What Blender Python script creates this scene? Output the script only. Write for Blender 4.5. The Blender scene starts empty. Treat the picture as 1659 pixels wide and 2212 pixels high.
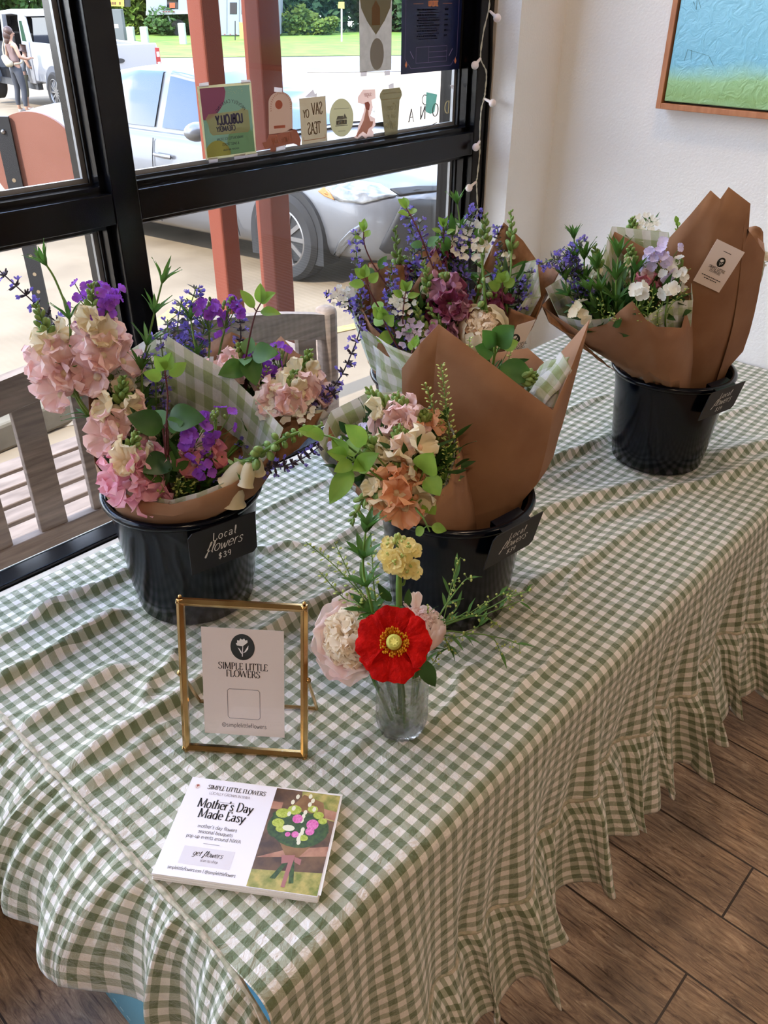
import bpy, bmesh, math, random
from mathutils import Vector as V, Matrix, noise, Quaternion
from math import sin, cos, pi, radians
random.seed(7)
scene = bpy.context.scene
COL = scene.collection

# ---------------------------------------------------------------- camera
CX, CY, FPX, CAMH = 829.5, 1106.0, 1800.0, 1.54
PITCH, ROLL, HEAD = radians(32.35), radians(0.40), radians(42.8)
EX = V((sin(HEAD), cos(HEAD), 0)); EY = V((-cos(HEAD), sin(HEAD), 0))
EYE = V((0, 0, CAMH))

def ray(px, py):
    xr = (px - CX) / FPX; dr = (py - CY) / FPX
    x = xr * cos(ROLL) + dr * sin(ROLL); dn = -xr * sin(ROLL) + dr * cos(ROLL)
    l = V((x, cos(PITCH) - dn * sin(PITCH), -sin(PITCH) - dn * cos(PITCH)))
    return V((EX.dot(l), EY.dot(l), l.z))
FWDH = V((EX.y, EY.y, 0))                       # level forward direction
RIGHTH = V((EX.x, EY.x, 0))
def at_z(px, py, z): r = ray(px, py); return EYE + r * ((z - CAMH) / r.z)
def at_y(px, py, y): r = ray(px, py); return EYE + r * (y / r.y)
def at_x(px, py, x): r = ray(px, py); return EYE + r * (x / r.x)
def at_d(px, py, d): r = ray(px, py); return EYE + r * (d / r.dot(FWDH))
GN = V((0.5, 0.866, 0)); GS = -0.034; G0 = -0.28
GMAX = 30.0
def gz(x, y): return G0 + GS * (min(GMAX, GN.x * x + GN.y * y) - 2.0)
def at_g(px, py):
    r = ray(px, py)
    t = (CAMH - G0 + GS * 2.0 * 1.0) ; k = GS * (GN.x * r.x + GN.y * r.y) - r.z
    q = EYE + r * (t / k) if k > 1e-6 else None
    if q is None or t / k < 0 or GN.dot(q) > GMAX: q = at_z(px, py, G0 + GS * (GMAX - 2.0))
    return q

cam = bpy.data.cameras.new('camera'); cam_o = bpy.data.objects.new('camera', cam); COL.objects.link(cam_o)
fw = ray(CX, CY).normalized(); rt = (ray(CX + FPX, CY) - ray(CX, CY)).normalized(); up = -(ray(CX, CY + FPX) - ray(CX, CY)).normalized()
cam_o.matrix_world = Matrix(((rt.x, up.x, -fw.x, 0), (rt.y, up.y, -fw.y, 0), (rt.z, up.z, -fw.z, CAMH), (0, 0, 0, 1)))
cam.sensor_fit = 'VERTICAL'; cam.sensor_height = 36.0; cam.lens = FPX / 2212.0 * 36.0
cam.clip_start = 0.02; cam.clip_end = 300
scene.camera = cam_o
vs = scene.view_settings
vs.view_transform = 'Standard'; vs.look = 'None'; vs.gamma = 1.0; vs.use_curve_mapping = False
vs.exposure = 0.24
scene.cycles.max_bounces = 8; scene.cycles.diffuse_bounces = 4; scene.cycles.glossy_bounces = 4
scene.cycles.transmission_bounces = 6; scene.cycles.transparent_max_bounces = 16
scene.cycles.sample_clamp_indirect = 6.0
scene.cycles.caustics_reflective = False; scene.cycles.caustics_refractive = False

# ---------------------------------------------------------------- sky, sun, lamps
world = bpy.data.worlds.new('sky'); scene.world = world; world.use_nodes = True
wn, wl = world.node_tree.nodes, world.node_tree.links
wn.clear()
bg = wn.new('ShaderNodeBackground'); wo = wn.new('ShaderNodeOutputWorld')
tc = wn.new('ShaderNodeTexCoord'); sep = wn.new('ShaderNodeSeparateXYZ')
rmp = wn.new('ShaderNodeValToRGB'); nz = wn.new('ShaderNodeTexNoise'); cr = wn.new('ShaderNodeValToRGB'); mx = wn.new('ShaderNodeMixRGB')
mp = wn.new('ShaderNodeMapping'); mp.inputs['Scale'].default_value = (1.6, 1.6, 4.0)
wl.new(tc.outputs['Generated'], sep.inputs[0]); wl.new(sep.outputs['Z'], rmp.inputs[0])
wl.new(tc.outputs['Generated'], mp.inputs[0]); wl.new(mp.outputs[0], nz.inputs['Vector'])
nz.inputs['Scale'].default_value = 1.7; nz.inputs['Detail'].default_value = 7
rmp.color_ramp.elements[0].position = 0.0; rmp.color_ramp.elements[0].color = (0.80, 0.90, 1.0, 1)
rmp.color_ramp.elements[1].position = 0.6; rmp.color_ramp.elements[1].color = (0.30, 0.48, 0.86, 1)
cr.color_ramp.elements[0].position = 0.47; cr.color_ramp.elements[1].position = 0.62
wl.new(nz.outputs[0], cr.inputs[0]); wl.new(cr.outputs[0], mx.inputs[0]); wl.new(rmp.outputs[0], mx.inputs[1])
mx.inputs[2].default_value = (1.0, 1.0, 1.0, 1)
wl.new(mx.outputs[0], bg.inputs[0]); wl.new(bg.outputs[0], wo.inputs[0])
SKY_STRENGTH = 6.0
bg.inputs[1].default_value = SKY_STRENGTH

sun = bpy.data.lights.new('sun', 'SUN'); sun.energy = 7.0; sun.angle = radians(0.6); sun.color = (1.0, 0.95, 0.87)
sun_o = bpy.data.objects.new('sun', sun); COL.objects.link(sun_o)
SUND = V((-0.74, 0.02, 0.68)).normalized()
sun_o.rotation_euler = SUND.to_track_quat('Z', 'Y').to_euler()

def area(name, loc, size, power, color, aim=(0, 0, -1), sy=None):
    l = bpy.data.lights.new(name, 'AREA'); l.energy = power; l.color = color; l.size = size
    if sy: l.shape = 'RECTANGLE'; l.size_y = sy
    o = bpy.data.objects.new(name, l); COL.objects.link(o); o.location = loc
    o.rotation_euler = (-V(aim)).to_track_quat('Z', 'Y').to_euler(); return o
# warm ceiling lamps of the shop
area('ceiling_lamp', (1.15, 0.62, 2.68), 0.16, 6.5, (1.0, 0.74, 0.50))
area('ceiling_lamp', (-0.5, -0.6, 2.68), 0.16, 11, (1.0, 0.74, 0.50))
area('ceiling_lamp', (1.4, -1.9, 2.68), 0.2, 9, (1.0, 0.76, 0.54))
area('ceiling_lamp', (-1.2, -2.4, 2.68), 0.2, 14, (1.0, 0.76, 0.54))

# ---------------------------------------------------------------- materials
def lin(c):
    if max(c[:3]) > 1.0001: c = [x / 255.0 for x in c]
    return tuple((x / 12.92 if x <= 0.04045 else ((x + 0.055) / 1.055) ** 2.4) for x in c[:3]) + (1.0,)
MATS = {}
def mat(name, c, rough=0.6, metal=0.0, spec=0.5, c2=None, nscale=20.0, ndetail=4, bump=0.0, bscale=60.0, emit=0.0, sheen=0.0, sss=0.0, coat=0.0, trans=0.0, stretch=None, lo=0.35, hi=0.65, translucent=0.0):
    if name in MATS: return MATS[name]
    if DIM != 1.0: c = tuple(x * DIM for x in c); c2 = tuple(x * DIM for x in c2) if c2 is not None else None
    m = bpy.data.materials.new(name); m.use_nodes = True; MATS[name] = m
    N, L = m.node_tree.nodes, m.node_tree.links
    b = N['Principled BSDF']; b.inputs['Base Color'].default_value = lin(c)
    b.inputs['Roughness'].default_value = rough; b.inputs['Metallic'].default_value = metal
    b.inputs['Specular IOR Level'].default_value = spec
    if coat: b.inputs['Coat Weight'].default_value = coat; b.inputs['Coat Roughness'].default_value = 0.06
    if trans: b.inputs['Transmission Weight'].default_value = trans
    if sss: b.inputs['Subsurface Weight'].default_value = sss; b.inputs['Subsurface Radius'].default_value = (0.01, 0.006, 0.004); b.inputs['Subsurface Scale'].default_value = 0.5
    if emit: b.inputs['Emission Color'].default_value = lin(c); b.inputs['Emission Strength'].default_value = emit
    vec = None
    if c2 is not None or bump:
        t = N.new('ShaderNodeTexCoord'); vec = t.outputs['Object']
        if stretch:
            mpn = N.new('ShaderNodeMapping'); mpn.inputs['Scale'].default_value = stretch; L.new(vec, mpn.inputs[0]); vec = mpn.outputs[0]
    if c2 is not None:
        n = N.new('ShaderNodeTexNoise'); n.inputs['Scale'].default_value = nscale; n.inputs['Detail'].default_value = ndetail; L.new(vec, n.inputs['Vector'])
        r = N.new('ShaderNodeValToRGB'); r.color_ramp.elements[0].color = lin(c); r.color_ramp.elements[1].color = lin(c2)
        r.color_ramp.elements[0].position = lo; r.color_ramp.elements[1].position = hi
        L.new(n.outputs[0], r.inputs[0]); L.new(r.outputs[0], b.inputs['Base Color'])
    if bump:
        n2 = N.new('ShaderNodeTexNoise'); n2.inputs['Scale'].default_value = bscale; n2.inputs['Detail'].default_value = 5; L.new(vec, n2.inputs['Vector'])
        bp = N.new('ShaderNodeBump'); bp.inputs['Strength'].default_value = bump; bp.inputs['Distance'].default_value = 0.004
        L.new(n2.outputs[0], bp.inputs['Height']); L.new(bp.outputs[0], b.inputs['Normal'])
    if translucent:
        tr = N.new('ShaderNodeBsdfTranslucent'); tr.inputs[0].default_value = lin(c2 or c); ms = N.new('ShaderNodeMixShader'); ms.inputs[0].default_value = translucent
        if c2 is not None: L.new(r.outputs[0], tr.inputs[0])
        L.new(b.outputs[0], ms.inputs[1]); L.new(tr.outputs[0], ms.inputs[2]); L.new(ms.outputs[0], N['Material Output'].inputs[0])
    return m

DIM = 1.0                                  # scales outdoor base colours down to hold exposure under the strong sky

def window_glass(name, tint=(1, 1, 1), refl=0.011):
    m = bpy.data.materials.new(name); m.use_nodes = True; N, L = m.node_tree.nodes, m.node_tree.links
    N.remove(N['Principled BSDF']); o = N['Material Output']
    t = N.new('ShaderNodeBsdfTransparent'); t.inputs[0].default_value = (*tint, 1); g = N.new('ShaderNodeBsdfGlossy'); g.inputs['Roughness'].default_value = 0.01
    f = N.new('ShaderNodeLayerWeight'); f.inputs[0].default_value = 0.35; k = N.new('ShaderNodeMath'); k.operation = 'MULTIPLY'; k.inputs[1].default_value = refl * 3
    k2 = N.new('ShaderNodeMath'); k2.operation = 'ADD'; k2.inputs[1].default_value = refl * 0.4
    L.new(f.outputs['Fresnel'], k.inputs[0]); L.new(k.outputs[0], k2.inputs[0])
    mx = N.new('ShaderNodeMixShader'); L.new(k2.outputs[0], mx.inputs[0]); L.new(t.outputs[0], mx.inputs[1]); L.new(g.outputs[0], mx.inputs[2]); L.new(mx.outputs[0], o.inputs[0])
    return m

# ---------------------------------------------------------------- mesh helpers
class MB:
    def __init__(s): s.v = []; s.f = []; s.uv = None; s.mi = []
    def vert(s, p, uv=None):
        s.v.append(tuple(p))
        if uv is not None:
            if s.uv is None: s.uv = {}
            s.uv[len(s.v) - 1] = uv
        return len(s.v) - 1
    def face(s, idx, mi=0): s.f.append(tuple(idx)); s.mi.append(mi)
    def box(s, lo, hi, mi=0, M=None):
        x0, y0, z0 = lo; x1, y1, z1 = hi
        P = [(x0, y0, z0), (x1, y0, z0), (x1, y1, z0), (x0, y1, z0), (x0, y0, z1), (x1, y0, z1), (x1, y1, z1), (x0, y1, z1)]
        if M: P = [M @ V(p) for p in P]
        i = len(s.v); s.v += [tuple(p) for p in P]
        for q in ((3, 2, 1, 0), (4, 5, 6, 7), (0, 1, 5, 4), (1, 2, 6, 5), (2, 3, 7, 6), (3, 0, 4, 7)): s.face([i + k for k in q], mi)
        return s
    def tube(s, pts, rad, seg=8, mi=0, cap=True):
        pts = [V(p) for p in pts]; n = len(pts)
        if not hasattr(rad, '__len__'): rad = [rad] * n
        t0 = (pts[1] - pts[0]).normalized(); a = t0.orthogonal().normalized(); rings = []
        for k in range(n):
            t = (pts[min(k + 1, n - 1)] - pts[max(k - 1, 0)])
            t = t.normalized() if t.length > 1e-9 else t0
            a = (a - t * a.dot(t)); a = a.normalized() if a.length > 1e-6 else t.orthogonal().normalized()
            b = t.cross(a); r = []
            for j in range(seg):
                w = 2 * pi * j / seg; r.append(s.vert(pts[k] + (a * cos(w) + b * sin(w)) * rad[k]))
            rings.append(r)
        for k in range(n - 1):
            for j in range(seg): s.face((rings[k][j], rings[k][(j + 1) % seg], rings[k + 1][(j + 1) % seg], rings[k + 1][j]), mi)
        if cap: s.face(rings[0][::-1], mi); s.face(rings[-1], mi)
        return s
    def lathe(s, prof, seg=48, M=None, mi=0, close=False):
        rings = []
        for (r, z) in prof:
            ring = []
            for j in range(seg):
                w = 2 * pi * j / seg; p = V((r * cos(w), r * sin(w), z)); ring.append(s.vert(M @ p if M else p))
            rings.append(ring)
        for k in range(len(rings) - 1):
            for j in range(seg): s.face((rings[k][j], rings[k][(j + 1) % seg], rings[k + 1][(j + 1) % seg], rings[k + 1][j]), mi)
        if close: s.face(rings[0][::-1], mi); s.face(rings[-1], mi)
        return s
    def grid(s, fn, nu, nv, mi=0, uvf=None):
        idx = []
        for i in range(nu + 1):
            row = []
            for j in range(nv + 1):
                u, v = i / nu, j / nv
                row.append(s.vert(fn(u, v), uvf(u, v) if uvf else None))
            idx.append(row)
        for i in range(nu):
            for j in range(nv): s.face((idx[i][j], idx[i + 1][j], idx[i + 1][j + 1], idx[i][j + 1]), mi)
        return s
    def ball(s, c, r, seg=8, rings=6, mi=0, sc=(1, 1, 1), M=None):
        c = V(c); R = []
        for i in range(rings + 1):
            th = pi * i / rings
            if i in (0, rings): p = V((0, 0, r * cos(th) * sc[2])); R.append([s.vert(c + (M @ p if M else p))]); continue
            R.append([s.vert(c + ((M @ V((r * sin(th) * cos(w) * sc[0], r * sin(th) * sin(w) * sc[1], r * cos(th) * sc[2]))) if M else V((r * sin(th) * cos(w) * sc[0], r * sin(th) * sin(w) * sc[1], r * cos(th) * sc[2])))) for w in [2 * pi * j / seg for j in range(seg)]])
        for i in range(rings):
            A, B = R[i], R[i + 1]
            for j in range(seg):
                k = (j + 1) % seg
                if len(A) == 1: s.face((A[0], B[j], B[k]), mi)
                elif len(B) == 1: s.face((A[j], B[0], A[k]), mi)
                else: s.face((A[j], B[j], B[k], A[k]), mi)
        return s
    def poly(s, pts, mi=0): s.face([s.vert(p) for p in pts], mi); return s
    def prism(s, pts, off, mi=0):
        off = V(off); a = [s.vert(p) for p in pts]; b = [s.vert(V(p) + off) for p in pts]; n = len(pts)
        s.face(a[::-1], mi); s.face(b, mi)
        for i in range(n): s.face((a[i], a[(i + 1) % n], b[(i + 1) % n], b[i]), mi)
        return s
    def obj(s, name, mats, parent=None, smooth=True, bevel=0.0, solid=0.0, subsurf=0, angle=40, flip=False):
        me = bpy.data.meshes.new(name); me.from_pydata(s.v, [], s.f)
        if not isinstance(mats, (list, tuple)): mats = [mats]
        for m in mats: me.materials.append(m)
        if len(mats) > 1: me.polygons.foreach_set('material_index', s.mi)
        if s.uv is not None:
            lay = me.uv_layers.new(name='UVMap')
            for lp in me.loops: lay.data[lp.index].uv = s.uv.get(lp.vertex_index, (0, 0))
        bmx = bmesh.new(); bmx.from_mesh(me); bmesh.ops.recalc_face_normals(bmx, faces=bmx.faces[:]); bmx.to_mesh(me); bmx.free()
        o = bpy.data.objects.new(name, me); COL.objects.link(o)
        if smooth:
            me.polygons.foreach_set('use_smooth', [True] * len(me.polygons))
            if angle < 180 and not subsurf: me.set_sharp_from_angle(angle=radians(angle))
        if parent is not None:
            o.parent = parent; o.matrix_parent_inverse = Matrix.Translation(parent.matrix_world_loc).inverted() if False else Matrix.Identity(4)
            pl = V(parent['_o']) if '_o' in parent else V((0, 0, 0))
            o.location = -pl
        if solid:
            md = o.modifiers.new('thickness', 'SOLIDIFY'); md.thickness = solid; md.offset = 0
        if bevel:
            md = o.modifiers.new('bevel', 'BEVEL'); md.width = bevel; md.segments = 2; md.limit_method = 'ANGLE'; md.angle_limit = radians(50)
        if subsurf:
            md = o.modifiers.new('smooth', 'SUBSURF'); md.levels = subsurf; md.render_levels = subsurf
        return o

def tag(o, label, cat, group=None):
    o['label'] = label; o['category'] = cat
    if group: o['group'] = group
    return o
def thing(name, loc, label, cat, group=None):
    """An Empty at the thing's base; parts are modelled in room coordinates and hung on it."""
    o = bpy.data.objects.new(name, None); COL.objects.link(o); o.location = loc; o['_o'] = list(loc)
    o.empty_display_size = 0.05
    return tag(o, label, cat, group)
def part_anchor(name, parent):
    o = bpy.data.objects.new(name, None); COL.objects.link(o); o.parent = parent
    return o
def struct(name, mb, m, **k):
    o = mb.obj(name, m, **k); o['kind'] = 'structure'; return o
def catmull(pts, n=6, closed=False):
    pts = [V(p) for p in pts]; out = []; m = len(pts)
    for i in range(m - 1 if not closed else m):
        p0 = pts[(i - 1) % m] if (closed or i > 0) else pts[0]; p1 = pts[i]; p2 = pts[(i + 1) % m]; p3 = pts[(i + 2) % m] if (closed or i + 2 < m) else pts[-1]
        for k in range(n):
            t = k / n
            out.append(0.5 * ((2 * p1) + (p2 - p0) * t + (2 * p0 - 5 * p1 + 4 * p2 - p3) * t * t + (3 * p1 - p0 - 3 * p2 + p3) * t ** 3))
    if not closed: out.append(pts[-1])
    return out
def lerp(a, b, t): return a + (b - a) * t
def clean_text(o): return o
# ================================================================ the room
WALLX, PILY, PILX = 2.055, 1.305, 1.866
WF, WB, WG = 1.38, 1.49, 1.432          # window frame front, back, glass plane (y)
CEIL = 2.75
m_wall = mat('white_wall_paint', (240, 238, 236), 0.75, c2=(235, 233, 230), nscale=3, bump=0.35, bscale=170)
m_ceil = mat('dimmed_ceiling', (170, 166, 160), 0.9); m_wall2 = mat('dimmed_wall', (150, 140, 130), 0.85)  # unseen ceiling, back and left walls coloured darker to cut bounced light
m_black = mat('black_frame_metal', (6, 7, 11), 0.2, spec=0.32)
m_gasket = mat('black_gasket', (8, 8, 10), 0.6)
m_spacer = mat('grey_spacer', (150, 150, 150), 0.4, metal=0.5)
m_sill = mat('cream_sill', (226, 214, 196), 0.55, c2=(214, 200, 180), nscale=60, bump=0.1)

def floor_mat():
    m = bpy.data.materials.new('wood_look_tile'); m.use_nodes = True; N, L = m.node_tree.nodes, m.node_tree.links; b = N['Principled BSDF']
    t = N.new('ShaderNodeTexCoord'); mp = N.new('ShaderNodeMapping'); mp.inputs['Rotation'].default_value = (0, 0, pi / 2); mp.inputs['Location'].default_value = (-0.16, -1.005 + 0.0, 0)
    L.new(t.outputs['Object'], mp.inputs[0])
    s = N.new('ShaderNodeSeparateXYZ'); L.new(t.outputs['Object'], s.inputs[0])
    c = N.new('ShaderNodeCombineXYZ')           # brick x runs along room y, brick y along room x
    ax = N.new('ShaderNodeMath'); ax.operation = 'ADD'; ax.inputs[1].default_value = 20 * 0.9 - 0.16; L.new(s.outputs['Y'], ax.inputs[0])
    ay = N.new('ShaderNodeMath'); ay.operation = 'ADD'; ay.inputs[1].default_value = 40 * 0.15 - 0.105; L.new(s.outputs['X'], ay.inputs[0])
    L.new(ax.outputs[0], c.inputs[0]); L.new(ay.outputs[0], c.inputs[1])
    br = N.new('ShaderNodeTexBrick'); L.new(c.outputs[0], br.inputs['Vector'])
    br.inputs['Scale'].default_value = 1; br.inputs['Brick Width'].default_value = 0.9; br.inputs['Row Height'].default_value = 0.15; br.inputs['Mortar Size'].default_value = 0.0022; br.inputs['Mortar Smooth'].default_value = 0.1
    br.offset = 0.5; br.inputs['Color1'].default_value = (0.25, 0.25, 0.25, 1); br.inputs['Color2'].default_value = (0.8, 0.8, 0.8, 1); br.inputs['Mortar'].default_value = (0.5, 0.5, 0.5, 1)
    # grain: noise stretched along the plank
    st = N.new('ShaderNodeMapping'); st.inputs['Scale'].default_value = (13.0, 62.0, 1); L.new(c.outputs[0], st.inputs[0])
    ofs = N.new('ShaderNodeMixRGB'); ofs.blend_type = 'ADD'; ofs.inputs[0].default_value = 1; L.new(st.outputs[0], ofs.inputs[1]); L.new(br.outputs['Color'], ofs.inputs[2])
    g = N.new('ShaderNodeTexNoise'); g.inputs['Scale'].default_value = 1.0; g.inputs['Detail'].default_value = 12; g.inputs['Roughness'].default_value = 0.74; g.inputs['Distortion'].default_value = 1.6; L.new(ofs.outputs[0], g.inputs['Vector'])
    r = N.new('ShaderNodeValToRGB'); e = r.color_ramp.elements; e[0].position = 0.30; e[0].color = lin((82, 61, 43)); e[1].position = 0.72; e[1].color = lin((222, 194, 158))
    e2 = r.color_ramp.elements.new(0.44); e2.color = lin((146, 116, 88)); e3 = r.color_ramp.elements.new(0.56); e3.color = lin((178, 146, 112)); L.new(g.outputs[0], r.inputs[0])
    p = N.new('ShaderNodeTexNoise'); p.inputs['Scale'].default_value = 7; p.inputs['Detail'].default_value = 5; L.new(c.outputs[0], p.inputs['Vector'])
    pr = N.new('ShaderNodeValToRGB'); pr.color_ramp.elements[0].position = 0.35; pr.color_ramp.elements[0].color = (0.55, 0.53, 0.52, 1); pr.color_ramp.elements[1].position = 0.68; pr.color_ramp.elements[1].color = (1.25, 1.2, 1.15, 1); L.new(p.outputs[0], pr.inputs[0])
    mu = N.new('ShaderNodeMixRGB'); mu.blend_type = 'MULTIPLY'; mu.inputs[0].default_value = 1; L.new(r.outputs[0], mu.inputs[1]); L.new(pr.outputs[0], mu.inputs[2])
    # fine dark cracks
    st2 = N.new('ShaderNodeMapping'); st2.inputs['Scale'].default_value = (10, 190, 1); L.new(c.outputs[0], st2.inputs[0])
    g2 = N.new('ShaderNodeTexNoise'); g2.inputs['Scale'].default_value = 1.0; g2.inputs['Detail'].default_value = 4; L.new(st2.outputs[0], g2.inputs['Vector'])
    r2 = N.new('ShaderNodeValToRGB'); r2.color_ramp.elements[0].position = 0.34; r2.color_ramp.elements[0].color = (0.35, 0.3, 0.26, 1); r2.color_ramp.elements[1].position = 0.44; r2.color_ramp.elements[1].color = (1, 1, 1, 1); L.new(g2.outputs[0], r2.inputs[0])
    mu2 = N.new('ShaderNodeMixRGB'); mu2.blend_type = 'MULTIPLY'; mu2.inputs[0].default_value = 0.85; L.new(mu.outputs[0], mu2.inputs[1]); L.new(r2.outputs[0], mu2.inputs[2])
    mo = N.new('ShaderNodeMixRGB'); L.new(br.outputs['Fac'], mo.inputs[0]); L.new(mu2.outputs[0], mo.inputs[1]); mo.inputs[2].default_value = lin((56, 40, 27))
    L.new(mo.outputs[0], b.inputs['Base Color']); b.inputs['Roughness'].default_value = 0.31; b.inputs['Specular IOR Level'].default_value = .6
    bp = N.new('ShaderNodeBump'); bp.inputs['Strength'].default_value = 0.35; bp.inputs['Distance'].default_value = 0.002
    h = N.new('ShaderNodeMath'); h.operation = 'SUBTRACT'; L.new(g.outputs[0], h.inputs[0]); L.new(br.outputs['Fac'], h.inputs[1]); L.new(h.outputs[0], bp.inputs['Height']); L.new(bp.outputs[0], b.inputs['Normal'])
    return m

struct('floor', MB().box((-3.6, -4.2, -0.08), (2.2, 1.49, 0.0)), floor_mat(), smooth=False)
struct('ceiling', MB().box((-3.6, -4.2, CEIL), (2.2, 1.62, CEIL + 0.1)), m_ceil, smooth=False)
struct('wall_right', MB().box((WALLX, -4.2, 0), (WALLX + 0.14, PILY + 0.2, CEIL)), m_wall, smooth=False)
struct('wall_back', MB().box((-3.6, -4.32, 0), (2.2, -4.2, CEIL)), m_wall2, smooth=False)
struct('wall_left', MB().box((-3.72, -4.2, 0), (-3.6, 1.49, CEIL)), m_wall2, smooth=False)
struct('wall_front_sky_block', MB().box((-9, 1.42, CEIL + .101), (9, 1.60, 6.2)).box((2.2, 1.42, -.6), (9, 1.49, CEIL + .1)).box((-9, 1.42, -.6), (-3.73, 1.49, CEIL + .1)), mat('sky_block_brown', (112, 96, 84), .85, c2=(96, 82, 72), nscale=6, bump=.2), smooth=False)  # unseen parapet and facade, added to block sky light from room-facing post sides
wp = MB().box((PILX, PILY, 0), (2.195, 1.50, CEIL)); wp.box((-3.6, 1.36, 0), (PILX, 1.49, 0.498)); wp.box((-3.6, 1.37, 2.62), (PILX, 1.49, CEIL))
struct('wall_window_side', wp, m_wall, smooth=False)
struct('trim_1', MB().box((-3.6, 1.25, 0.515), (PILX - 0.002, 1.379, 0.567)), m_sill, smooth=False, bevel=0.004)

# storefront window: mullions, rails, stops, gaskets, spacers, panes
R0, R1 = 1.177, 1.229                      # middle rail
ZB0, ZB1, ZT0, ZT1 = 0.50, 0.575, 2.57, 2.62
MX = [(-3.58, -3.53), (-1.36, -1.308), (-0.285, -0.233), (0.790, 0.842), (1.812, 1.864)]
fr = MB()
for a, b in MX: fr.box((a, WF, ZB0), (b, WB, ZT1))
for i in range(len(MX) - 1):
    a, b = MX[i][1], MX[i + 1][0]
    for z0, z1, yb in ((ZB0, ZB1, WG - .004), (R0, R1, WB - .001), (ZT0, ZT1, WB - .001)): fr.box((a, WF + 0.001, z0), (b, yb, z1))
stops = MB(); gas = MB(); spc = MB(); nwin = 0
for i in range(len(MX) - 1):
    for z0, z1 in ((ZB1 - .014, R0), (R1, ZT0)):
        nwin += 1
        x0, x1 = MX[i][1], MX[i + 1][0]
        def ringbox(mb, x0, x1, z0, z1, w, y0, y1, foot=True):
            mb.box((x0, y0, z0), (x0 + w, y1, z1)); mb.box((x1 - w, y0, z0), (x1, y1, z1))
            if foot: mb.box((x0 + w, y0, z0), (x1 - w, y1, z0 + w))
            mb.box((x0 + w, y0, z1 - w), (x1 - w, y1, z1))
        stops = MB(); ringbox(stops, x0, x1, z0, z1, 0.010, WF + 0.022, WG - 0.008); ringbox(stops, x0, x1, z0, z1, 0.010, WG + 0.016, WB - 0.004, z0 > 1)
        gas = MB(); ringbox(gas, x0, x1, z0, z1, 0.014, WG - 0.0078, WG - 0.0032)
        spc = MB(); ringbox(spc, x0 + 0.012, x1 - 0.012, z0 + 0.012, z1 - 0.012, 0.009, WG + 0.0032, WG + 0.011, z0 > 1)
        pane = MB(); pane.box((x0 + 0.004, WG - 0.003, z0 + 0.004), (x1 - 0.004, WG, z1 - 0.004)); pane.box((x0 + 0.004, WG + 0.012, z0 + 0.004), (x1 - 0.004, WG + 0.0145, z1 - 0.004))
        po = struct('window_%d' % nwin, pane, window_glass('window_glass'), smooth=False)
        for nm, q, mm in (('glazing_stop', stops, m_black), ('gasket', gas, m_gasket), ('spacer_bar', spc, m_spacer)):
            q.obj(nm, mm, parent=po, smooth=False)
struct('trim_2', fr, m_black, smooth=False, bevel=0.002)
# outside sill and outside jamb with its timber trim
struct('trim_3', MB().box((-3.58, WG + .012, 0.44), (1.86, 1.535, 0.505)), m_sill, smooth=False)
m_timber = mat('orange_timber', (176, 112, 76), 0.7, c2=(196, 132, 92), nscale=8, stretch=(1, 1, 0.1))
struct('trim_4', MB().box((1.893, 1.526, -0.3), (1.96, 1.556, 2.75)), m_timber, smooth=False)
struct('trim_5', MB().box((1.9, 1.50, -0.3), (1.99, 1.524, 2.75)), mat('grey_outer_jamb', (120, 122, 130), 0.6), smooth=False)
# narrow white bead where frame meets the side of the opening
struct('trim_6', MB().box((1.8645, 1.372, 0.536), (1.868, WF + 0.004, 2.62)), mat('bead_white', (200, 190, 180), 0.6), smooth=False)

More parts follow.
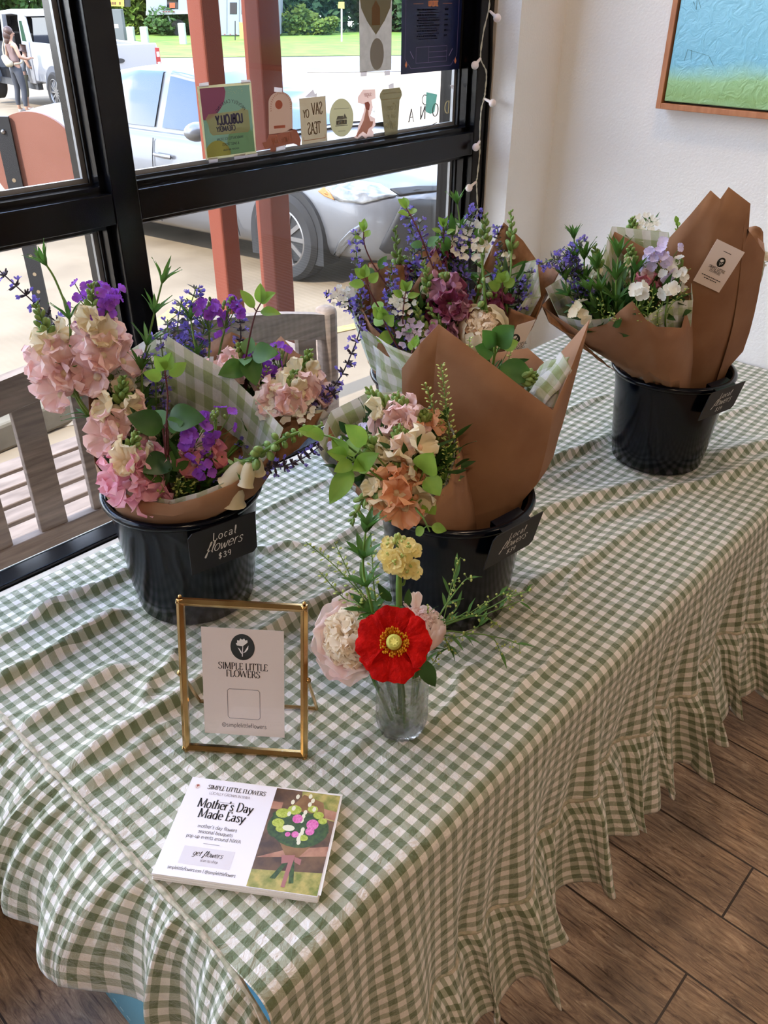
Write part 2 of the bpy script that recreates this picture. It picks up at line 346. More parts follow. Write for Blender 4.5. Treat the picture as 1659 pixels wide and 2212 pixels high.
# ---------------------------------------------------------------- painting
def painting():
    x1 = WALLX - 0.001; y1, y0 = 1.004, 0.30; z0, z1 = 1.298, 1.95
    t = thing('painting', (x1, (y0 + y1) / 2, z0), 'blue and green abstract landscape canvas in a thin wooden frame on the right wall', 'painting')
    f = MB(); d = 0.045; w = 0.0125
    f.box((x1 - d, y1 - w, z0), (x1, y1, z1)); f.box((x1 - d, y0, z0), (x1, y0 + w, z1)); f.box((x1 - d, y0 + w, z0), (x1, y1 - w, z0 + w)); f.box((x1 - d, y0 + w, z1 - w), (x1, y1 - w, z1))
    f.obj('frame', mat('frame_oak', (170, 106, 66), 0.5, c2=(186, 122, 80), nscale=14, stretch=(1, 6, 1), bump=0.05), t, smooth=False, bevel=0.001)
    MB().box((x1 - 0.02, y0 + w, z0 + w), (x1 - 0.001, y1 - w, z1 - w)).obj('backing', m_gasket, t, smooth=False)
    m = bpy.data.materials.new('painted_canvas'); m.use_nodes = True; N, L = m.node_tree.nodes, m.node_tree.links; b = N['Principled BSDF']
    tc = N.new('ShaderNodeTexCoord'); s = N.new('ShaderNodeSeparateXYZ'); L.new(tc.outputs['Object'], s.inputs[0])
    n = N.new('ShaderNodeTexNoise'); n.inputs['Scale'].default_value = 9; n.inputs['Detail'].default_value = 6; L.new(tc.outputs['Object'], n.inputs['Vector'])
    ma = N.new('ShaderNodeMath'); ma.operation = 'MULTIPLY_ADD'; ma.inputs[1].default_value = 0.05; L.new(n.outputs[0], ma.inputs[0]); L.new(s.outputs['Z'], ma.inputs[2])
    r = N.new('ShaderNodeMapRange'); r.inputs[1].default_value = 1.30 + 0.02; r.inputs[2].default_value = 1.62; L.new(ma.outputs[0], r.inputs[0])
    c = N.new('ShaderNodeValToRGB'); e = c.color_ramp.elements; e[0].position = 0.0; e[0].color = lin((142, 184, 140)); e[1].position = 1.0; e[1].color = lin((146, 208, 232))
    for p, k in ((0.12, (140, 178, 112)), (0.22, (152, 196, 140)), (0.28, (150, 205, 196)), (0.36, (128, 196, 222)), (0.6, (136, 202, 228))): q = e.new(p); q.color = lin(k)
    L.new(r.outputs[0], c.inputs[0]); L.new(c.outputs[0], b.inputs['Base Color']); b.inputs['Roughness'].default_value = 0.35
    n2 = N.new('ShaderNodeTexNoise'); n2.inputs['Scale'].default_value = 38; n2.inputs['Detail'].default_value = 8; n2.inputs['Distortion'].default_value = 1.5; L.new(tc.outputs['Object'], n2.inputs['Vector'])
    bp = N.new('ShaderNodeBump'); bp.inputs['Strength'].default_value = 0.7; bp.inputs['Distance'].default_value = 0.004; L.new(n2.outputs[0], bp.inputs['Height']); L.new(bp.outputs[0], b.inputs['Normal'])
    g = 0.004
    MB().box((x1 - 0.040, y0 + w + g, z0 + w + g), (x1 - 0.018, y1 - w - g, z1 - w - g)).obj('canvas', m, t, smooth=False, bevel=0.002)
    # scratched pencil lines in the paint
    X = x1 - 0.0405
    for pts in ([(0.955, 1.398), (0.952, 1.421)], [(0.952, 1.421), (0.90, 1.411), (0.885, 1.392)], [(0.942, 1.420), (0.940, 1.402)], [(0.958, 1.512), (0.948, 1.497), (0.952, 1.530)], [(0.948, 1.517), (0.938, 1.500)]):
        MB().tube([(X, y, z) for y, z in pts], 0.0003, 4).obj('scratch_line', mat('scratch_grey', (70, 100, 95), 0.6), t)
painting()

# ---------------------------------------------------------------- globe string lights and a black cable
def string_lights():
    Y = 1.366
    px = [(1053, -30), (1057, 10), (1044, 70), (1038, 126), (1050, 155), (1048, 195), (1045, 215), (1039, 240), (1036, 300), (1036, 330), (1031, 380), (1029, 395), (1031, 440), (1030, 500), (1034, 640)]
    w = [at_y(x, y, Y) for x, y in px]
    t = thing('string_lights', w[-1], 'white globe string lights hanging down the right window frame', 'string lights')
    a = MB(); pa = catmull(w, 8)
    a.tube([p + V((0.0016 * cos(i * 1.1), 0.0, 0.0016 * sin(i * 0.3))) for i, p in enumerate(pa)], 0.0011, 6)
    a.tube([p - V((0.0016 * cos(i * 1.1), 0.0008, 0)) for i, p in enumerate(pa)], 0.0011, 6)
    a.obj('wire', mat('clear_wire', (188, 184, 165), 0.35), t)
    mg = mat('frosted_globe', (240, 228, 226), 0.35, sss=0.3)
    for (bx, by), (qx, qy), yy in (((1074, 39), (1058, 24), 1.34), ((1026, 141), (1038, 126), Y), ((1064, 223), (1046, 213), 1.34), ((1028, 318), (1036, 305), 1.362), ((1013, 406), (1028, 393), 1.36)):
        c = at_y(bx, by, yy); q = at_y(qx, qy, Y); d = (q - c).normalized()
        g = MB(); g.ball(c, 0.0092, 16, 12); o = g.obj('globe', mg, t)
        MB().tube([c + d * 0.007, c + d * 0.012, q], [0.0042, 0.0036, 0.0028], 10).obj('socket', mg, o)
string_lights()
cb = MB(); cb.tube(catmull([at_y(x, y, 1.376) for x, y in ((1065, -20), (1061, 150), (1057, 210), (1050, 310), (1044, 420), (1040, 500), (1040, 600), (1040, 700))], 6), 0.0022, 8)
tag(cb.obj('cable', m_gasket), 'thin black cable running down beside the window next to the globe lights', 'cable')
# ================================================================ outside
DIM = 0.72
def gpt(x, y, dz=0): return V((x, y, gz(x, y) + dz))
def ground_patch(name, corners, dz, m, thick=0.05):
    c = [V((x, y, 0)) for x, y in corners]; mb = MB()
    def f(u, v): q = c[0].lerp(c[1], u).lerp(c[3].lerp(c[2], u), v); return gpt(q.x, q.y, dz)
    mb.grid(f, 40, 60); return struct(name, mb, m, smooth=False)
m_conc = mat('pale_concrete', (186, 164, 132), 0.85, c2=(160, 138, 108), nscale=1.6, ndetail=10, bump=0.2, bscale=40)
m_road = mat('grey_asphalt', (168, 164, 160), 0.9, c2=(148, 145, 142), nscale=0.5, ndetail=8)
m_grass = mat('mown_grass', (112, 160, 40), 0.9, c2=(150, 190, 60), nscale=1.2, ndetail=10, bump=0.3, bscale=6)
kA = at_g(340, 126); kB = at_g(1010, 119)
kd = (kB - kA); kd.z = 0; kd.normalize(); kn = V((-kd.y, kd.x, 0));
if kn.dot(FWDH) < 0: kn = -kn
def along(s, n): p = kA + kd * s + kn * n; return (p.x, p.y)
ground_patch('trim_7', [(-30, 1.5), (40, 1.5), (60, 40), (-40, 60)], 0, m_conc)          # parking lot
ground_patch('trim_8', [along(-60, -8), along(60, -8), along(60, 0), along(-60, 0)], 0.01, m_road)
ground_patch('trim_9', [along(-60, 0), along(60, 0), along(60, 30), along(-60, 30)], 0.03, m_grass)
m_line = mat('yellow_line_paint', (222, 190, 96), 0.8, c2=(200, 180, 130), nscale=20)
ln = MB()
for a, b in (((150, 845), (420, 640)), ((700, 720), (980, 660))):
    p, q = at_g(*a), at_g(*b); d = (q - p); d.z = 0; d.normalize(); nn = V((-d.y, d.x, 0)) * 0.05
    ln.prism([gpt((p + nn).x, (p + nn).y, .002), gpt((q + nn).x, (q + nn).y, .002), gpt((q - nn).x, (q - nn).y, .002), gpt((p - nn).x, (p - nn).y, .002)], (0, 0, 0.004))
tag(ln.obj('parking_line', m_line, smooth=False), 'worn yellow parking lines painted on the concrete outside', 'parking line')

# ---- two red-brown timber posts
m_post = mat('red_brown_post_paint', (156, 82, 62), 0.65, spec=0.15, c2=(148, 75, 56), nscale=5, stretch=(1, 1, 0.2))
for (xl, xr, lab) in ((2.206, 2.296, 'red-brown square post outside the window, nearer the window mullion'), (2.485, 2.596, 'red-brown square post outside the window, nearer the front of the silver car')):
    w = xr - xl; b = gz(xl, 3.0); t = thing('post', (xl + w / 2, 3.0 + w / 2, b), lab, 'post')
    MB().box((xl, 3.0, b), (xr, 3.0 + w, 3.1)).obj('shaft', m_post, t, smooth=False, bevel=0.008)
    MB().box((xl - 0.04, 2.96, b), (xr + 0.04, 3.04 + w, b + 0.012)).obj('base_plate', m_black, t, smooth=False)

# ---- bench behind the glass
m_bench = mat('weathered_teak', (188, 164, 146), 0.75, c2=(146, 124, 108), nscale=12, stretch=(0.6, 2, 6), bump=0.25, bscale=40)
def bench():
    Y = 1.66; G = gz(1.2, 1.9)
    pr = at_y(722, 665, Y); top_r = pr.z; xr = pr.x + 0.02; L = 1.45; xl = xr - L; xc = xl + L / 2
    pm = at_y(60, 838, Y)
    t = thing('garden_bench', (xc, 1.9, G), 'weathered grey wooden garden bench with an arched slatted back outside the window', 'bench')
    def arch(x):
        u = (x - xc) / (L / 2); return top_r - 0.03 + 0.115 * max(0, 1 - u * u)
    seat = at_y(200, 1160, Y + 0.02).z
    # back posts
    for x in (xl, xr - 0.055):
        MB().box((x, Y, G), (x + 0.055, Y + 0.055, arch(x) + 0.015)).obj('back_post', m_bench, t, bevel=0.018, smooth=True)
        MB().box((x, Y + 0.50, G), (x + 0.055, Y + 0.555, seat + 0.20)).obj('front_leg', m_bench, t, bevel=0.006)
        MB().box((x, Y + 0.02, seat + 0.19), (x + 0.06, Y + 0.58, seat + 0.22)).obj('armrest', m_bench, t, bevel=0.006)
    tr = MB()
    def f(u, v):
        x = lerp(xl + 0.03, xr - 0.03, u); k = v * 4; z = arch(x)
        c = [(0, 0), (0, -0.075), (0.032, -0.075), (0.032, 0), (0, 0)][int(round(k))]; return V((x, Y + 0.008 + c[0], z + c[1]))
    tr.grid(f, 40, 4); tr.obj('top_rail', m_bench, t, bevel=0.003, angle=30)
    lo = MB(); lo.box((xl + 0.05, Y + 0.006, seat + 0.01), (xr - 0.05, Y + 0.042, seat + 0.075)); lo.obj('lower_rail', m_bench, t, bevel=0.003)
    n = 10
    for i in range(n):
        x = lerp(xl + 0.115, xr - 0.115, i / (n - 1)); s = MB(); s.box((x - 0.033, Y + 0.012, seat + 0.07), (x + 0.033, Y + 0.03, arch(x) - 0.04)); s.obj('back_slat', m_bench, t, bevel=0.002)
    for i in range(6):
        y = Y + 0.07 + i * 0.085; MB().box((xl - 0.0, y, seat - 0.03), (xr, y + 0.066, seat - 0.008)).obj('seat_slat', m_bench, t, bevel=0.003)
    MB().box((xl + 0.05, Y + 0.01, seat - 0.10), (xr - 0.05, Y + 0.035, seat - 0.02)).obj('seat_apron', m_bench, t, bevel=0.003)
bench()

# ---- round sign on a perforated steel post, with its round base
def round_sign():
    base = at_g(140, 885); d = base.dot(FWDH)
    b = at_g(140, 885); t = thing('round_sign', tuple(b), 'back of a round red-brown sign board on a black perforated steel post outside', 'sign')
    m_disc = mat('sign_back_red_brown', (176, 112, 92), 0.6, c2=(168, 104, 84), nscale=4)
    c0 = at_d(78, 352, d); top = at_d(70, 243, d); R = (top - c0).length
    yv = FWDH
    seg = 64; mb = MB(); ring = [c0 + RIGHTH * (R * cos(2 * pi * i / seg)) + V((0, 0, R * sin(2 * pi * i / seg))) for i in range(seg)]
    mb.prism([p + yv * 0.012 for p in ring], yv * 0.02); mb.obj('disc', m_disc, t, angle=30)
    st = MB(); a = at_d(62, 252, d); w = 0.034
    bx = V((b.x, b.y, 0)) - yv * 0.0
    def P(s, z): return V((c0.x, c0.y, 0)) * 0 + V((b.x + RIGHTH.x * s, b.y + RIGHTH.y * s, z))
    for o in (0,):
        q = [P(-w, b.z + 0.02) , P(w, b.z + 0.02), P(w, a.z), P(-w, a.z)]
        st.prism([x - yv * 0.006 for x in q], yv * 0.012)
    so = st.obj('post_strip', mat('black_steel_strip', (24, 25, 30), 0.5), t, smooth=False)
    ho = MB()
    zz = b.z + 0.12
    while zz < a.z - 0.25: ho.prism([P(0.009 * cos(k * pi / 5), zz + 0.009 * sin(k * pi / 5)) - yv * 0.0075 for k in range(10)], yv * 0.001); zz += 0.085
    ho.obj('hole', m_conc, so, smooth=False)
    bt = MB(); bt.ball(P(0, a.z - 0.06) - yv * 0.008, 0.011, 10, 6); bt.ball(P(0, c0.z - R * 0.82) - yv * 0.008, 0.007, 10, 6); bt.obj('bolt', mat('steel_bolt', (190, 185, 180), 0.3, metal=1), t)
    bs = MB(); bs.lathe([(0.0, 0.05), (0.05, 0.05), (0.20, 0.028), (0.23, 0.012), (0.23, 0.0), (0, 0.0)], 40, Matrix.Translation(b)); bs.obj('round_base', mat('sandy_metal_base', (206, 176, 130), 0.5, c2=(170, 170, 165), nscale=6), t)
round_sign()
def kerb_stop():
    a = at_g(-60, 985); b2 = at_g(140, 905); d = (b2 - a); d.z = 0; d.normalize(); n = V((-d.y, d.x, 0)); a = gpt(a.x, a.y); a2 = a - d * 1.0; q = a2 + d * 1.85
    mb = MB(); pr = [(-0.09, 0), (0.09, 0), (0.06, 0.12), (-0.06, 0.12)]
    mb.prism([a2 + n * x + V((0, 0, z)) for x, z in pr], q - a2)
    tag(mb.obj('parking_stop', mat('old_concrete', (160, 148, 124), 0.9, c2=(140, 128, 106), nscale=8, bump=0.3), smooth=False, bevel=0.015), 'low concrete parking stop lying on the ground beyond the bench', 'parking stop')
kerb_stop()

# ---- vehicles
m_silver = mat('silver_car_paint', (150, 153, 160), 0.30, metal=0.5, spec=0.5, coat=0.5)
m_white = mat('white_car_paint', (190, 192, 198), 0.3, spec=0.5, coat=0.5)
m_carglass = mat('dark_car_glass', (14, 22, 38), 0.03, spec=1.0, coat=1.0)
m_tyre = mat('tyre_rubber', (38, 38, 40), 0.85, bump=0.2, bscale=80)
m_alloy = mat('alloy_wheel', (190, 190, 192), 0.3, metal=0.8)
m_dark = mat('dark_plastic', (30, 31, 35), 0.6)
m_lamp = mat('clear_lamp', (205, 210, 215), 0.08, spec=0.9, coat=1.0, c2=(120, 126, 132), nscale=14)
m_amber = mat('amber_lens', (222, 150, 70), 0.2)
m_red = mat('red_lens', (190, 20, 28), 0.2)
def interp(tab, x):
    if x <= tab[0][0]: return tab[0][1:]
    for a, b in zip(tab, tab[1:]):
        if x <= b[0]:
            t = (x - a[0]) / (b[0] - a[0]); t = t * t * (3 - 2 * t) * 0.4 + t * 0.6
            return tuple(lerp(p, q, t) for p, q in zip(a[1:], b[1:]))
    return tab[-1][1:]
def wheel(M, R, W, parent, spokes=10):
    """M maps local (x along car, y outward, z up) at the hub."""
    RY = M @ Matrix.Rotation(-pi / 2, 4, 'X')
    prof = [(R * 0.66, W * .5 - .01), (R * 0.70, W * .5), (R * 0.9, W * .5), (R, W * .5 - 0.035), (R, -W * .5 + .035), (R * 0.9, -W * .5), (R * .6, -W * .5)]
    ty = MB().lathe(prof, 40, RY).obj('tyre', m_tyre, parent)
    rim = MB().lathe([(R * 0.67, W * .5 - .008), (R * 0.64, W * .5 - .004), (R * 0.62, W * .5 - .03), (R * .60, 0.0)], 40, RY)
    rim.lathe([(0.0, W * .5 - .03), (0.035, W * .5 - .03), (0.055, W * .5 - .05)], 20, RY)
    for k in range(spokes):
        a = 2 * pi * k / spokes; Rk = M @ Matrix.Rotation(a, 4, 'Y')
        rim.box((0.03, W * .5 - .075, -0.016), (R * 0.63, W * .5 - .03, 0.016), M=Rk)
    rim.obj('alloy_rim', m_alloy, parent)
    bd = MB().lathe([(0, 0.0), (R * .6, 0.0)], 24, RY).obj('brake_disc', m_dark, parent)
def car_frame(front_wheel, ang, foh):
    d = V((cos(ang), sin(ang), 0)); n = V((-d.y, d.x, 0))      # n: across the car, away from the near side
    def P(s, w, z):                                             # s metres behind the nose, w across from the near side, z above ground
        q = V((front_wheel.x, front_wheel.y, 0)) + d * (foh - s) + n * w
        return V((q.x, q.y, gz(front_wheel.x, front_wheel.y) + z + (gz(q.x, q.y) - gz(front_wheel.x, front_wheel.y))))
    return d, n, P
def sedan():
    fwp = at_g(624, 604); d, n, P = car_frame(fwp, radians(-85), 0.93)
    W = 1.82; hw = W / 2
    o = P(2.4, hw, 0); t = thing('sedan', tuple(o), 'silver sedan parked nose-in behind the red-brown posts', 'car')
    low = [(0.0, .30, .50, .62, .30, .64), (.05, .22, .66, .66, .46, .70), (.16, .18, .76, .69, .58, .76), (.35, .17, .85, .74, .70, .83), (.65, .17, .895, .82, .76, .91), (1.0, .17, .91, .89, .78, .97), (1.35, .17, .91, .94, .79, 1.01), (2.0, .17, .91, .95, .80, 1.02), (3.0, .17, .91, .97, .80, 1.03), (3.8, .17, .91, 1.0, .79, 1.06), (4.3, .18, .89, 1.02, .74, 1.09), (4.7, .22, .84, .98, .68, 1.07), (4.83, .32, .72, .85, .56, .92)]
    ss = [0, .03, .08, .16, .25, .35, .5, .65, .8, .95, 1.1, 1.25, 1.4, 1.7, 2, 2.3, 2.6, 2.9, 3.2, 3.5, 3.8, 4.05, 4.3, 4.5, 4.7, 4.78, 4.83]
    def sec(s):
        zb, w, zs, ws, zt = interp(low, s)
        return [(0, zb), (w * .8, zb), (w * .975, zb + .06), (w, lerp(zb, zs, .35)), (w * 1.0, lerp(zb, zs, .62)), (w * .975, lerp(zb, zs, .86)), (lerp(ws, w, .55), zs), (ws, lerp(zs, zt, .25)), (ws * .75, lerp(zs, zt, .72)), (ws * .35, lerp(zs, zt, .95)), (0, zt)]
    WA = [(0.93, .36), (3.71, .36)]
    body = MB(); rows = []
    for s in ss:
        c = sec(s); full = [(-y, z) for y, z in c] + [(y, z) for y, z in c[-2:0:-1]]
        rows.append([body.vert(P(s, hw + y, z)) for y, z in full])
    m = len(rows[0])
    for i in range(len(rows) - 1):
        for j in range(m): body.face((rows[i][j], rows[i + 1][j], rows[i + 1][(j + 1) % m], rows[i][(j + 1) % m]))
    body.face(rows[0]); body.face(rows[-1][::-1])
    bobj = body.obj('body', m_silver, t, subsurf=1, angle=180)
    # wheel arches: dark wells on both sides, then wheels
    for s, r in WA:
        for side in (0, 1):
            wl_ = MB(); q = []
            for k in range(25):
                a = pi * k / 24; q.append((s - (r + .02) * cos(a), .33 + (r + .02) * sin(a)))
            q = [(s - r - .02, .16)] + q + [(s + r + .02, .16)]
            w0 = -0.006 if side == 0 else W + 0.006
            wl_.prism([P(a, w0, z) for a, z in q], n * (0.2 if side == 0 else -0.2)); wl_.obj('wheel_arch', m_dark, t, smooth=False)
            c = P(s, 0.062 if side == 0 else W - 0.062, .33); out = -n if side == 0 else n
            M = Matrix.Translation(c) @ Matrix((( -d.x, out.x, 0, 0), (-d.y, out.y, 0, 0), (0, 0, 1, 0), (0, 0, 0, 1)))
            wheel(M, .33, .22, t)
    # cabin
    cabt = [(1.22, .80, .96, .72, 1.00), (1.5, .80, .96, .66, 1.15), (1.8, .80, .965, .61, 1.30), (2.1, .80, .97, .575, 1.405), (2.45, .80, .975, .57, 1.445), (2.9, .80, .98, .565, 1.445), (3.3, .79, .985, .56, 1.40), (3.7, .78, 1.0, .58, 1.27), (4.1, .74, 1.03, .62, 1.10)]
    def cab(s, v):
        ws, zb, wt, zt = interp(cabt, s)
        c = [(ws, zb - .03), (ws, zb), (lerp(ws, wt, .55), lerp(zb, zt, .55)), (wt + .02, lerp(zb, zt, .88)), (wt * .88, lerp(zb, zt, .975)), (wt * .5, zt), (0, zt + .012)]
        k = v * (len(c) - 1); i = min(int(k), len(c) - 2); f = k - i
        return (lerp(c[i][0], c[i + 1][0], f), lerp(c[i][1], c[i + 1][1], f))
    cb = MB(); us = [1.22 + i * (4.1 - 1.22) / 24 for i in range(25)]
    R2 = []
    for s in us:
        L = [cab(s, k / 6) for k in range(7)]; full = [(-y, z) for y, z in L] + [(y, z) for y, z in L[-2::-1]]
        R2.append([cb.vert(P(s, hw + y, z)) for y, z in full])
    for i in range(24):
        for j in range(len(R2[0]) - 1): cb.face((R2[i][j], R2[i + 1][j], R2[i + 1][j + 1], R2[i][j + 1]))
    cb.obj('cabin', m_silver, t, angle=50)
    # glass: follows the cabin skin just outside it
    def gl(name, s0, s1, v0, v1, side, k0=0, k1=0, mm=None):
        g = MB()
        def f(u, v):
            vv = lerp(v0, v1, v); s = lerp(lerp(s0, s0 + k0, v), lerp(s1, s1 + k1, v), u); y, z = cab(s, vv); y2, z2 = cab(s, max(0.17, min(vv + .02, 1)))
            nn = V((z2 - z, -(y2 - y))) if vv < .99 else V((0, 1)); q = P(s, hw + (-(y) if side < 0 else y), z)
            off = V((0, 0, 0.008)) + (n * -0.010 if side < 0 else n * 0.010) * (1 if vv < .8 else 0)
            return q + off
        g.grid(f, 16, 8); return g.obj(name, mm or m_carglass, t)
    for sd in (-1, 1):
        gl('side_window', 1.62, 2.40, .18, .56, sd, .36, .06); gl('side_window', 2.50, 3.25, .18, .56, sd, .06, -.05); gl('side_window', 3.29, 3.66, .18, .52, sd, -.05, -.22)
    ws = MB()
    def wsf(u, v):
        s = lerp(1.26, 2.06, v); w_, zb, wt, zt = interp(cabt, s); y = lerp(-1, 1, u) * wt * .93
        return P(s, hw + y, zt - .03 * abs(lerp(-1, 1, u)) ** 3) + d * 0.012 + V((0, 0, 0.016))
    ws.grid(wsf, 16, 10); ws.obj('windshield', m_carglass, t)
    rw = MB()
    def rwf(u, v):
        s = lerp(3.42, 4.06, v); w_, zb, wt, zt = interp(cabt, s); y = lerp(-1, 1, u) * wt * .93
        return P(s, hw + y, zt - .03 * abs(lerp(-1, 1, u)) ** 3) - d * 0.012 + V((0, 0, 0.016))
    rw.grid(rwf, 16, 8); rw.obj('rear_window', m_carglass, t)
    # mirrors, door handles, door seams
    for sd in (-1, 1):
        w0 = -0.10 if sd < 0 else W + 0.10
        mm = MB(); Ms = Matrix.Translation(P(1.72, w0, 1.03)) @ Matrix(((d.x, n.x, 0, 0), (d.y, n.y, 0, 0), (0, 0, 1, 0), (0, 0, 0, 1)))
        mm.ball((0, 0, 0), 1, 16, 10, sc=(.085, .115, .07), M=Ms.to_3x3()); mm.v = [tuple(V(v) + P(1.72, w0, 1.03)) for v in mm.v]
        mo = mm.obj('side_mirror', m_silver, t); st = MB(); st.tube([P(1.70, w0 + (.05 if sd < 0 else -.05), .985), P(1.68, .09 if sd < 0 else W - .09, .97)], .02, 8); st.obj('mirror_arm', m_dark, mo)
        for s in (2.30, 3.22):
            h = MB(); off = -n * .012 if sd < 0 else n * .012; w1 = 0.003 if sd < 0 else W - .003
            h.tube(catmull([P(s - .10, w1, .80) + off * .3, P(s - .05, w1, .805) + off * 2, P(s + .05, w1, .81) + off * 2, P(s + .10, w1, .81) + off * .3], 4), .017, 8); h.obj('door_handle', m_silver, t)
        sm = MB()
        for s, s2 in ((1.55, 1.45), (2.44, 2.42), (3.30, 3.42)):
            sm.tube(catmull([P(s, (.035 if sd < 0 else W - .035), .93), P(s, (-.004 if sd < 0 else W + .004), .72), P(lerp(s, s2, .5), (-.006 if sd < 0 else W + .006), .5), P(s2, (.0 if sd < 0 else W), .27)], 6), .004, 4)
        sm.obj('door_seam', m_dark, t)
    # front end: headlamps, grille, fog lamp bezels, number-plate recess
    def front(s, y, z): return P(s, hw + y, z)
    bpy.context.view_layer.update(); be = bobj.evaluated_get(bpy.context.evaluated_depsgraph_get()); mi_ = bobj.matrix_world.inverted()
    def skin_pt(x, y):
        dr_ = ray(x, y).normalized(); ok, loc, nr, k = be.ray_cast(mi_ @ EYE, (mi_.to_3x3() @ dr_).normalized())
        return (bobj.matrix_world @ loc, nr) if ok else None
    def mirror_pt(q): r_ = q - P(0, 0, 0); w_ = r_.x * n.x + r_.y * n.y; return q + n * (W - 2 * w_)
    def fitted(name, m, poly, lift=.012, both=True):
        cx_ = sum(a for a, b in poly) / len(poly); cy_ = sum(b for a, b in poly) / len(poly); ring = []
        pl = []
        for a, b in zip(poly, poly[1:] + poly[:1]): pl += [(lerp(a[0], b[0], k / 4), lerp(a[1], b[1], k / 4)) for k in range(4)]
        rows = []
        for f in (1.0, .75, .5, .25):
            rows.append([skin_pt(lerp(cx_, x, f), lerp(cy_, y, f)) for x, y in pl])
        c0 = skin_pt(cx_, cy_)
        if c0 is None: return
        for mir in ((False, True) if both else (False,)):
            mb = MB(); V_ = []
            for row in rows:
                r2 = []
                for h in row:
                    q = (h[0] + h[1] * lift) if h else c0[0]; r2.append(mb.vert(mirror_pt(q) if mir else q))
                V_.append(r2)
            q = c0[0] + c0[1] * lift * 1.6; ci = mb.vert(mirror_pt(q) if mir else q); m_ = len(pl)
            for a, b in zip(V_, V_[1:]):
                for k in range(m_): mb.face((a[k], a[(k + 1) % m_], b[(k + 1) % m_], b[k]))
            for k in range(m_): mb.face((V_[-1][k], V_[-1][(k + 1) % m_], ci))
            mb.obj(name, m, t, solid=.01)
    fitted('headlamp', m_lamp, [(693, 412), (720, 398), (770, 393), (820, 401), (857, 424), (825, 431), (785, 440), (735, 436)])
    fitted('indicator', m_amber, [(690, 413), (703, 405), (716, 416), (726, 433), (704, 424)], .018)
    fitted('fog_lamp_trim', mat('dark_chrome', (150, 152, 156), .25, metal=.7), [(717, 556), (733, 522), (758, 496), (787, 478), (776, 500), (750, 534), (728, 560)])
    fitted('lower_grille', m_dark, [(868, 437), (905, 431), (945, 431), (945, 520), (940, 550), (880, 549), (832, 545), (819, 536), (846, 482)], .010)
    fitted('upper_grille', m_dark, [(842, 411), (900, 405), (945, 404), (945, 414), (900, 418), (862, 424)], .010)
sedan()

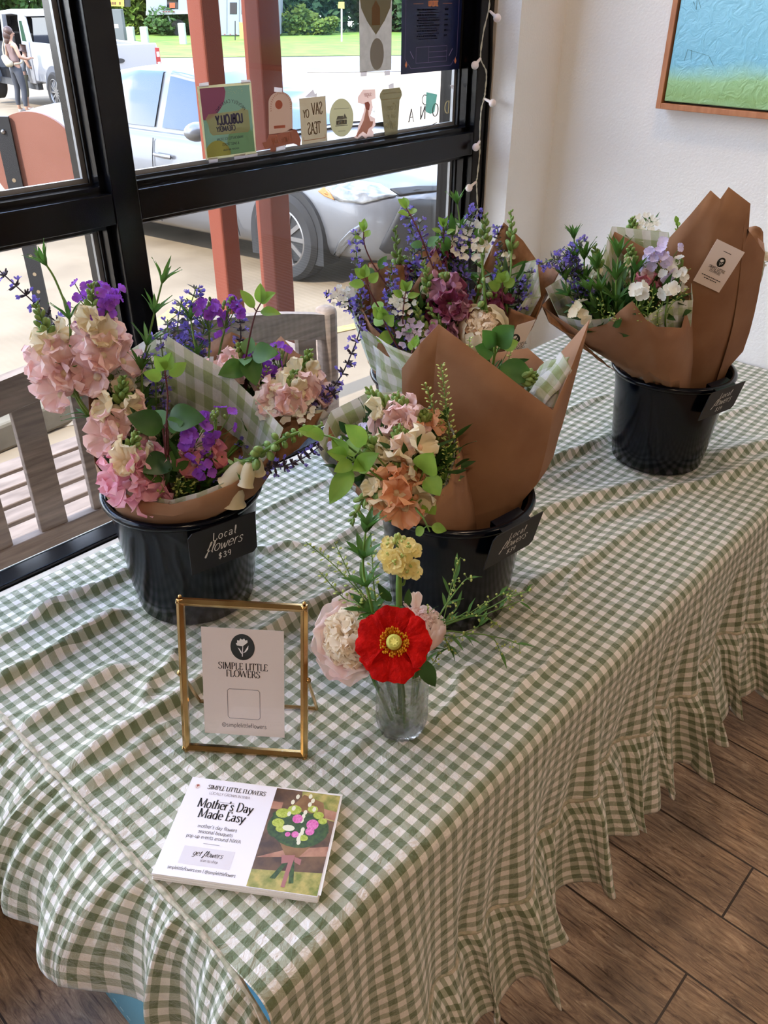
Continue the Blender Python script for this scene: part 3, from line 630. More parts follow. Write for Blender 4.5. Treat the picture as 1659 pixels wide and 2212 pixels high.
def pickup():
    rwp = at_g(132, 244); A = radians(86)
    d = V((cos(A), sin(A), 0)); n = V((d.y, -d.x, 0))            # d forward, n to the right-hand side
    def P(s, w, z):                                               # s metres ahead of the rear axle
        q = V((rwp.x, rwp.y, 0)) + d * s + n * w; return V((q.x, q.y, gz(rwp.x, rwp.y) + z))
    t = thing('pickup_truck', tuple(P(1.2, 1, 0)), 'white pickup truck with its driver-side door open across the parking lot', 'truck')
    W = 2.0
    def loft(prof_z, s0, s1, name, m, inset=0.0, bevel=.04):
        mb = MB(); mb.prism([P(s0, w, z) for w, z in prof_z], d * (s1 - s0)); return mb.obj(name, m, t, bevel=bevel, angle=30)
    # bed sides, tailgate, bed floor
    loft([(0, .55), (.10, .55), (.10, 1.36), (.02, 1.36), (0, 1.2)], -1.15, 1.05, 'bed_side', m_white)
    loft([(W, .55), (W - .10, .55), (W - .10, 1.36), (W - .02, 1.36), (W, 1.2)], -1.15, 1.05, 'bed_side', m_white)
    MB().box((0, 0, 0), (0, 0, 0)) if False else None
    tg = MB(); tg.prism([P(-1.19, w, z) for w, z in ((.06, .62), (W - .06, .62), (W - .06, 1.37), (.06, 1.37))], d * .07); tg = tg.obj('tailgate', m_white, t, bevel=.02, angle=30)
    em = MB(); c = P(-1.20, W / 2, 1.06); em.prism([c + n * (.115 * cos(k * pi / 12)) + V((0, 0, .047 * sin(k * pi / 12))) for k in range(24)], d * -.012); em.obj('oval_badge', m_dark, tg)
    MB().prism([P(-1.205, w, z) for w, z in ((.5, 1.24), (.95, 1.24), (.95, 1.40), (.5, 1.40))], d * .2).obj('tailgate_handle', m_dark, tg, smooth=False, bevel=.02)
    for w in (.0, W - .11):
        tl = MB(); tl.prism([P(-1.2, w_, z) for w_, z in ((w, .82), (w + .11, .82), (w + .11, 1.28), (w, 1.28))], d * .12); tl = tl.obj('tail_lamp', m_red, t, bevel=.01)
        for z in (.9, 1.1):
            b = MB(); b.prism([P(-1.206, w_, z_) for w_, z_ in ((w + .02, z), (w + .09, z), (w + .09, z + .1), (w + .02, z + .1))], d * .01); b.obj('clear_lens', mat('white_lens', (235, 225, 225), .3), tl, smooth=False)
    bp = MB(); bp.prism([P(-1.38, w, z) for w, z in ((.02, .5), (W - .02, .5), (W - .02, .68), (.02, .68))], d * .2); bp.obj('rear_bumper', mat('chrome', (180, 182, 186), .2, metal=.9), t, bevel=.03)
    MB().prism([P(-1.1, w, .75) for w in (.1, W - .1)] + [P(1.0, w, .75) for w in (W - .1, .1)], (0, 0, .04)).obj('bed_floor', m_dark, t, smooth=False)
    # cab: lower body, pillars and roof, dark interior
    cabp = [(1.08, 1.30), (3.05, 1.20), (3.05, .45), (1.08, .45)]
    rear = MB(); rear.prism([P(s, 0, z) for s, z in ((1.08, .5), (1.40, .5), (1.55, .95), (1.46, 1.32), (1.42, 1.78), (1.36, 1.90), (1.18, 1.92), (1.08, 1.30))], n * .12); rear.obj('cab_rear_corner', m_white, t, angle=30, bevel=.02)
    rear = MB(); rear.prism([P(s, W, z) for s, z in ((1.08, .5), (3.2, .5), (3.2, 1.30), (2.9, 1.9), (1.18, 1.92), (1.08, 1.30))], n * -.12); rear.obj('cab_far_side', m_white, t, angle=30)
    rf = MB(); rf.prism([P(s, .08, z) for s, z in ((1.12, 1.84), (1.2, 1.93), (1.9, 1.97), (2.6, 1.92), (3.0, 1.80), (2.6, 1.83), (1.9, 1.87))], n * (W - .16)); rf.obj('roof', m_white, t, angle=30, bevel=.02)
    MB().prism([P(s, 0, z) for s, z in ((2.28, .5), (2.44, .5), (2.50, 1.25), (2.36, 1.86), (2.26, 1.86), (2.34, 1.25))], n * .1).obj('door_pillar', m_white, t, angle=30)
    MB().prism([P(s, .03, z) for s, z in ((1.06, .38), (3.4, .38), (3.4, .52), (1.06, .52))], n * .12).obj('running_board', mat('grey_plastic', (90, 92, 96), .6), t, smooth=False)
    bw = MB(); bw.prism([P(1.10, w, z) for w, z in ((.12, .6), (W - .12, .6), (W - .12, 1.3), (.12, 1.3))], d * .05); bw.obj('cab_rear_wall', m_white, t, smooth=False)
    bw = MB(); bw.prism([P(1.12, w, z) for w, z in ((.16, 1.32), (W - .16, 1.32), (W - .22, 1.82), (.22, 1.82))], d * .03); bw.obj('rear_window', m_carglass, t, smooth=False)
    q = MB(); q.prism([P(s, -.004, z) for s, z in ((1.14, 1.36), (1.36, 1.36), (1.34, 1.76), (1.2, 1.76))], n * .02); q.obj('quarter_window', m_carglass, t, smooth=False)
    MB().prism([P(s, W - .13, z) for s, z in ((1.12, .6), (3.1, .6), (3.1, 1.25), (2.8, 1.84), (1.2, 1.86))], n * -.02).obj('cab_lining', m_dark, t, smooth=False)
    for s in (1.55, 2.55):
        se = MB(); se.prism([P(x, .25, z) for x, z in ((s, .72), (s + .5, .72), (s + .5, .86), (s + .16, .9), (s + .02, 1.5), (s - .1, 1.5))], n * .6); se.obj('seat', m_dark, t, bevel=.04, angle=30)
    MB().prism([P(1.12, w, .50) for w in (.1, W - .1)] + [P(4.0, w, .50) for w in (W - .1, .1)], (0, 0, .2)).obj('cab_floor', m_dark, t, smooth=False)
    # bonnet and front
    hd = MB(); hd.prism([P(s, .0, z) for s, z in ((3.42, .5), (5.1, .5), (5.15, 1.0), (5.0, 1.22), (3.42, 1.3))], n * W); hd.obj('bonnet', m_white, t, bevel=.05, angle=30)
    wsd = MB(); wsd.prism([P(s, .1, z) for s, z in ((3.45, 1.28), (2.95, 1.84), (2.9, 1.84), (3.4, 1.28))], n * (W - .2)); wsd.obj('windshield', m_carglass, t, smooth=False)
    # open front door, swung out from its front hinge
    hA = radians(112 + 180 + 52); dd = V((cos(A + radians(180 - 62)), sin(A + radians(180 - 62)), 0)); hp = P(3.42, -.02, 0); th = V((-dd.y, dd.x, 0)) * .06
    def D(x, z): return hp + dd * x + V((0, 0, z))
    dr = MB(); dr.prism([D(0, .5), D(.95, .5), D(1.02, 1.2), D(0, 1.2)], th); do = dr.obj('front_door', m_white, t, bevel=.02, angle=30)
    fr = MB(); fr.tube([D(1.0, 1.2) + th * .5, D(.98, 1.55) + th * .5, D(.88, 1.86) + th * .5, D(.55, 1.88) + th * .5, D(.02, 1.22) + th * .5], .035, 8); fr.obj('window_frame', m_white, do)
    MB().prism([D(.95, 1.2), D(.93, 1.55), D(.86, 1.83), D(.56, 1.84), D(.06, 1.22)], th * .3).obj('door_window', window_glass('truck_door_glass', (.6, .7, .8)), do, smooth=False)
    MB().prism([D(.08, .58) , D(.85, .58), D(.9, 1.12), D(.08, 1.12)], -th * .3).obj('door_lining', m_dark, do, smooth=False)
    for s in (0, 3.7):
        for side in (0, 1):
            if True:
                q = [(s - .50, .5)] + [(s - .50 * cos(pi * k / 16), .42 + .52 * sin(pi * k / 16)) for k in range(17)] + [(s + .5, .5)]
                MB().prism([P(a, -.012 if side == 0 else W + .012, z) for a, z in q], n * (.1 if side == 0 else -.1)).obj('wheel_arch', mat('grey_wheel_arch', (110, 116, 128), .5), t, smooth=False)
                c = P(s, .08 if side == 0 else W - .08, .41); out = -n if side == 0 else n
                M = Matrix.Translation(c) @ Matrix(((d.x, out.x, 0, 0), (d.y, out.y, 0, 0), (0, 0, 1, 0), (0, 0, 0, 1))); wheel(M, .41, .27, t, 12)
    return P
TP = pickup()
# ---- people by the truck
def skin_mesh(name, joints, edges, m, parent, sub=2, root=0):
    """joints: list of (pos, radius or (rx, ry)); one continuous surface grown along the skeleton."""
    me = bpy.data.meshes.new(name); me.from_pydata([tuple(j[0]) for j in joints], edges, []); o = bpy.data.objects.new(name, me); COL.objects.link(o)
    md = o.modifiers.new('skin', 'SKIN'); md.use_smooth_shade = True; md.branch_smoothing = 0.6
    lay = me.skin_vertices[0].data
    for i, j in enumerate(joints):
        r = j[1] if hasattr(j[1], '__len__') else (j[1], j[1]); lay[i].radius = r; lay[i].use_root = (i == root)
    s = o.modifiers.new('sub', 'SUBSURF'); s.levels = sub; s.render_levels = sub
    dg = bpy.context.evaluated_depsgraph_get(); me2 = bpy.data.meshes.new_from_object(o.evaluated_get(dg)); bpy.data.objects.remove(o)
    me2.materials.clear(); me2.materials.append(m); me2.polygons.foreach_set('use_smooth', [True] * len(me2.polygons)); me2.name = name
    ob = bpy.data.objects.new(name, me2); COL.objects.link(ob)
    if parent is not None:
        ob.parent = parent; ob.location = -V(parent['_o']) if '_o' in parent else (0, 0, 0)
    return ob
m_skin = mat('skin', (214, 164, 136), 0.55, sss=0.1); m_hair = mat('brown_hair', (92, 58, 46), 0.5, c2=(70, 42, 34), nscale=60)
m_leg = mat('charcoal_leggings', (70, 74, 84), 0.8); m_top = mat('mauve_top', (150, 122, 118), 0.8); m_shoe = mat('white_shoe', (230, 224, 218), 0.6)
def person(pos, f, h, label, kind):
    f = V((f.x, f.y, 0)).normalized(); l = V((-f.y, f.x, 0)); k = h / 1.66
    def P(x, y, z): return V(pos) + (f * x + l * y + V((0, 0, z))) * k      # x forward, y to the person's left
    t = thing('person', tuple(pos), label, 'person')
    if kind == 'adult':
        J = [(P(0, 0, .93), (.125 * k, .10 * k)), (P(.01, 0, 1.08), (.105 * k, .085 * k)), (P(0, 0, 1.26), (.125 * k, .095 * k)), (P(-.01, 0, 1.36), (.10 * k, .075 * k)), (P(0, 0, 1.43), .045 * k), (P(.015, -.01, 1.50), .055 * k), (P(.02, -.015, 1.57), (.078 * k, .09 * k)), (P(.01, -.01, 1.63), .06 * k),
             (P(0, .10, .88), .095 * k), (P(.01, .13, .50), .062 * k), (P(-.03, .15, .28), .056 * k), (P(-.03, .16, .09), .036 * k), (P(.06, .17, .035), .034 * k), (P(.13, .18, .03), .026 * k),
             (P(0, -.10, .88), .095 * k), (P(.02, -.13, .50), .062 * k), (P(-.02, -.15, .28), .056 * k), (P(-.03, -.16, .09), .036 * k), (P(.06, -.17, .035), .034 * k), (P(.13, -.18, .03), .026 * k),
             (P(-.01, .17, 1.34), .052 * k), (P(-.03, .23, 1.10), .042 * k), (P(.03, .22, .90), .034 * k), (P(.05, .21, .84), .03 * k),
             (P(-.01, -.17, 1.34), .052 * k), (P(.02, -.24, 1.12), .042 * k), (P(.17, -.27, 1.08), .034 * k), (P(.25, -.27, 1.10), .028 * k)]
        E_ = [(0, 1), (1, 2), (2, 3), (3, 4), (4, 5), (5, 6), (6, 7), (0, 8), (8, 9), (9, 10), (10, 11), (11, 12), (12, 13), (0, 14), (14, 15), (15, 16), (16, 17), (17, 18), (18, 19), (3, 20), (20, 21), (21, 22), (22, 23), (3, 24), (24, 25), (25, 26), (26, 27)]
        b = skin_mesh('body', J, E_, m_skin, t)
        # fingers and thumbs
        for hx, hy, hz, dx, dz in ((.05, .21, .84, .01, -.08), (.25, -.27, 1.10, .07, .0)):
            g = MB()
            for q in range(4):
                o_ = (q - 1.5) * .017; b0 = P(hx, hy + (o_ if dz > -.05 else 0), hz + (0 if dz > -.05 else 0)) + (f * (o_ if dz < -.05 else 0)) * k
                g.tube([b0, b0 + (f * dx + V((0, 0, dz))) * .55 * k, b0 + (f * dx * .9 + V((0, 0, dz - .02))) * (1 - .12 * abs(q - 1.4)) * k], [.0095 * k, .0085 * k, .007 * k], 6)
            g.tube([P(hx, hy, hz), P(hx + .03, hy + (.03 if hy < 0 else -.03), hz + .01), P(hx + .055, hy + (.03 if hy < 0 else -.03), hz - .005)], [.012 * k, .01 * k, .008 * k], 6)
            g.obj('hand', m_skin, b)
        face = MB(); hd = P(.02, -.015, 1.565); fa = (f * .55 - l * .83).normalized(); si = V((-fa.y, fa.x, 0))
        face.ball(hd + fa * .088 * k + V((0, 0, -.005)), .014 * k, 8, 6, sc=(1, 1, 1.3)); face.obj('nose', m_skin, b)
        ey = MB()
        for s_ in (-1, 1): ey.ball(hd + fa * .078 * k + si * .03 * s_ * k + V((0, 0, .018 * k)), .009 * k, 6, 5)
        ey.obj('eyes', m_dark, b)
        mo = MB(); mo.ball(hd + fa * .080 * k + V((0, 0, -.045 * k)), .014 * k, 8, 5, sc=(1, 1, .45)); mo.obj('mouth', mat('lips', (180, 100, 92), .5), b)
        skin_mesh('leggings', [(P(0, 0, 1.0), (.128 * k, .105 * k)), (P(0, 0, .93), (.142 * k, .118 * k)), (P(-.01, .10, .86), .106 * k), (P(.01, .13, .50), .068 * k), (P(-.03, .15, .28), .061 * k), (P(-.03, .16, .12), .041 * k), (P(-.01, -.10, .86), .106 * k), (P(.02, -.13, .50), .068 * k), (P(-.02, -.15, .28), .061 * k), (P(-.03, -.16, .12), .041 * k)], [(0, 1), (1, 2), (2, 3), (3, 4), (4, 5), (1, 6), (6, 7), (7, 8), (8, 9)], m_leg, t, root=1)
        skin_mesh('sleeveless_top', [(P(0, 0, .98), (.138 * k, .112 * k)), (P(.01, 0, 1.08), (.118 * k, .097 * k)), (P(0, 0, 1.26), (.135 * k, .106 * k)), (P(-.01, 0, 1.35), (.115 * k, .088 * k)), (P(-.01, .12, 1.36), .058 * k), (P(-.01, -.12, 1.36), .058 * k)], [(0, 1), (1, 2), (2, 3), (3, 4), (3, 5)], m_top, t, root=2)
        hm = MB()
        for c_, r_, s_ in ((P(-.012, .0, 1.605), .098 * k, (1, 1, 1.0)), (P(-.05, .015, 1.53), .088 * k, (.9, 1, 1.2)), (P(-.065, .025, 1.44), .074 * k, (.7, 1, 1.4)), (P(-.06, .03, 1.37), .05 * k, (.7, 1, 1.3))): hm.ball(c_, r_, 14, 10, sc=s_)
        hm.obj('hair', m_hair, t)
        for s_ in (-1, 1): skin_mesh('shoe', [(P(-.05, .165 * s_, .045), .042 * k), (P(.04, .17 * s_, .042), .044 * k), (P(.14, .18 * s_, .032), .034 * k)], [(0, 1), (1, 2)], m_shoe, t, root=1)
        bg_ = thing('shoulder_bag', tuple(P(-.14, -.06, .95)), 'cream sling bag on the back of the woman by the truck', 'bag')
        sk = skin_mesh('bag_body', [(P(-.15, .13, 1.14), .05 * k), (P(-.17, .06, 1.05), (.085 * k, .08 * k)), (P(-.17, -.06, .99), (.10 * k, .085 * k)), (P(-.14, -.16, 1.0), .06 * k)], [(0, 1), (1, 2), (2, 3)], mat('cream_bag', (214, 204, 176), .7), bg_, root=1)
        sb = MB(); sb.tube(catmull([P(-.15, .13, 1.14), P(-.12, .16, 1.30), P(-.04, .14, 1.44), P(.06, .10, 1.38), P(.13, .0, 1.2), P(.10, -.14, 1.02), P(-.10, -.17, .99)], 6), .018 * k, 6); sb.obj('strap', mat('cream_bag', (214, 204, 176), .7), bg_)
    else:
        ol = mat('olive_shorts', (120, 118, 96), .8); gy = mat('grey_shirt', (120, 124, 130), .8)
        J = [(P(0, 0, .93), (.12 * k, .10 * k)), (P(.05, 0, 1.1), (.11 * k, .09 * k)), (P(.12, 0, 1.28), (.12 * k, .095 * k)), (P(.16, 0, 1.36), (.09 * k, .075 * k)), (P(.2, 0, 1.44), .05 * k), (P(.23, 0, 1.55), (.09 * k, .10 * k)), (P(.22, 0, 1.64), .065 * k)]
        E_ = [(i, i + 1) for i in range(6)]
        for s_ in (-1, 1):
            b0 = len(J); J += [(P(0, .10 * s_, .86), .095 * k), (P(.01, .11 * s_, .5), .062 * k), (P(-.03, .11 * s_, .28), .056 * k), (P(-.03, .11 * s_, .09), .036 * k), (P(.12, .12 * s_, .03), .03 * k), (P(.13, .18 * s_, 1.33), .05 * k), (P(.2, .22 * s_, 1.12), .04 * k), (P(.36, .18 * s_, 1.12), .032 * k), (P(.44, .16 * s_, 1.13), .026 * k)]
            E_ += [(0, b0), (b0, b0 + 1), (b0 + 1, b0 + 2), (b0 + 2, b0 + 3), (b0 + 3, b0 + 4), (3, b0 + 5), (b0 + 5, b0 + 6), (b0 + 6, b0 + 7), (b0 + 7, b0 + 8)]
        b = skin_mesh('body', J, E_, m_skin, t)
        skin_mesh('trousers', [(P(0, 0, .95), (.14 * k, .115 * k))] + sum([[(P(0, .10 * s_, .84), .11 * k), (P(.01, .11 * s_, .5), .08 * k), (P(-.02, .11 * s_, .34), .075 * k)] for s_ in (-1, 1)], []), [(0, 1), (1, 2), (2, 3), (0, 4), (4, 5), (5, 6)], ol, t)
        skin_mesh('shirt', [(P(0, 0, .95), (.14 * k, .115 * k)), (P(.05, 0, 1.1), (.125 * k, .1 * k)), (P(.12, 0, 1.28), (.135 * k, .105 * k)), (P(.16, 0, 1.35), (.1 * k, .085 * k)), (P(.13, .14, 1.34), .065 * k), (P(.13, -.14, 1.34), .065 * k)], [(0, 1), (1, 2), (2, 3), (3, 4), (3, 5)], gy, t)
        skin_mesh('hair', [(P(.21, 0, 1.66), .07 * k), (P(.2, 0, 1.60), .10 * k), (P(.17, 0, 1.52), .085 * k)], [(0, 1), (1, 2)], m_hair, t, root=1)
        for s_ in (-1, 1): skin_mesh('shoe', [(P(-.05, .11 * s_, .045), .045 * k), (P(.14, .12 * s_, .035), .036 * k)], [(0, 1)], m_shoe, t)
wpos = at_g(54, 244); person(wpos, FWDH * .75 + RIGHTH * .66, 1.66, 'woman with brown hair, mauve top and grey leggings standing by the white truck', 'adult')
cpos = at_g(50, 240) + FWDH * 0.35; cpos.z = gz(cpos.x, cpos.y); person(cpos, FWDH * .6 + RIGHTH * .8, 1.30, 'child in olive trousers and white shoes half hidden behind the woman, leaning into the truck', 'child')

# ---- white horse trailer on the grass
m_trail = mat('white_trailer_aluminium', (176, 184, 198), 0.4, spec=0.6)
def trailer():
    pR = at_g(600, 80); dist = pR.dot(FWDH)
    def Q(px, py, e=0.0): return at_d(px, py, dist + e)
    t = thing('horse_trailer', tuple(Q(500, 80)), 'white gooseneck horse trailer parked on the grass across the road', 'trailer')
    bx = MB(); bx.prism([Q(420, 78), Q(603, 76), Q(600, -120), Q(412, -120)], FWDH * 2.4); b = bx.obj('trailer_body', m_trail, t, smooth=False, bevel=.05)
    nb = MB(); nb.prism([Q(316, 30), Q(420, 30), Q(414, -120), Q(312, -110)], FWDH * 2.4); nb.obj('gooseneck', m_trail, t, smooth=False, bevel=.05)
    sk = MB(); sk.prism([Q(315, 33, -.05), Q(410, 30, -.05), Q(410, 22, -.05), Q(315, 24, -.05)], FWDH * 2.5); sk.obj('gooseneck_skirt', m_white, t, smooth=False)
    for x0, x1, y0, y1 in ((360, 385, 20, -20), (496, 512, 31, 5), (521, 535, 31, 5)):
        w = MB(); w.prism([Q(x0, y0, -.02), Q(x1, y0, -.02), Q(x1, y1, -.02), Q(x0, y1, -.02)], FWDH * .06); w.obj('window', m_carglass, t, smooth=False, bevel=.02)
    st = MB(); st.prism([Q(366, 17, -.05), Q(378, 17, -.05), Q(378, 6, -.05), Q(366, 6, -.05)], FWDH * .02); st.obj('sticker', mat('orange_sticker', (214, 96, 50), .5), t, smooth=False)
    dr = MB()
    for x in (489, 516): dr.prism([Q(x, 72, -.03), Q(x + 1.2, 72, -.03), Q(x + 1.2, -60, -.03), Q(x, -60, -.03)], FWDH * .03)
    dr.obj('door_seam', mat('grey_seam', (150, 156, 166), .5), t, smooth=False)
    jk = MB(); jk.tube([Q(330, 34, .3), Q(334, 62, .3)], .09, 8); jk.tube([Q(363, 34, .3), Q(382, 80, .3)], .06, 8); jk.obj('jack_leg', m_white, t)
    for k in range(2): 
        wv = MB(); c = Q(386 + 60 * k + (90 if k else 0), 66, .1); c.z = gz(c.x, c.y) + .45; wv.lathe([(0, 0), (.25, 0), (.42, .02), (.45, -.1), (.2, -.25)], 24, Matrix.Translation(c) @ FWDH.to_track_quat('-Z', 'Y').to_matrix().to_4x4()); wv.obj('wheel', m_tyre, t)
    re = MB()
    for i in range(12):
        x = 352 + i * 5.5 if i < 5 else 484 + (i - 5) * 12; y = 26 if i < 5 else 75; re.prism([Q(x, y, -.08), Q(x + 3, y, -.08), Q(x + 3, y - 1.5, -.08), Q(x, y - 1.5, -.08)], FWDH * .02)
    re.obj('reflector_strip', m_red, t, smooth=False)
trailer()
def upright(name, px, pxw, ybot, ytop, m, label, cat, depth=.35):
    b = at_g(px, ybot); dd = b.dot(FWDH); p = at_d(px + pxw, ybot, dd); w = (p - b).length; top = at_d(px, ytop, dd).z
    t = thing(name, tuple(b), label, cat); r = RIGHTH * w
    q = [V((b.x, b.y, b.z - .1)), V((b.x, b.y, b.z - .1)) + r, V((b.x, b.y, top)) + r, V((b.x, b.y, top))]
    o = MB().prism(q, FWDH * depth).obj('housing', m, t, smooth=False, bevel=.03)
    MB().prism([q[0] + V((0, 0, (top - b.z) * .5)) + r * .25 - FWDH * .01, q[0] + V((0, 0, (top - b.z) * .5)) + r * .6 - FWDH * .01, q[0] + V((0, 0, (top - b.z) * .62)) + r * .6 - FWDH * .01, q[0] + V((0, 0, (top - b.z) * .62)) + r * .25 - FWDH * .01], FWDH * .01).obj('plate', mat('pale_label', (235, 214, 210), .5), t, smooth=False)
    return t, q, r, dd
m_box = mat('pale_green_box', (196, 206, 192), .6)
upright('utility_box', 276, 15, 93, 58, m_box, 'pale utility box behind the truck bed, beside the grey pillar', 'utility box')
upright('utility_box', 305, 15, 93, 58, m_box, 'pale utility box behind the truck tailgate, right of its twin', 'utility box')
upright('utility_box', 388, 14, 97, 50, m_box, 'pale utility box in the grass just left of the first red-brown post', 'utility box')
t_, q_, r_, d_ = upright('sign_pillar', 246, 25, 92, 20, mat('grey_pillar', (120, 122, 128), .6), 'grey pillar carrying a yellow price sign behind the truck', 'sign', .5)
sg = MB(); sg.prism([at_d(232, 13, d_ - .1), at_d(268, 14, d_ - .1), at_d(266, -60, d_ - .1), at_d(228, -60, d_ - .1)], FWDH * .3); so_ = sg.obj('sign_board', mat('yellow_sign', (236, 196, 84), .5), t_, smooth=False)
nb = MB()
for x in (237, 242, 247, 257): nb.prism([at_d(x, 10, d_ - .12), at_d(x + 3, 10, d_ - .12), at_d(x + 3, 4, d_ - .12), at_d(x, 4, d_ - .12)], FWDH * .02)
nb.obj('price_digits', mat('sign_ink', (120, 70, 50), .6), so_, smooth=False)
sd = MB(); sd.prism([at_d(268, 15, d_ - .05), at_d(279, 15, d_ - .05), at_d(276, -60, d_ - .05), at_d(266, -60, d_ - .05)], FWDH * .3); sd.obj('sign_edge', m_dark, t_, smooth=False)
b_ = at_g(738, 91); t_ = thing('marker_post', tuple(b_), 'thin white marker post with a yellow plate standing in the grass', 'marker post'); dd_ = b_.dot(FWDH)
MB().tube([b_ + V((0, 0, -.1)), at_d(738, 4, dd_)], .05, 8).obj('post_shaft', mat('white_marker', (228, 220, 212), .6), t_)
MB().prism([at_d(730, 18, dd_ - .06), at_d(744, 19, dd_ - .06), at_d(744, 4, dd_ - .06), at_d(731, 4, dd_ - .06)], FWDH * .03).obj('plate', mat('yellow_plate', (232, 202, 110), .5), t_, smooth=False)
b_ = at_g(508, 88); dd_ = b_.dot(FWDH); t_ = thing('yard_sign', tuple(b_), 'yellow and red sign standing in the grass in front of the trailer', 'sign')
MB().tube([b_, at_d(508, 45, dd_)], .03, 6).obj('stake', m_dark, t_)
bo_ = MB().prism([at_d(518, 84, dd_), at_d(540, 83, dd_), at_d(538, 50, dd_), at_d(516, 48, dd_)], FWDH * .03).obj('board', mat('yellow_board', (240, 214, 110), .5), t_, smooth=False)
MB().prism([at_d(529, 74, dd_ - .02), at_d(538, 74, dd_ - .02), at_d(537, 55, dd_ - .02), at_d(528, 56, dd_ - .02)], FWDH * .015).obj('red_panel', mat('red_panel', (206, 60, 44), .5), bo_, smooth=False)

# ---- trees and bushes beyond the grass
def crown(name, c, rx, ry, rz, m, parent, n=2600, leaf=.16, seed=1):
    R = random.Random(seed); mb = MB()
    blobs = [(V((R.uniform(-.6, .6) * rx, R.uniform(-.5, .5) * ry, R.uniform(-.6, .6) * rz)), R.uniform(.35, .6)) for _ in range(14)]
    for i in range(n):
        o, s = R.choice(blobs); u = V((R.gauss(0, 1), R.gauss(0, 1), R.gauss(0, 1))).normalized() * (R.uniform(.6, 1) ** .5) * s
        p = V(c) + o + V((u.x * rx, u.y * ry, u.z * rz)); a = V((R.gauss(0, 1), R.gauss(0, 1), R.gauss(0, 1))).normalized(); b = a.orthogonal().normalized(); w = leaf * R.uniform(.6, 1.4)
        mb.face([mb.vert(p - a * w), mb.vert(p + b * w * .55), mb.vert(p + a * w), mb.vert(p - b * w * .55)])
    return mb.obj(name, m, parent, smooth=False)
lf = [mat('dark_tree_leaves', (44, 84, 40), .7, c2=(70, 120, 50), nscale=1.5, translucent=.3), mat('bright_bush_leaves', (150, 170, 40), .7, c2=(110, 150, 40), nscale=1.5, translucent=.35), mat('mid_bush_leaves', (96, 140, 46), .7, c2=(62, 110, 40), nscale=1.5, translucent=.3)]
m_bark = mat('bark', (110, 98, 84), .9, bump=.3)
def tree(px, py, extra, H, rx, kind, label, seed, cat='tree', trunk=True, n=2600, leaf=.2):
    b = at_g(px, py); u_ = (b - EYE); u_.z = 0; b = b + u_.normalized() * extra; b.z = gz(b.x, b.y); t = thing('tree' if trunk else 'bush', tuple(b), label, cat)
    if trunk:
        MB().tube([b, b + V((.1, .1, H * .45)), b + V((0, .2, H * .75))], [.22, .17, .08], 8).obj('trunk', m_bark, t)
        crown('foliage', b + V((0, 0, H * .42)), rx, rx * .8, H * .5, lf[kind], t, n, leaf, seed)
    else:
        crown('foliage', b + V((0, 0, H * .40)), rx, rx * .7, H * .5, lf[kind], t, n, leaf, seed)
for i, (px, lab) in enumerate(((600, 'dark green tree rising behind the horse trailer'), (668, 'dark green tree left of the white marker post, beyond the grass'), (745, 'dark green tree directly behind the white marker post'), (830, 'dark green tree behind the grey poster on the glass'), (930, 'dark green tree behind the navy menu poster'), (1010, 'dark green tree at the far right of the window, beyond the grass'))):
    tree(px, 72, 2 + (i % 2) * 2.0, 6, 3.6, 0, lab, 20 + i, n=5200, leaf=.26)
for i, (px, H, rx, k, lab) in enumerate(((262, 6.5, 3.2, 1, 'bright yellow-green bush behind the grey sign pillar'), (330, 5.0, 2.6, 1, 'bright yellow-green bush behind the pale utility boxes'), (372, 3.0, 1.9, 2, 'green bush under the front of the trailer'), (455, 4.5, 2.4, 2, 'green bush behind the trailer between the two posts'), (652, 2.6, 1.3, 1, 'small light green bush at the edge of the dark trees'), (705, 1.6, 1.0, 1, 'low light green bush left of the marker post'), (100, 8, 4, 2, 'green bush above the truck cab roof'), (5, 8.5, 4, 0, 'dark green bush behind the open truck door'))):
    tree(px, 76 if rx > 2 else 74, 1.0 if rx > 2 else -1.5, H * .75, rx, k, lab, 50 + i, 'bush', False, 4200 if rx > 2 else 1800, .22 if rx > 2 else .13)
# bare pale branches over the cab
b_ = at_g(22, 75); dd_ = b_.dot(FWDH); t_ = thing('bare_tree', tuple(b_), 'pale bare tree with leafless branches behind the truck cab', 'tree')
br = MB(); br.tube([b_, at_d(30, 28, dd_)], .16, 8)
for a, b2, r in (((30, 28), (18, 2), .12), ((30, 28), (33, -5), .12), ((33, 14), (50, 4), .08), ((22, 10), (8, -4), .08), ((36, 24), (48, 8), .07), ((28, 34), (-2, 18), .1), ((18, 2), (14, -30), .08), ((33, -5), (40, -40), .09)): br.tube([at_d(*a, dd_), at_d(*b2, dd_)], [r, r * .6], 6)
br.obj('branches', mat('pale_bark', (188, 176, 160), .9), t_)
DIM = 1.0
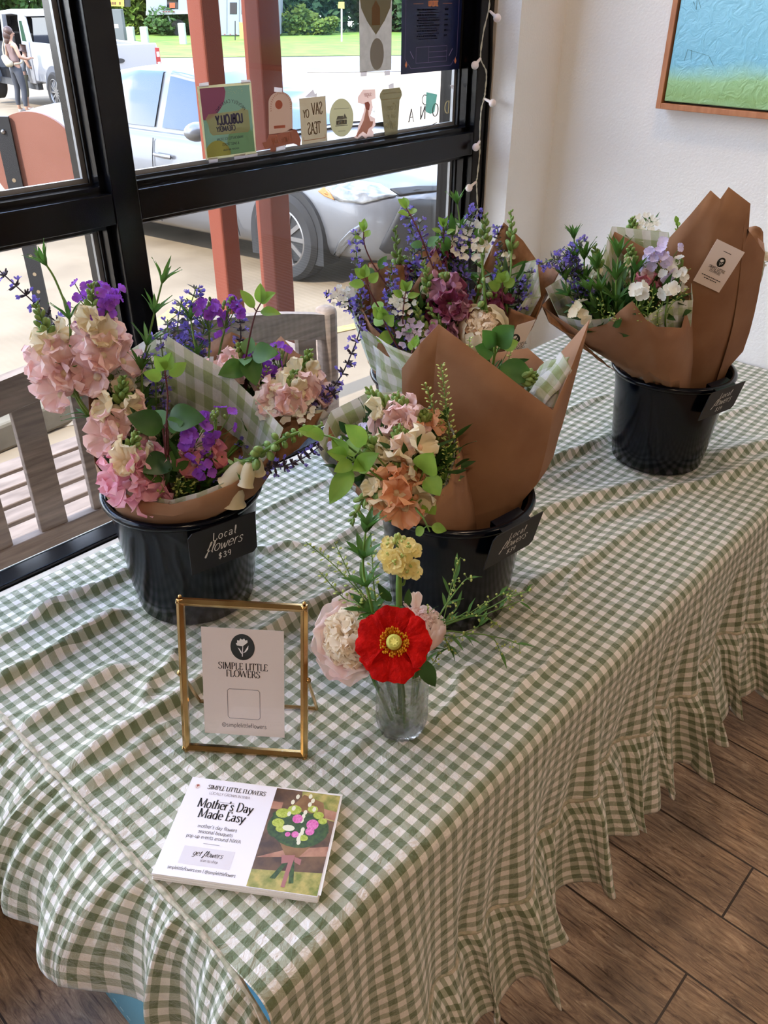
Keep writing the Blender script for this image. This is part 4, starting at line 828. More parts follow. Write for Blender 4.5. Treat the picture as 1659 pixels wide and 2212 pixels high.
# ================================================================ table and cloth
TOP = 0.745
TX0, TX1, TY0, TY1 = 0.226, 2.044, 0.350, 1.112
def table():
    t = thing('folding_table', ((TX0 + TX1) / 2, (TY0 + TY1) / 2, 0), 'long folding table under the green gingham cloth beside the window', 'table')
    MB().box((TX0 + .012, TY0 + .022, .70), (TX1 - .01, TY1 - .01, .728)).obj('tabletop', mat('pale_plastic', (210, 205, 198), .6), t, bevel=.008, smooth=False)
    m = mat('grey_steel_leg', (110, 112, 116), .4, metal=.6)
    for x in (TX0 + .28, TX1 - .28):
        for y in (TY0 + .12, TY1 - .12): MB().tube([(x, y, 0), (x, y, .70)], .0125, 10).obj('leg', m, t)
        MB().tube([(x, TY0 + .12, .22), (x, TY1 - .12, .22)], .01, 8).obj('crossbar', m, t)
table()
def gingham(name, period, white, mid, dark, weave=True, transl=0.0, crinkle=0.65, skew=0.0):
    m = bpy.data.materials.new(name); m.use_nodes = True; N, L = m.node_tree.nodes, m.node_tree.links; b = N['Principled BSDF']; b.inputs['Roughness'].default_value = .85; b.inputs['Specular IOR Level'].default_value = .3; b.inputs['Sheen Weight'].default_value = .45
    uv = N.new('ShaderNodeUVMap'); s = N.new('ShaderNodeSeparateXYZ'); L.new(uv.outputs[0], s.inputs[0])
    bands = []
    for ax in ('X', 'Y'):
        d = N.new('ShaderNodeMath'); d.operation = 'DIVIDE'; d.inputs[1].default_value = period; L.new(s.outputs[ax], d.inputs[0])
        f = N.new('ShaderNodeMath'); f.operation = 'FRACT'; L.new(d.outputs[0], f.inputs[0])
        g = N.new('ShaderNodeMath'); g.operation = 'GREATER_THAN'; g.inputs[1].default_value = .5; L.new(f.outputs[0], g.inputs[0]); bands.append(g)
    a = N.new('ShaderNodeMath'); a.operation = 'ADD'; L.new(bands[0].outputs[0], a.inputs[0]); L.new(bands[1].outputs[0], a.inputs[1])
    h = N.new('ShaderNodeMath'); h.operation = 'MULTIPLY'; h.inputs[1].default_value = .5; L.new(a.outputs[0], h.inputs[0])
    r = N.new('ShaderNodeValToRGB'); r.color_ramp.interpolation = 'CONSTANT'; e = r.color_ramp.elements; e[0].position = 0; e[0].color = lin(white); e[1].position = .75; e[1].color = lin(dark); k = e.new(.25); k.color = lin(mid); L.new(h.outputs[0], r.inputs[0])
    n = N.new('ShaderNodeTexNoise'); n.inputs['Scale'].default_value = 900 if weave else 120; n.inputs['Detail'].default_value = 3; L.new(uv.outputs[0], n.inputs['Vector'])
    v = N.new('ShaderNodeMapRange'); v.inputs[3].default_value = .86; v.inputs[4].default_value = 1.10; L.new(n.outputs[0], v.inputs[0])
    mu = N.new('ShaderNodeMixRGB'); mu.blend_type = 'MULTIPLY'; mu.inputs[0].default_value = 1; L.new(r.outputs[0], mu.inputs[1]); L.new(v.outputs[0], mu.inputs[2]); L.new(mu.outputs[0], b.inputs['Base Color'])
    if crinkle:
        n2 = N.new('ShaderNodeTexNoise'); n2.inputs['Scale'].default_value = 42; n2.inputs['Detail'].default_value = 6; n2.inputs['Roughness'].default_value = .6; n2.inputs['Distortion'].default_value = .8; L.new(uv.outputs[0], n2.inputs['Vector'])
        n3 = N.new('ShaderNodeTexNoise'); n3.inputs['Scale'].default_value = 160; n3.inputs['Detail'].default_value = 4; L.new(uv.outputs[0], n3.inputs['Vector'])
        ad = N.new('ShaderNodeMath'); ad.operation = 'MULTIPLY_ADD'; ad.inputs[1].default_value = .35; L.new(n3.outputs[0], ad.inputs[0]); L.new(n2.outputs[0], ad.inputs[2])
        bp = N.new('ShaderNodeBump'); bp.inputs['Strength'].default_value = crinkle; bp.inputs['Distance'].default_value = .012; L.new(ad.outputs[0], bp.inputs['Height']); L.new(bp.outputs[0], b.inputs['Normal'])
    if transl:
        tr = N.new('ShaderNodeBsdfTranslucent'); L.new(mu.outputs[0], tr.inputs[0]); ms = N.new('ShaderNodeMixShader'); ms.inputs[0].default_value = transl; L.new(b.outputs[0], ms.inputs[1]); L.new(tr.outputs[0], ms.inputs[2])
        tp = N.new('ShaderNodeBsdfTransparent'); m2 = N.new('ShaderNodeMixShader'); m2.inputs[0].default_value = .12; L.new(ms.outputs[0], m2.inputs[1]); L.new(tp.outputs[0], m2.inputs[2]); L.new(m2.outputs[0], N['Material Output'].inputs[0])
    return m
m_cloth = gingham('sage_gingham_cotton', .0205, (238, 231, 224), (172, 174, 152), (108, 120, 88))
m_tissue = gingham('gingham_tissue', .030, (232, 232, 228), (206, 212, 190), (176, 190, 142), weave=False, transl=.35, crinkle=.35)

def seg(px0, px1, amp, w, skew=0.5):
    a, b = at_z(*px0, TOP), at_z(*px1, TOP); return (a.x, a.y, b.x, b.y, amp, w, skew)
CREASES = [seg((0, 1487), (276, 1323), .010, .013), seg((96, 1328), (279, 1242), .008, .011), seg((60, 1575), (253, 1449), .007, .013), seg((208, 1634), (700, 1297), .010, .016), seg((306, 1520), (385, 1415), .006, .010),
           seg((-40, 1400), (150, 1310), .004, .010), seg((110, 1760), (360, 1580), .005, .012), seg((1130, 1033), (1320, 945), .008, .012), seg((1120, 1130), (1659, 960), .007, .02), seg((560, 1110), (800, 1000), .003, .008), seg((1050, 960), (1300, 860), .003, .007),
           seg((540, 1195), (640, 1175), .004, .008), seg((1195, 1410), (1085, 1530), .003, .006), seg((1010, 1440), (950, 1560), .004, .008), seg((1255, 1215), (1215, 1290), .003, .006), seg((640, 1680), (830, 1590), .003, .014), seg((620, 1420), (840, 1300), .004, .012), seg((1100, 1290), (1420, 1130), .004, .02), seg((200, 1840), (420, 1700), .005, .02), seg((560, 2010), (800, 1900), .003, .02), seg((1200, 1030), (1600, 890), .003, .008), seg((700, 1180), (850, 1110), .004, .01), seg((1310, 1110), (1659, 1000), .006, .016)]
def cloth_h(x, y):
    h = 0.0
    for (ax, ay, bx, by, amp, w, sk) in CREASES:
        dx, dy = bx - ax, by - ay; L2 = dx * dx + dy * dy; t = ((x - ax) * dx + (y - ay) * dy) / L2
        if t < -.25 or t > 1.25: continue
        wob = .004 * sin(t * 9 + ax * 30); d = ((x - ax) * dy - (y - ay) * dx) / math.sqrt(L2) + wob
        e = max(0, min(1, (t + .25) / .35)) * max(0, min(1, (1.25 - t) / .35)); e = e * e * (3 - 2 * e)
        ww = w * (.55 if d > 0 else 1.35)
        q = d / ww
        if abs(q) < 3.5: h += 2.1 * amp * e * math.exp(-q * q)
    h += .0022 * noise.noise(V((x * 7, y * 13, 3))) + .0014 * noise.noise(V((x * 22, y * 30, 9))) + .0006 * noise.noise(V((x * 60, y * 70, 5)))
    return h
FLAT = []                                     # places pressed flat by what stands on them: (x, y, r)
SEAMZ = [(.1, .50), (.30, .475), (.45, .470), (.60, .455), (.75, .50), (.87, .525), (.98, .52), (1.1, .495), (1.3, .522), (1.6, .50), (1.9, .51), (2.1, .51)]
def seamz(x): return interp(SEAMZ, x)[0]
RR = .024
def front_wave(x, t):
    return t ** 1.15 * (.014 * sin(x * 2 * pi / .19 + 1.3 * sin(x * 7)) + .010 * sin(x * 2 * pi / .083 + 2 + sin(x * 23))) + .010 * t * sin(x * 4.3 + 1)
def cloth():
    t = thing('tablecloth', ((TX0 + TX1) / 2, TY0, TOP), 'green and cream gingham tablecloth with a gathered ruffle draped over the long table', 'tablecloth')
    mb = MB(); xs = []
    nx = 330
    for i in range(nx + 1): xs.append(lerp(TX0, 2.049, (i / nx)))
    ys = []
    D0 = .10; flat = TY1 - TY0 - RR
    nb, nf, na, nd = 5, 130, 8, 34
    vs_ = [('b', k / nb) for k in range(nb)] + [('f', k / nf) for k in range(nf)] + [('a', k / na) for k in range(na)] + [('d', k / nd) for k in range(nd + 1)]
    rows = []
    for (kind, q) in vs_:
        row = []
        for x in xs:
            zs = seamz(x); drop = TOP - RR - zs
            if kind == 'b': p = (x, TY1 + .004, TOP - .02 * 1 - D0 * (1 - q) + .018); v = TY1 + D0 * (1 - q)
            elif kind == 'f':
                y = TY1 - flat * q; h = cloth_h(x, y); ed = min(1, (1 - q) * flat / .03); eb = min(1, q * flat / .02)
                h = h * (.35 + .65 * ed) * eb
                for (fx, fy, fr) in FLAT:
                    dd = math.hypot(x - fx, y - fy)
                    if dd < fr * 1.35: h *= max(0, min(1, (dd - fr) / (fr * .35)))
                lx = min(1, (x - TX0) / .03)
                p = (x, y, TOP + h * (.4 + .6 * lx)); v = y
            elif kind == 'a':
                a = q * pi / 2; y = TY0 + RR - RR * sin(a); z = TOP - RR + RR * cos(a); w = front_wave(x, 0) * q
                p = (x, y, z + cloth_h(x, TY0 + RR) * .35 * cos(a)); v = TY0 + RR - RR * a
            else:
                w = front_wave(x, q); p = (x, TY0 - .012 * q - w - .002 * noise.noise(V((x * 26, q * 9, 1))), TOP - RR - drop * q); v = TY0 + RR - RR * pi / 2 - drop * q
            row.append(mb.vert(p, (x + .022 * v, v - .03 * x)))
        rows.append(row)
    for a, b in zip(rows, rows[1:]):
        for i in range(nx): mb.face((a[i], a[i + 1], b[i + 1], b[i]))
    mb.obj('cloth_panel', m_cloth, t, angle=180)
    # seam path: down the left edge of the table, round the corner, along the front
    ctrl = [V((TX0, TY1, TOP - .002)), V((TX0 - .002, 1.0, TOP + .001)), V((TX0, .9, TOP)), V((TX0, .75, TOP)), V((TX0, .6, TOP)), V((TX0, .5, TOP)), V((TX0, .43, TOP - .002)), V((TX0 - .002, .375, TOP - .015)), V((TX0 + .0, .342, TOP - .07)), V((TX0 + .01, .335, .64)), V((TX0 + .03, .33, .56)), V((TX0 + .06, .328, .50))]
    x = .36
    while x < 2.05: ctrl.append(V((x, TY0 - .012 - front_wave(x, 1), seamz(x)))); x += .0125
    path = catmull(ctrl, 14); 
    cum = [0.0]
    for a, b in zip(path, path[1:]): cum.append(cum[-1] + (b - a).length)
    tot = cum[-1]; n = 1100; pts = []; j = 0
    for i in range(n + 1):
        s = tot * i / n
        while j < len(cum) - 2 and cum[j + 1] < s: j += 1
        f = (s - cum[j]) / max(1e-6, cum[j + 1] - cum[j]); pts.append(path[j].lerp(path[j + 1], f))
    corner = .74; corner2 = 1.06                      # arc length where the left edge ends / the front begins
    mb = MB(); nt = 20; idx = []
    for i, p in enumerate(pts):
        s = tot * i / n; c = max(0, min(1, (s - corner) / (corner2 - corner))); c = c * c * (3 - 2 * c)
        out = V((-(1 - c), -c * 1.0, 0)); out = out.normalized() if out.length > .01 else V((-1, -1, 0)).normalized()
        tg = V((out.y, -out.x, 0)) * -1
        row = []
        A = (sin(s * 2 * pi / .115 + 1.9 * sin(s * 9.0)) * .62 + .42 * sin(s * 2 * pi / .061 + 1.3 + 1.2 * sin(s * 17)) + .3 * sin(s * 2 * pi / .23))
        A2 = cos(s * 2 * pi / .115 + 1.9 * sin(s * 9.0))
        fine = sin(s * 2 * pi / .019 + 3 * sin(s * 31)) * .6 + sin(s * 2 * pi / .031)
        for k in range(nt + 1):
            q = k / nt; ht = .172
            # left hem lies out from the table edge, front hem hangs
            hg = max(0, min(1, (s - .50) / .13)); lo_ = lerp(.104, .045, hg)
            o = (1 - c) * (lo_ * (1 - (1 - q) ** 1.7)) + c * (.012 * min(1, q * 6) + .042 * q ** 1.2)
            dn = (1 - c) * (.030 * q + lerp(.095, .13, hg) * q ** 1.8) + c * (.160 * q)
            amp = (.029 * c + .020 * (1 - c)) * q ** .8
            z_l = (1 - c) * .016 * A * q ** .7
            pp = p + out * (o + A * amp + fine * .0022 * (1 - q) * min(1, q * 8)) + tg * (A2 * (.012 + .010 * c) * q) + V((0, 0, -dn + z_l * .8 + .003 * fine * (1 - q) * min(1, q * 8) * (1 - c) + c * .004 * q * A2))
            pp += V((noise.noise(V((s * 30, q * 3, 0))), noise.noise(V((s * 30, q * 3, 7))), noise.noise(V((s * 30, q * 3, 15))))) * .004 * q
            row.append(mb.vert(pp, (s * 1.45, q * .175)))
        idx.append(row)
    for i in range(n):
        for k in range(nt): mb.face((idx[i][k], idx[i + 1][k], idx[i + 1][k + 1], idx[i][k + 1]))
    mb.obj('ruffle', m_cloth, t, angle=180, solid=.0008)
    # stitched piping that hides the gathers
    sp = MB(); rad = [.0032 + .0008 * sin(i * .9) for i in range(len(pts[::3]))]
    sp.tube([p + V((0, 0, .0015 + .001 * sin(i * 1.7))) for i, p in enumerate(pts[::3])], rad, 6)
    sp.obj('seam_piping', mat('cream_seam', (206, 192, 172), .9, c2=(150, 150, 126), nscale=120), t)
# bases that press the cloth flat
B1 = (.554, .905); B2 = (.809, .614); B3 = (1.447, .601); B4 = (1.115, .915)
for b in (B1, B2, B3, B4): FLAT.append((b[0], b[1], .095))
FLAT += [(.559, .485, .04), (.33, .50, .13), (.40, .60, .08)]
cloth()
# pale blue box standing on the floor under the table end
bxA, bxB = at_z(173, 2052, .02), at_z(268, 2205, .02)
bb = thing('cardboard_box', (.35, .77, 0), 'pale blue box on the floor peeking out under the ruffle at the table end', 'box')
bo = MB(); bo.box((.252, .55, .001), (.45, .992, .25)); bo.obj('carton', mat('pale_blue_card', (128, 200, 222), .5), bb, smooth=False, bevel=.003)
hl = MB()
for i in range(18): hl.box((.2513, .61 + i * .021, .03), (.2519, .62 + i * .021, .034))
hl.obj('perforation', mat('pale_cut', (190, 225, 232), .6), bb, smooth=False)

# ================================================================ buckets with price cards
m_bucket = mat('navy_enamel', (3, 9, 22), 0.17, spec=0.32, c2=(3, 7, 17), nscale=9, bump=0.05, bscale=9)
BH, RBK, RRK = .190, .087, .113
def bucket(c, label):
    t = thing('flower_bucket', (c[0], c[1], TOP), label, 'bucket', 'navy flower buckets')
    M = Matrix.Translation((c[0], c[1], TOP + .002))
    pr = [(0, .004), (RBK - .006, .004), (RBK - .001, .0), (RBK, .004), (RRK - .006, BH - .012), (RRK - .002, BH - .006), (RRK, BH - .002)]
    a = MB(); a.lathe([(0, .0), (RBK - .008, .0), (RBK - .001, .004), (RBK + .0045, .04), (RRK - .011, BH - .035), (RRK - .0065, BH - .010), (RRK - .0075, BH - .004), (RRK - .012, BH - .010), (RBK + .002, .04), (RBK - .006, .008), (0, .008)], 72, M)
    a.obj('pail', m_bucket, t, angle=60)
    r = MB(); r.lathe([(RRK - .0065, BH - .009), (RRK - .001, BH - .008), (RRK + .0012, BH - .003), (RRK - .0005, BH + .002), (RRK - .006, BH + .003), (RRK - .0095, BH - .001), (RRK - .0075, BH - .008)], 72, M); r.obj('rim', m_bucket, t, angle=80)
    return t
bucket(B1, 'navy bucket of pink and purple bouquets on the left, behind the brass frame')
bucket(B2, 'navy bucket behind the glass vase, holding a peach bouquet and a big kraft cone')
bucket(B3, 'navy bucket standing alone at the right end of the table against the white wall')
bucket(B4, 'navy bucket almost hidden at the back of the table behind the big kraft cone')
# ================================================================ lettering
def arc(cx, cy, rx, ry, a0, a1, n=14):
    return [(cx + rx * cos(radians(lerp(a0, a1, i / n))), cy + ry * sin(radians(lerp(a0, a1, i / n)))) for i in range(n + 1)]
CAP = {   # pen skeletons on a 1-high cap, (advance, strokes)
 'S': (.62, [[(.53, .80), (.50, .93), (.30, 1.0), (.12, .90), (.10, .73), (.28, .56), (.46, .42), (.50, .20), (.36, .02), (.18, .01), (.06, .14), (.04, .24)]]),
 'I': (.30, [[(.15, 0), (.15, 1)]]), 'M': (1.0, [[(.12, 0), (.14, 1)], [(.14, 1), (.48, .08)], [(.48, .08), (.82, 1)], [(.82, 1), (.86, 0)]]),
 'P': (.62, [[(.14, 0), (.14, 1)], [(.14, 1)] + arc(.30, .74, .24, .26, 90, -90, 10) + [(.14, .48)]]), 'L': (.56, [[(.14, 1), (.14, 0)], [(.14, .0), (.50, 0), (.52, .2)]]),
 'E': (.60, [[(.14, 0), (.14, 1)], [(.14, 1), (.50, 1), (.51, .84)], [(.14, .52), (.40, .52)], [(.14, 0), (.52, 0), (.54, .18)]]), 'T': (.66, [[(.33, 0), (.33, 1)], [(.05, .84), (.05, 1), (.61, 1), (.61, .84)]]),
 'F': (.56, [[(.14, 0), (.14, 1)], [(.14, 1), (.50, 1), (.51, .84)], [(.14, .52), (.40, .52)]]), 'O': (.86, [arc(.43, .5, .36, .51, 90, 450, 24)]),
 'W': (1.1, [[(.04, 1), (.28, .02)], [(.28, .02), (.55, .96)], [(.55, .96), (.80, .02)], [(.80, .02), (1.04, 1)]]), 'R': (.68, [[(.14, 0), (.14, 1)], [(.14, 1)] + arc(.30, .76, .22, .24, 90, -90, 10) + [(.14, .52)], [(.32, .52), (.62, 0)]]),
 'D': (.80, [[(.14, 0), (.14, 1)], [(.14, 1)] + arc(.28, .5, .42, .5, 90, -90, 14) + [(.14, 0)]]), 'N': (.84, [[(.12, 0), (.12, 1)], [(.12, 1), (.70, 0)], [(.70, 0), (.70, 1)]]), 'A': (.80, [[(.06, 0), (.38, 1)], [(.38, 1), (.72, 0)], [(.19, .36), (.57, .36)]]),
 'Y': (.74, [[(.37, 0), (.37, .46)], [(.05, 1), (.37, .46)], [(.69, 1), (.37, .46)]]), 'a': (.54, [[(.10, .52), (.18, .62), (.32, .62), (.40, .50), (.40, .08), (.48, 0)], arc(.24, .17, .16, .17, 40, 400, 14)]),
 'o': (.56, [arc(.28, .31, .22, .32, 90, 450, 18)]), 't': (.38, [[(.18, .84), (.18, .12), (.24, .01), (.34, .03)], [(.04, .62), (.34, .62)]]), 'h': (.60, [[(.12, 0), (.12, 1.02)], [(.12, .46), (.24, .62), (.38, .62), (.46, .50), (.46, 0)]]), 'e': (.50, [[(.09, .34), (.44, .34), (.42, .52), (.28, .63), (.12, .52), (.07, .30), (.14, .08), (.28, 0), (.44, .10)]]),
 'r': (.42, [[(.12, 0), (.12, .62)], [(.12, .42), (.22, .58), (.36, .62)]]), "'": (.22, [[(.12, 1), (.10, .78)]]), 's': (.44, [[(.36, .50), (.28, .62), (.14, .60), (.10, .46), (.24, .34), (.36, .20), (.32, .03), (.16, 0), (.06, .12)]]), 'd': (.60, [[(.46, 1.02), (.46, 0)], arc(.27, .31, .20, .31, 20, 380, 16)]),
 'y': (.54, [[(.05, .62), (.26, .02)], [(.49, .62), (.26, .02), (.16, -.24), (.04, -.26)]]), ' ': (.32, []),
 'l': (.24, [[(.06, .1), (.20, .62), (.20, .98), (.12, .92), (.12, .1), (.22, .0)]]), 'c': (.44, [[(.38, .50), (.26, .62), (.12, .48), (.08, .22), (.18, .02), (.36, .10)]]), 'f': (.40, [[(.06, .30), (.28, .72), (.30, .98), (.22, .98), (.18, .70), (.14, -.26), (.06, -.34), (.02, -.22), (.16, .10), (.34, .24)]]), 'w': (.66, [[(.04, .56), (.12, .06), (.22, .02), (.34, .50), (.42, .04), (.52, .06), (.62, .60)]]),
 '$': (.54, [[(.42, .66), (.28, .78), (.12, .68), (.16, .48), (.38, .36), (.40, .16), (.22, .06), (.06, .18)], [(.27, .94), (.24, -.08)]]), '3': (.50, [[(.08, .70), (.22, .82), (.38, .72), (.34, .52), (.20, .44), (.40, .34), (.42, .14), (.22, .0), (.06, .12)]]), '9': (.50, [arc(.25, .58, .17, .20, 0, 360, 14), [(.42, .58), (.40, .2), (.30, .0)]]), 'g': (.54, [arc(.26, .31, .19, .30, 20, 380, 16), [(.46, .62), (.44, -.14), (.28, -.30), (.10, -.22)]]), 'n': (.58, [[(.10, 0), (.10, .62)], [(.10, .44), (.24, .62), (.38, .60), (.44, .46), (.44, 0)]]), 'u': (.56, [[(.08, .62), (.10, .14), (.22, 0), (.38, .10), (.44, .30)], [(.44, .62), (.46, .0)]]), 'v': (.5, [[(.05, .62), (.24, 0), (.46, .62)]]), 'J': (.5, [[(.40, 1), (.38, .1), (.22, -.05), (.06, .1)]]), 'm': (.86, [[(.10, 0), (.10, .62)], [(.10, .44), (.22, .6), (.36, .56), (.40, .4), (.40, 0)], [(.40, .42), (.54, .6), (.68, .56), (.72, .4), (.72, 0)]]),
 'p': (.56, [[(.12, -.3), (.12, .62)], arc(.28, .31, .19, .30, 160, 520, 16)]), '@': (1.0, [arc(.5, .4, .18, .2, 0, 360, 12), [(.68, .6), (.68, .25), (.85, .25)] + arc(.5, .4, .42, .48, -10, 310, 20)]), 'i': (.24, [[(.12, 0), (.12, .62)], [(.12, .8), (.12, .84)]]), 'b': (.58, [[(.12, 1), (.12, 0)], arc(.28, .31, .2, .31, 160, 520, 16)]), 'q': (.58, [[(.46, .62), (.46, -.3)], arc(.27, .31, .2, .31, 20, 380, 16)]), '-': (.4, [[(.06, .3), (.34, .3)]]), '.': (.2, [[(.1, 0), (.1, .05)]]), '|': (.3, [[(.15, -.1), (.15, 1)]]), 'G': (.86, [arc(.45, .5, .37, .51, 45, 330, 20) + [(.78, .45), (.55, .45)]]), 'C': (.78, [arc(.44, .5, .36, .51, 50, 310, 20)]), 'B': (.66, [[(.14, 0), (.14, 1)], [(.14, 1)] + arc(.3, .77, .2, .23, 90, -90, 8) + [(.14, .54)], [(.3, .54)] + arc(.32, .27, .25, .27, 90, -90, 8) + [(.14, 0)]]), 'U': (.76, [[(.12, 1), (.12, .3), (.22, .05), (.4, 0), (.58, .05), (.66, .3), (.66, 1)]]), 'H': (.8, [[(.14, 0), (.14, 1)], [(.66, 0), (.66, 1)], [(.14, .52), (.66, .52)]]), 'V': (.76, [[(.05, 1), (.38, 0)], [(.38, 0), (.72, 1)]]), '&': (.8, [[(.7, .0), (.2, .7), (.25, .95), (.42, .95), (.45, .75), (.1, .4), (.1, .1), (.35, 0), (.7, .4)]]), 'Q': (.86, [arc(.43, .5, .36, .51, 90, 450, 24), [(.5, .2), (.8, -.1)]]),
}
SANS = None
def measure(s, track=0.0): return sum(CAP.get(ch, CAP['o'])[0] + track for ch in s)
def write(mb, s, origin, ux, uy, nrm, size, thick=.13, thin=.035, align=.5, serif=True, shear=0.0, curve=False, track=0.0, lift=.0003, xs=1.0, arcr=None):
    """Letters as flat pen strokes lying on the plane (origin, ux, uy)."""
    W = measure(s, track) * xs; x0 = -W * align
    for ch in s:
        adv, strokes = CAP.get(ch, CAP['o'])
        if not curve and ch == 'f': adv, strokes = .36, [[(.34, .98), (.24, 1.0), (.17, .86), (.17, 0)], [(.04, .62), (.32, .62)]]
        if not curve and ch == 'l': adv, strokes = .24, [[(.12, 0), (.12, 1.02)]]
        thin = max(thin, .05)
        for st in strokes:
            p2 = [(x0 + x * xs + y * shear, y) for x, y in st]
            if curve or len(p2) > 5 or ch in 'SeaschfgrtlwvJuwn$39' and len(p2) > 3: p2 = [(q.x, q.y) for q in catmull([(x, y, 0) for x, y in p2], 3)]
            L_, R_ = [], []
            for i in range(len(p2)):
                a, b = p2[max(0, i - 1)], p2[min(len(p2) - 1, i + 1)]; dx, dy = b[0] - a[0], b[1] - a[1]; l = math.hypot(dx, dy) or 1; dx /= l; dy /= l
                vert = abs(dy) ** 1.5
                if serif and ch in 'MNAWVY' and abs(dx) > .1 and dy * dx > 0 : vert *= .15
                w = lerp(thin, thick, vert) * .5; nx_, ny_ = -dy * w, dx * w
                L_.append((p2[i][0] + nx_, p2[i][1] + ny_)); R_.append((p2[i][0] - nx_, p2[i][1] - ny_))
            def W3(q):
                x, y = q
                if arcr:
                    a = x / arcr; x, y = (arcr + y) * sin(a), (arcr + y) * cos(a) - arcr
                return V(origin) + ux * (x * size) + uy * (y * size) + nrm * lift
            A = [mb.vert(W3(q)) for q in L_]; B = [mb.vert(W3(q)) for q in R_]
            for i in range(len(A) - 1): mb.face((A[i], A[i + 1], B[i + 1], B[i]))
            if serif:
                for e in (p2[0], p2[-1]):
                    v_ = abs(p2[0][0] - p2[-1][0]) < .12 and len(p2) == 2 or ch in 'MNAWVY' and len(p2) == 2 and abs(p2[0][1] - p2[1][1]) > .5
                    if v_ and (e[1] < .03 or e[1] > .95 or abs(e[1] - .62) < .02):
                        q = [(e[0] - .09, e[1] - .015), (e[0] + .09, e[1] - .015), (e[0] + .09, e[1] + .015), (e[0] - .09, e[1] + .015)]; mb.face([mb.vert(W3(k)) for k in q])
        x0 += (adv + track) * xs
    return W * size
def greek(mb, rnd, origin, ux, uy, nrm, w, size, align=0):
    """unreadable small print: a row of short word-length dashes"""
    x = -w * align; end = x + w
    while x < end:
        l = min(end - x, rnd.uniform(1.2, 3.2) * size)
        if l > size * .4: mb.face([mb.vert(V(origin) + ux * a + uy * b + nrm * .0003) for a, b in ((x, 0), (x + l, 0), (x + l, size), (x, size))])
        x += l + size * .6
def flat(mb, pts, origin, ux, uy, nrm, lift=.0002): mb.face([mb.vert(V(origin) + ux * x + uy * y + nrm * lift) for x, y in pts])
def ell(cx, cy, rx, ry, n=28, a0=0, a1=360): return [(cx + rx * cos(radians(lerp(a0, a1, i / n))), cy + ry * sin(radians(lerp(a0, a1, i / n)))) for i in range(n)]
def stroke_line(mb, pts, w, origin, ux, uy, nrm, lift=.0003):
    for a, b in zip(pts, pts[1:]):
        dx, dy = b[0] - a[0], b[1] - a[1]; l = math.hypot(dx, dy) or 1; nx_, ny_ = -dy / l * w / 2, dx / l * w / 2
        flat(mb, [(a[0] + nx_, a[1] + ny_), (b[0] + nx_, b[1] + ny_), (b[0] - nx_, b[1] - ny_), (a[0] - nx_, a[1] - ny_)], origin, ux, uy, nrm, lift)
def flower_emblem(disc, ink, c, r, origin, ux, uy, nrm):
    """dark oval with a pale poppy-like flower, stem and two leaves"""
    flat(disc, ell(c[0], c[1], r * .86, r), origin, ux, uy, nrm, .0003)
    def F(pts): flat(ink, [(c[0] + x * r, c[1] + y * r) for x, y in pts], origin, ux, uy, nrm, .0006)
    for a, l, w in ((158, .50, .16), (132, .56, .16), (106, .58, .15), (80, .58, .15), (56, .56, .16)):
        a_ = radians(a); d = (cos(a_), sin(a_)); n_ = (-d[1], d[0]); b = (.02, .08)
        F([b, (b[0] + d[0] * l * .8 + n_[0] * w * .75, b[1] + d[1] * l * .8 + n_[1] * w * .75), (b[0] + d[0] * l * 1.05, b[1] + d[1] * l * 1.05), (b[0] + d[0] * l * .8 - n_[0] * w * .75, b[1] + d[1] * l * .8 - n_[1] * w * .75)])
    F([(.0, .08), (.05, .08), (.0, -.72), (-.06, -.72)])
    F([(-.04, -.56), (-.16, -.40), (-.34, -.02), (-.20, -.14), (-.08, -.34)]); F([(-.01, -.46), (.12, -.34), (.42, .16), (.40, -.12), (.22, -.36)])
m_ink = mat('black_ink', (24, 22, 24), .6); m_paperw = mat('white_card', (240, 234, 228), .55); m_chalk = mat('chalk_white', (226, 222, 216), .8); m_ovalink = mat('deep_green_ink', (26, 32, 28), .6)
m_greyink = mat('grey_ink', (120, 112, 118), .6)

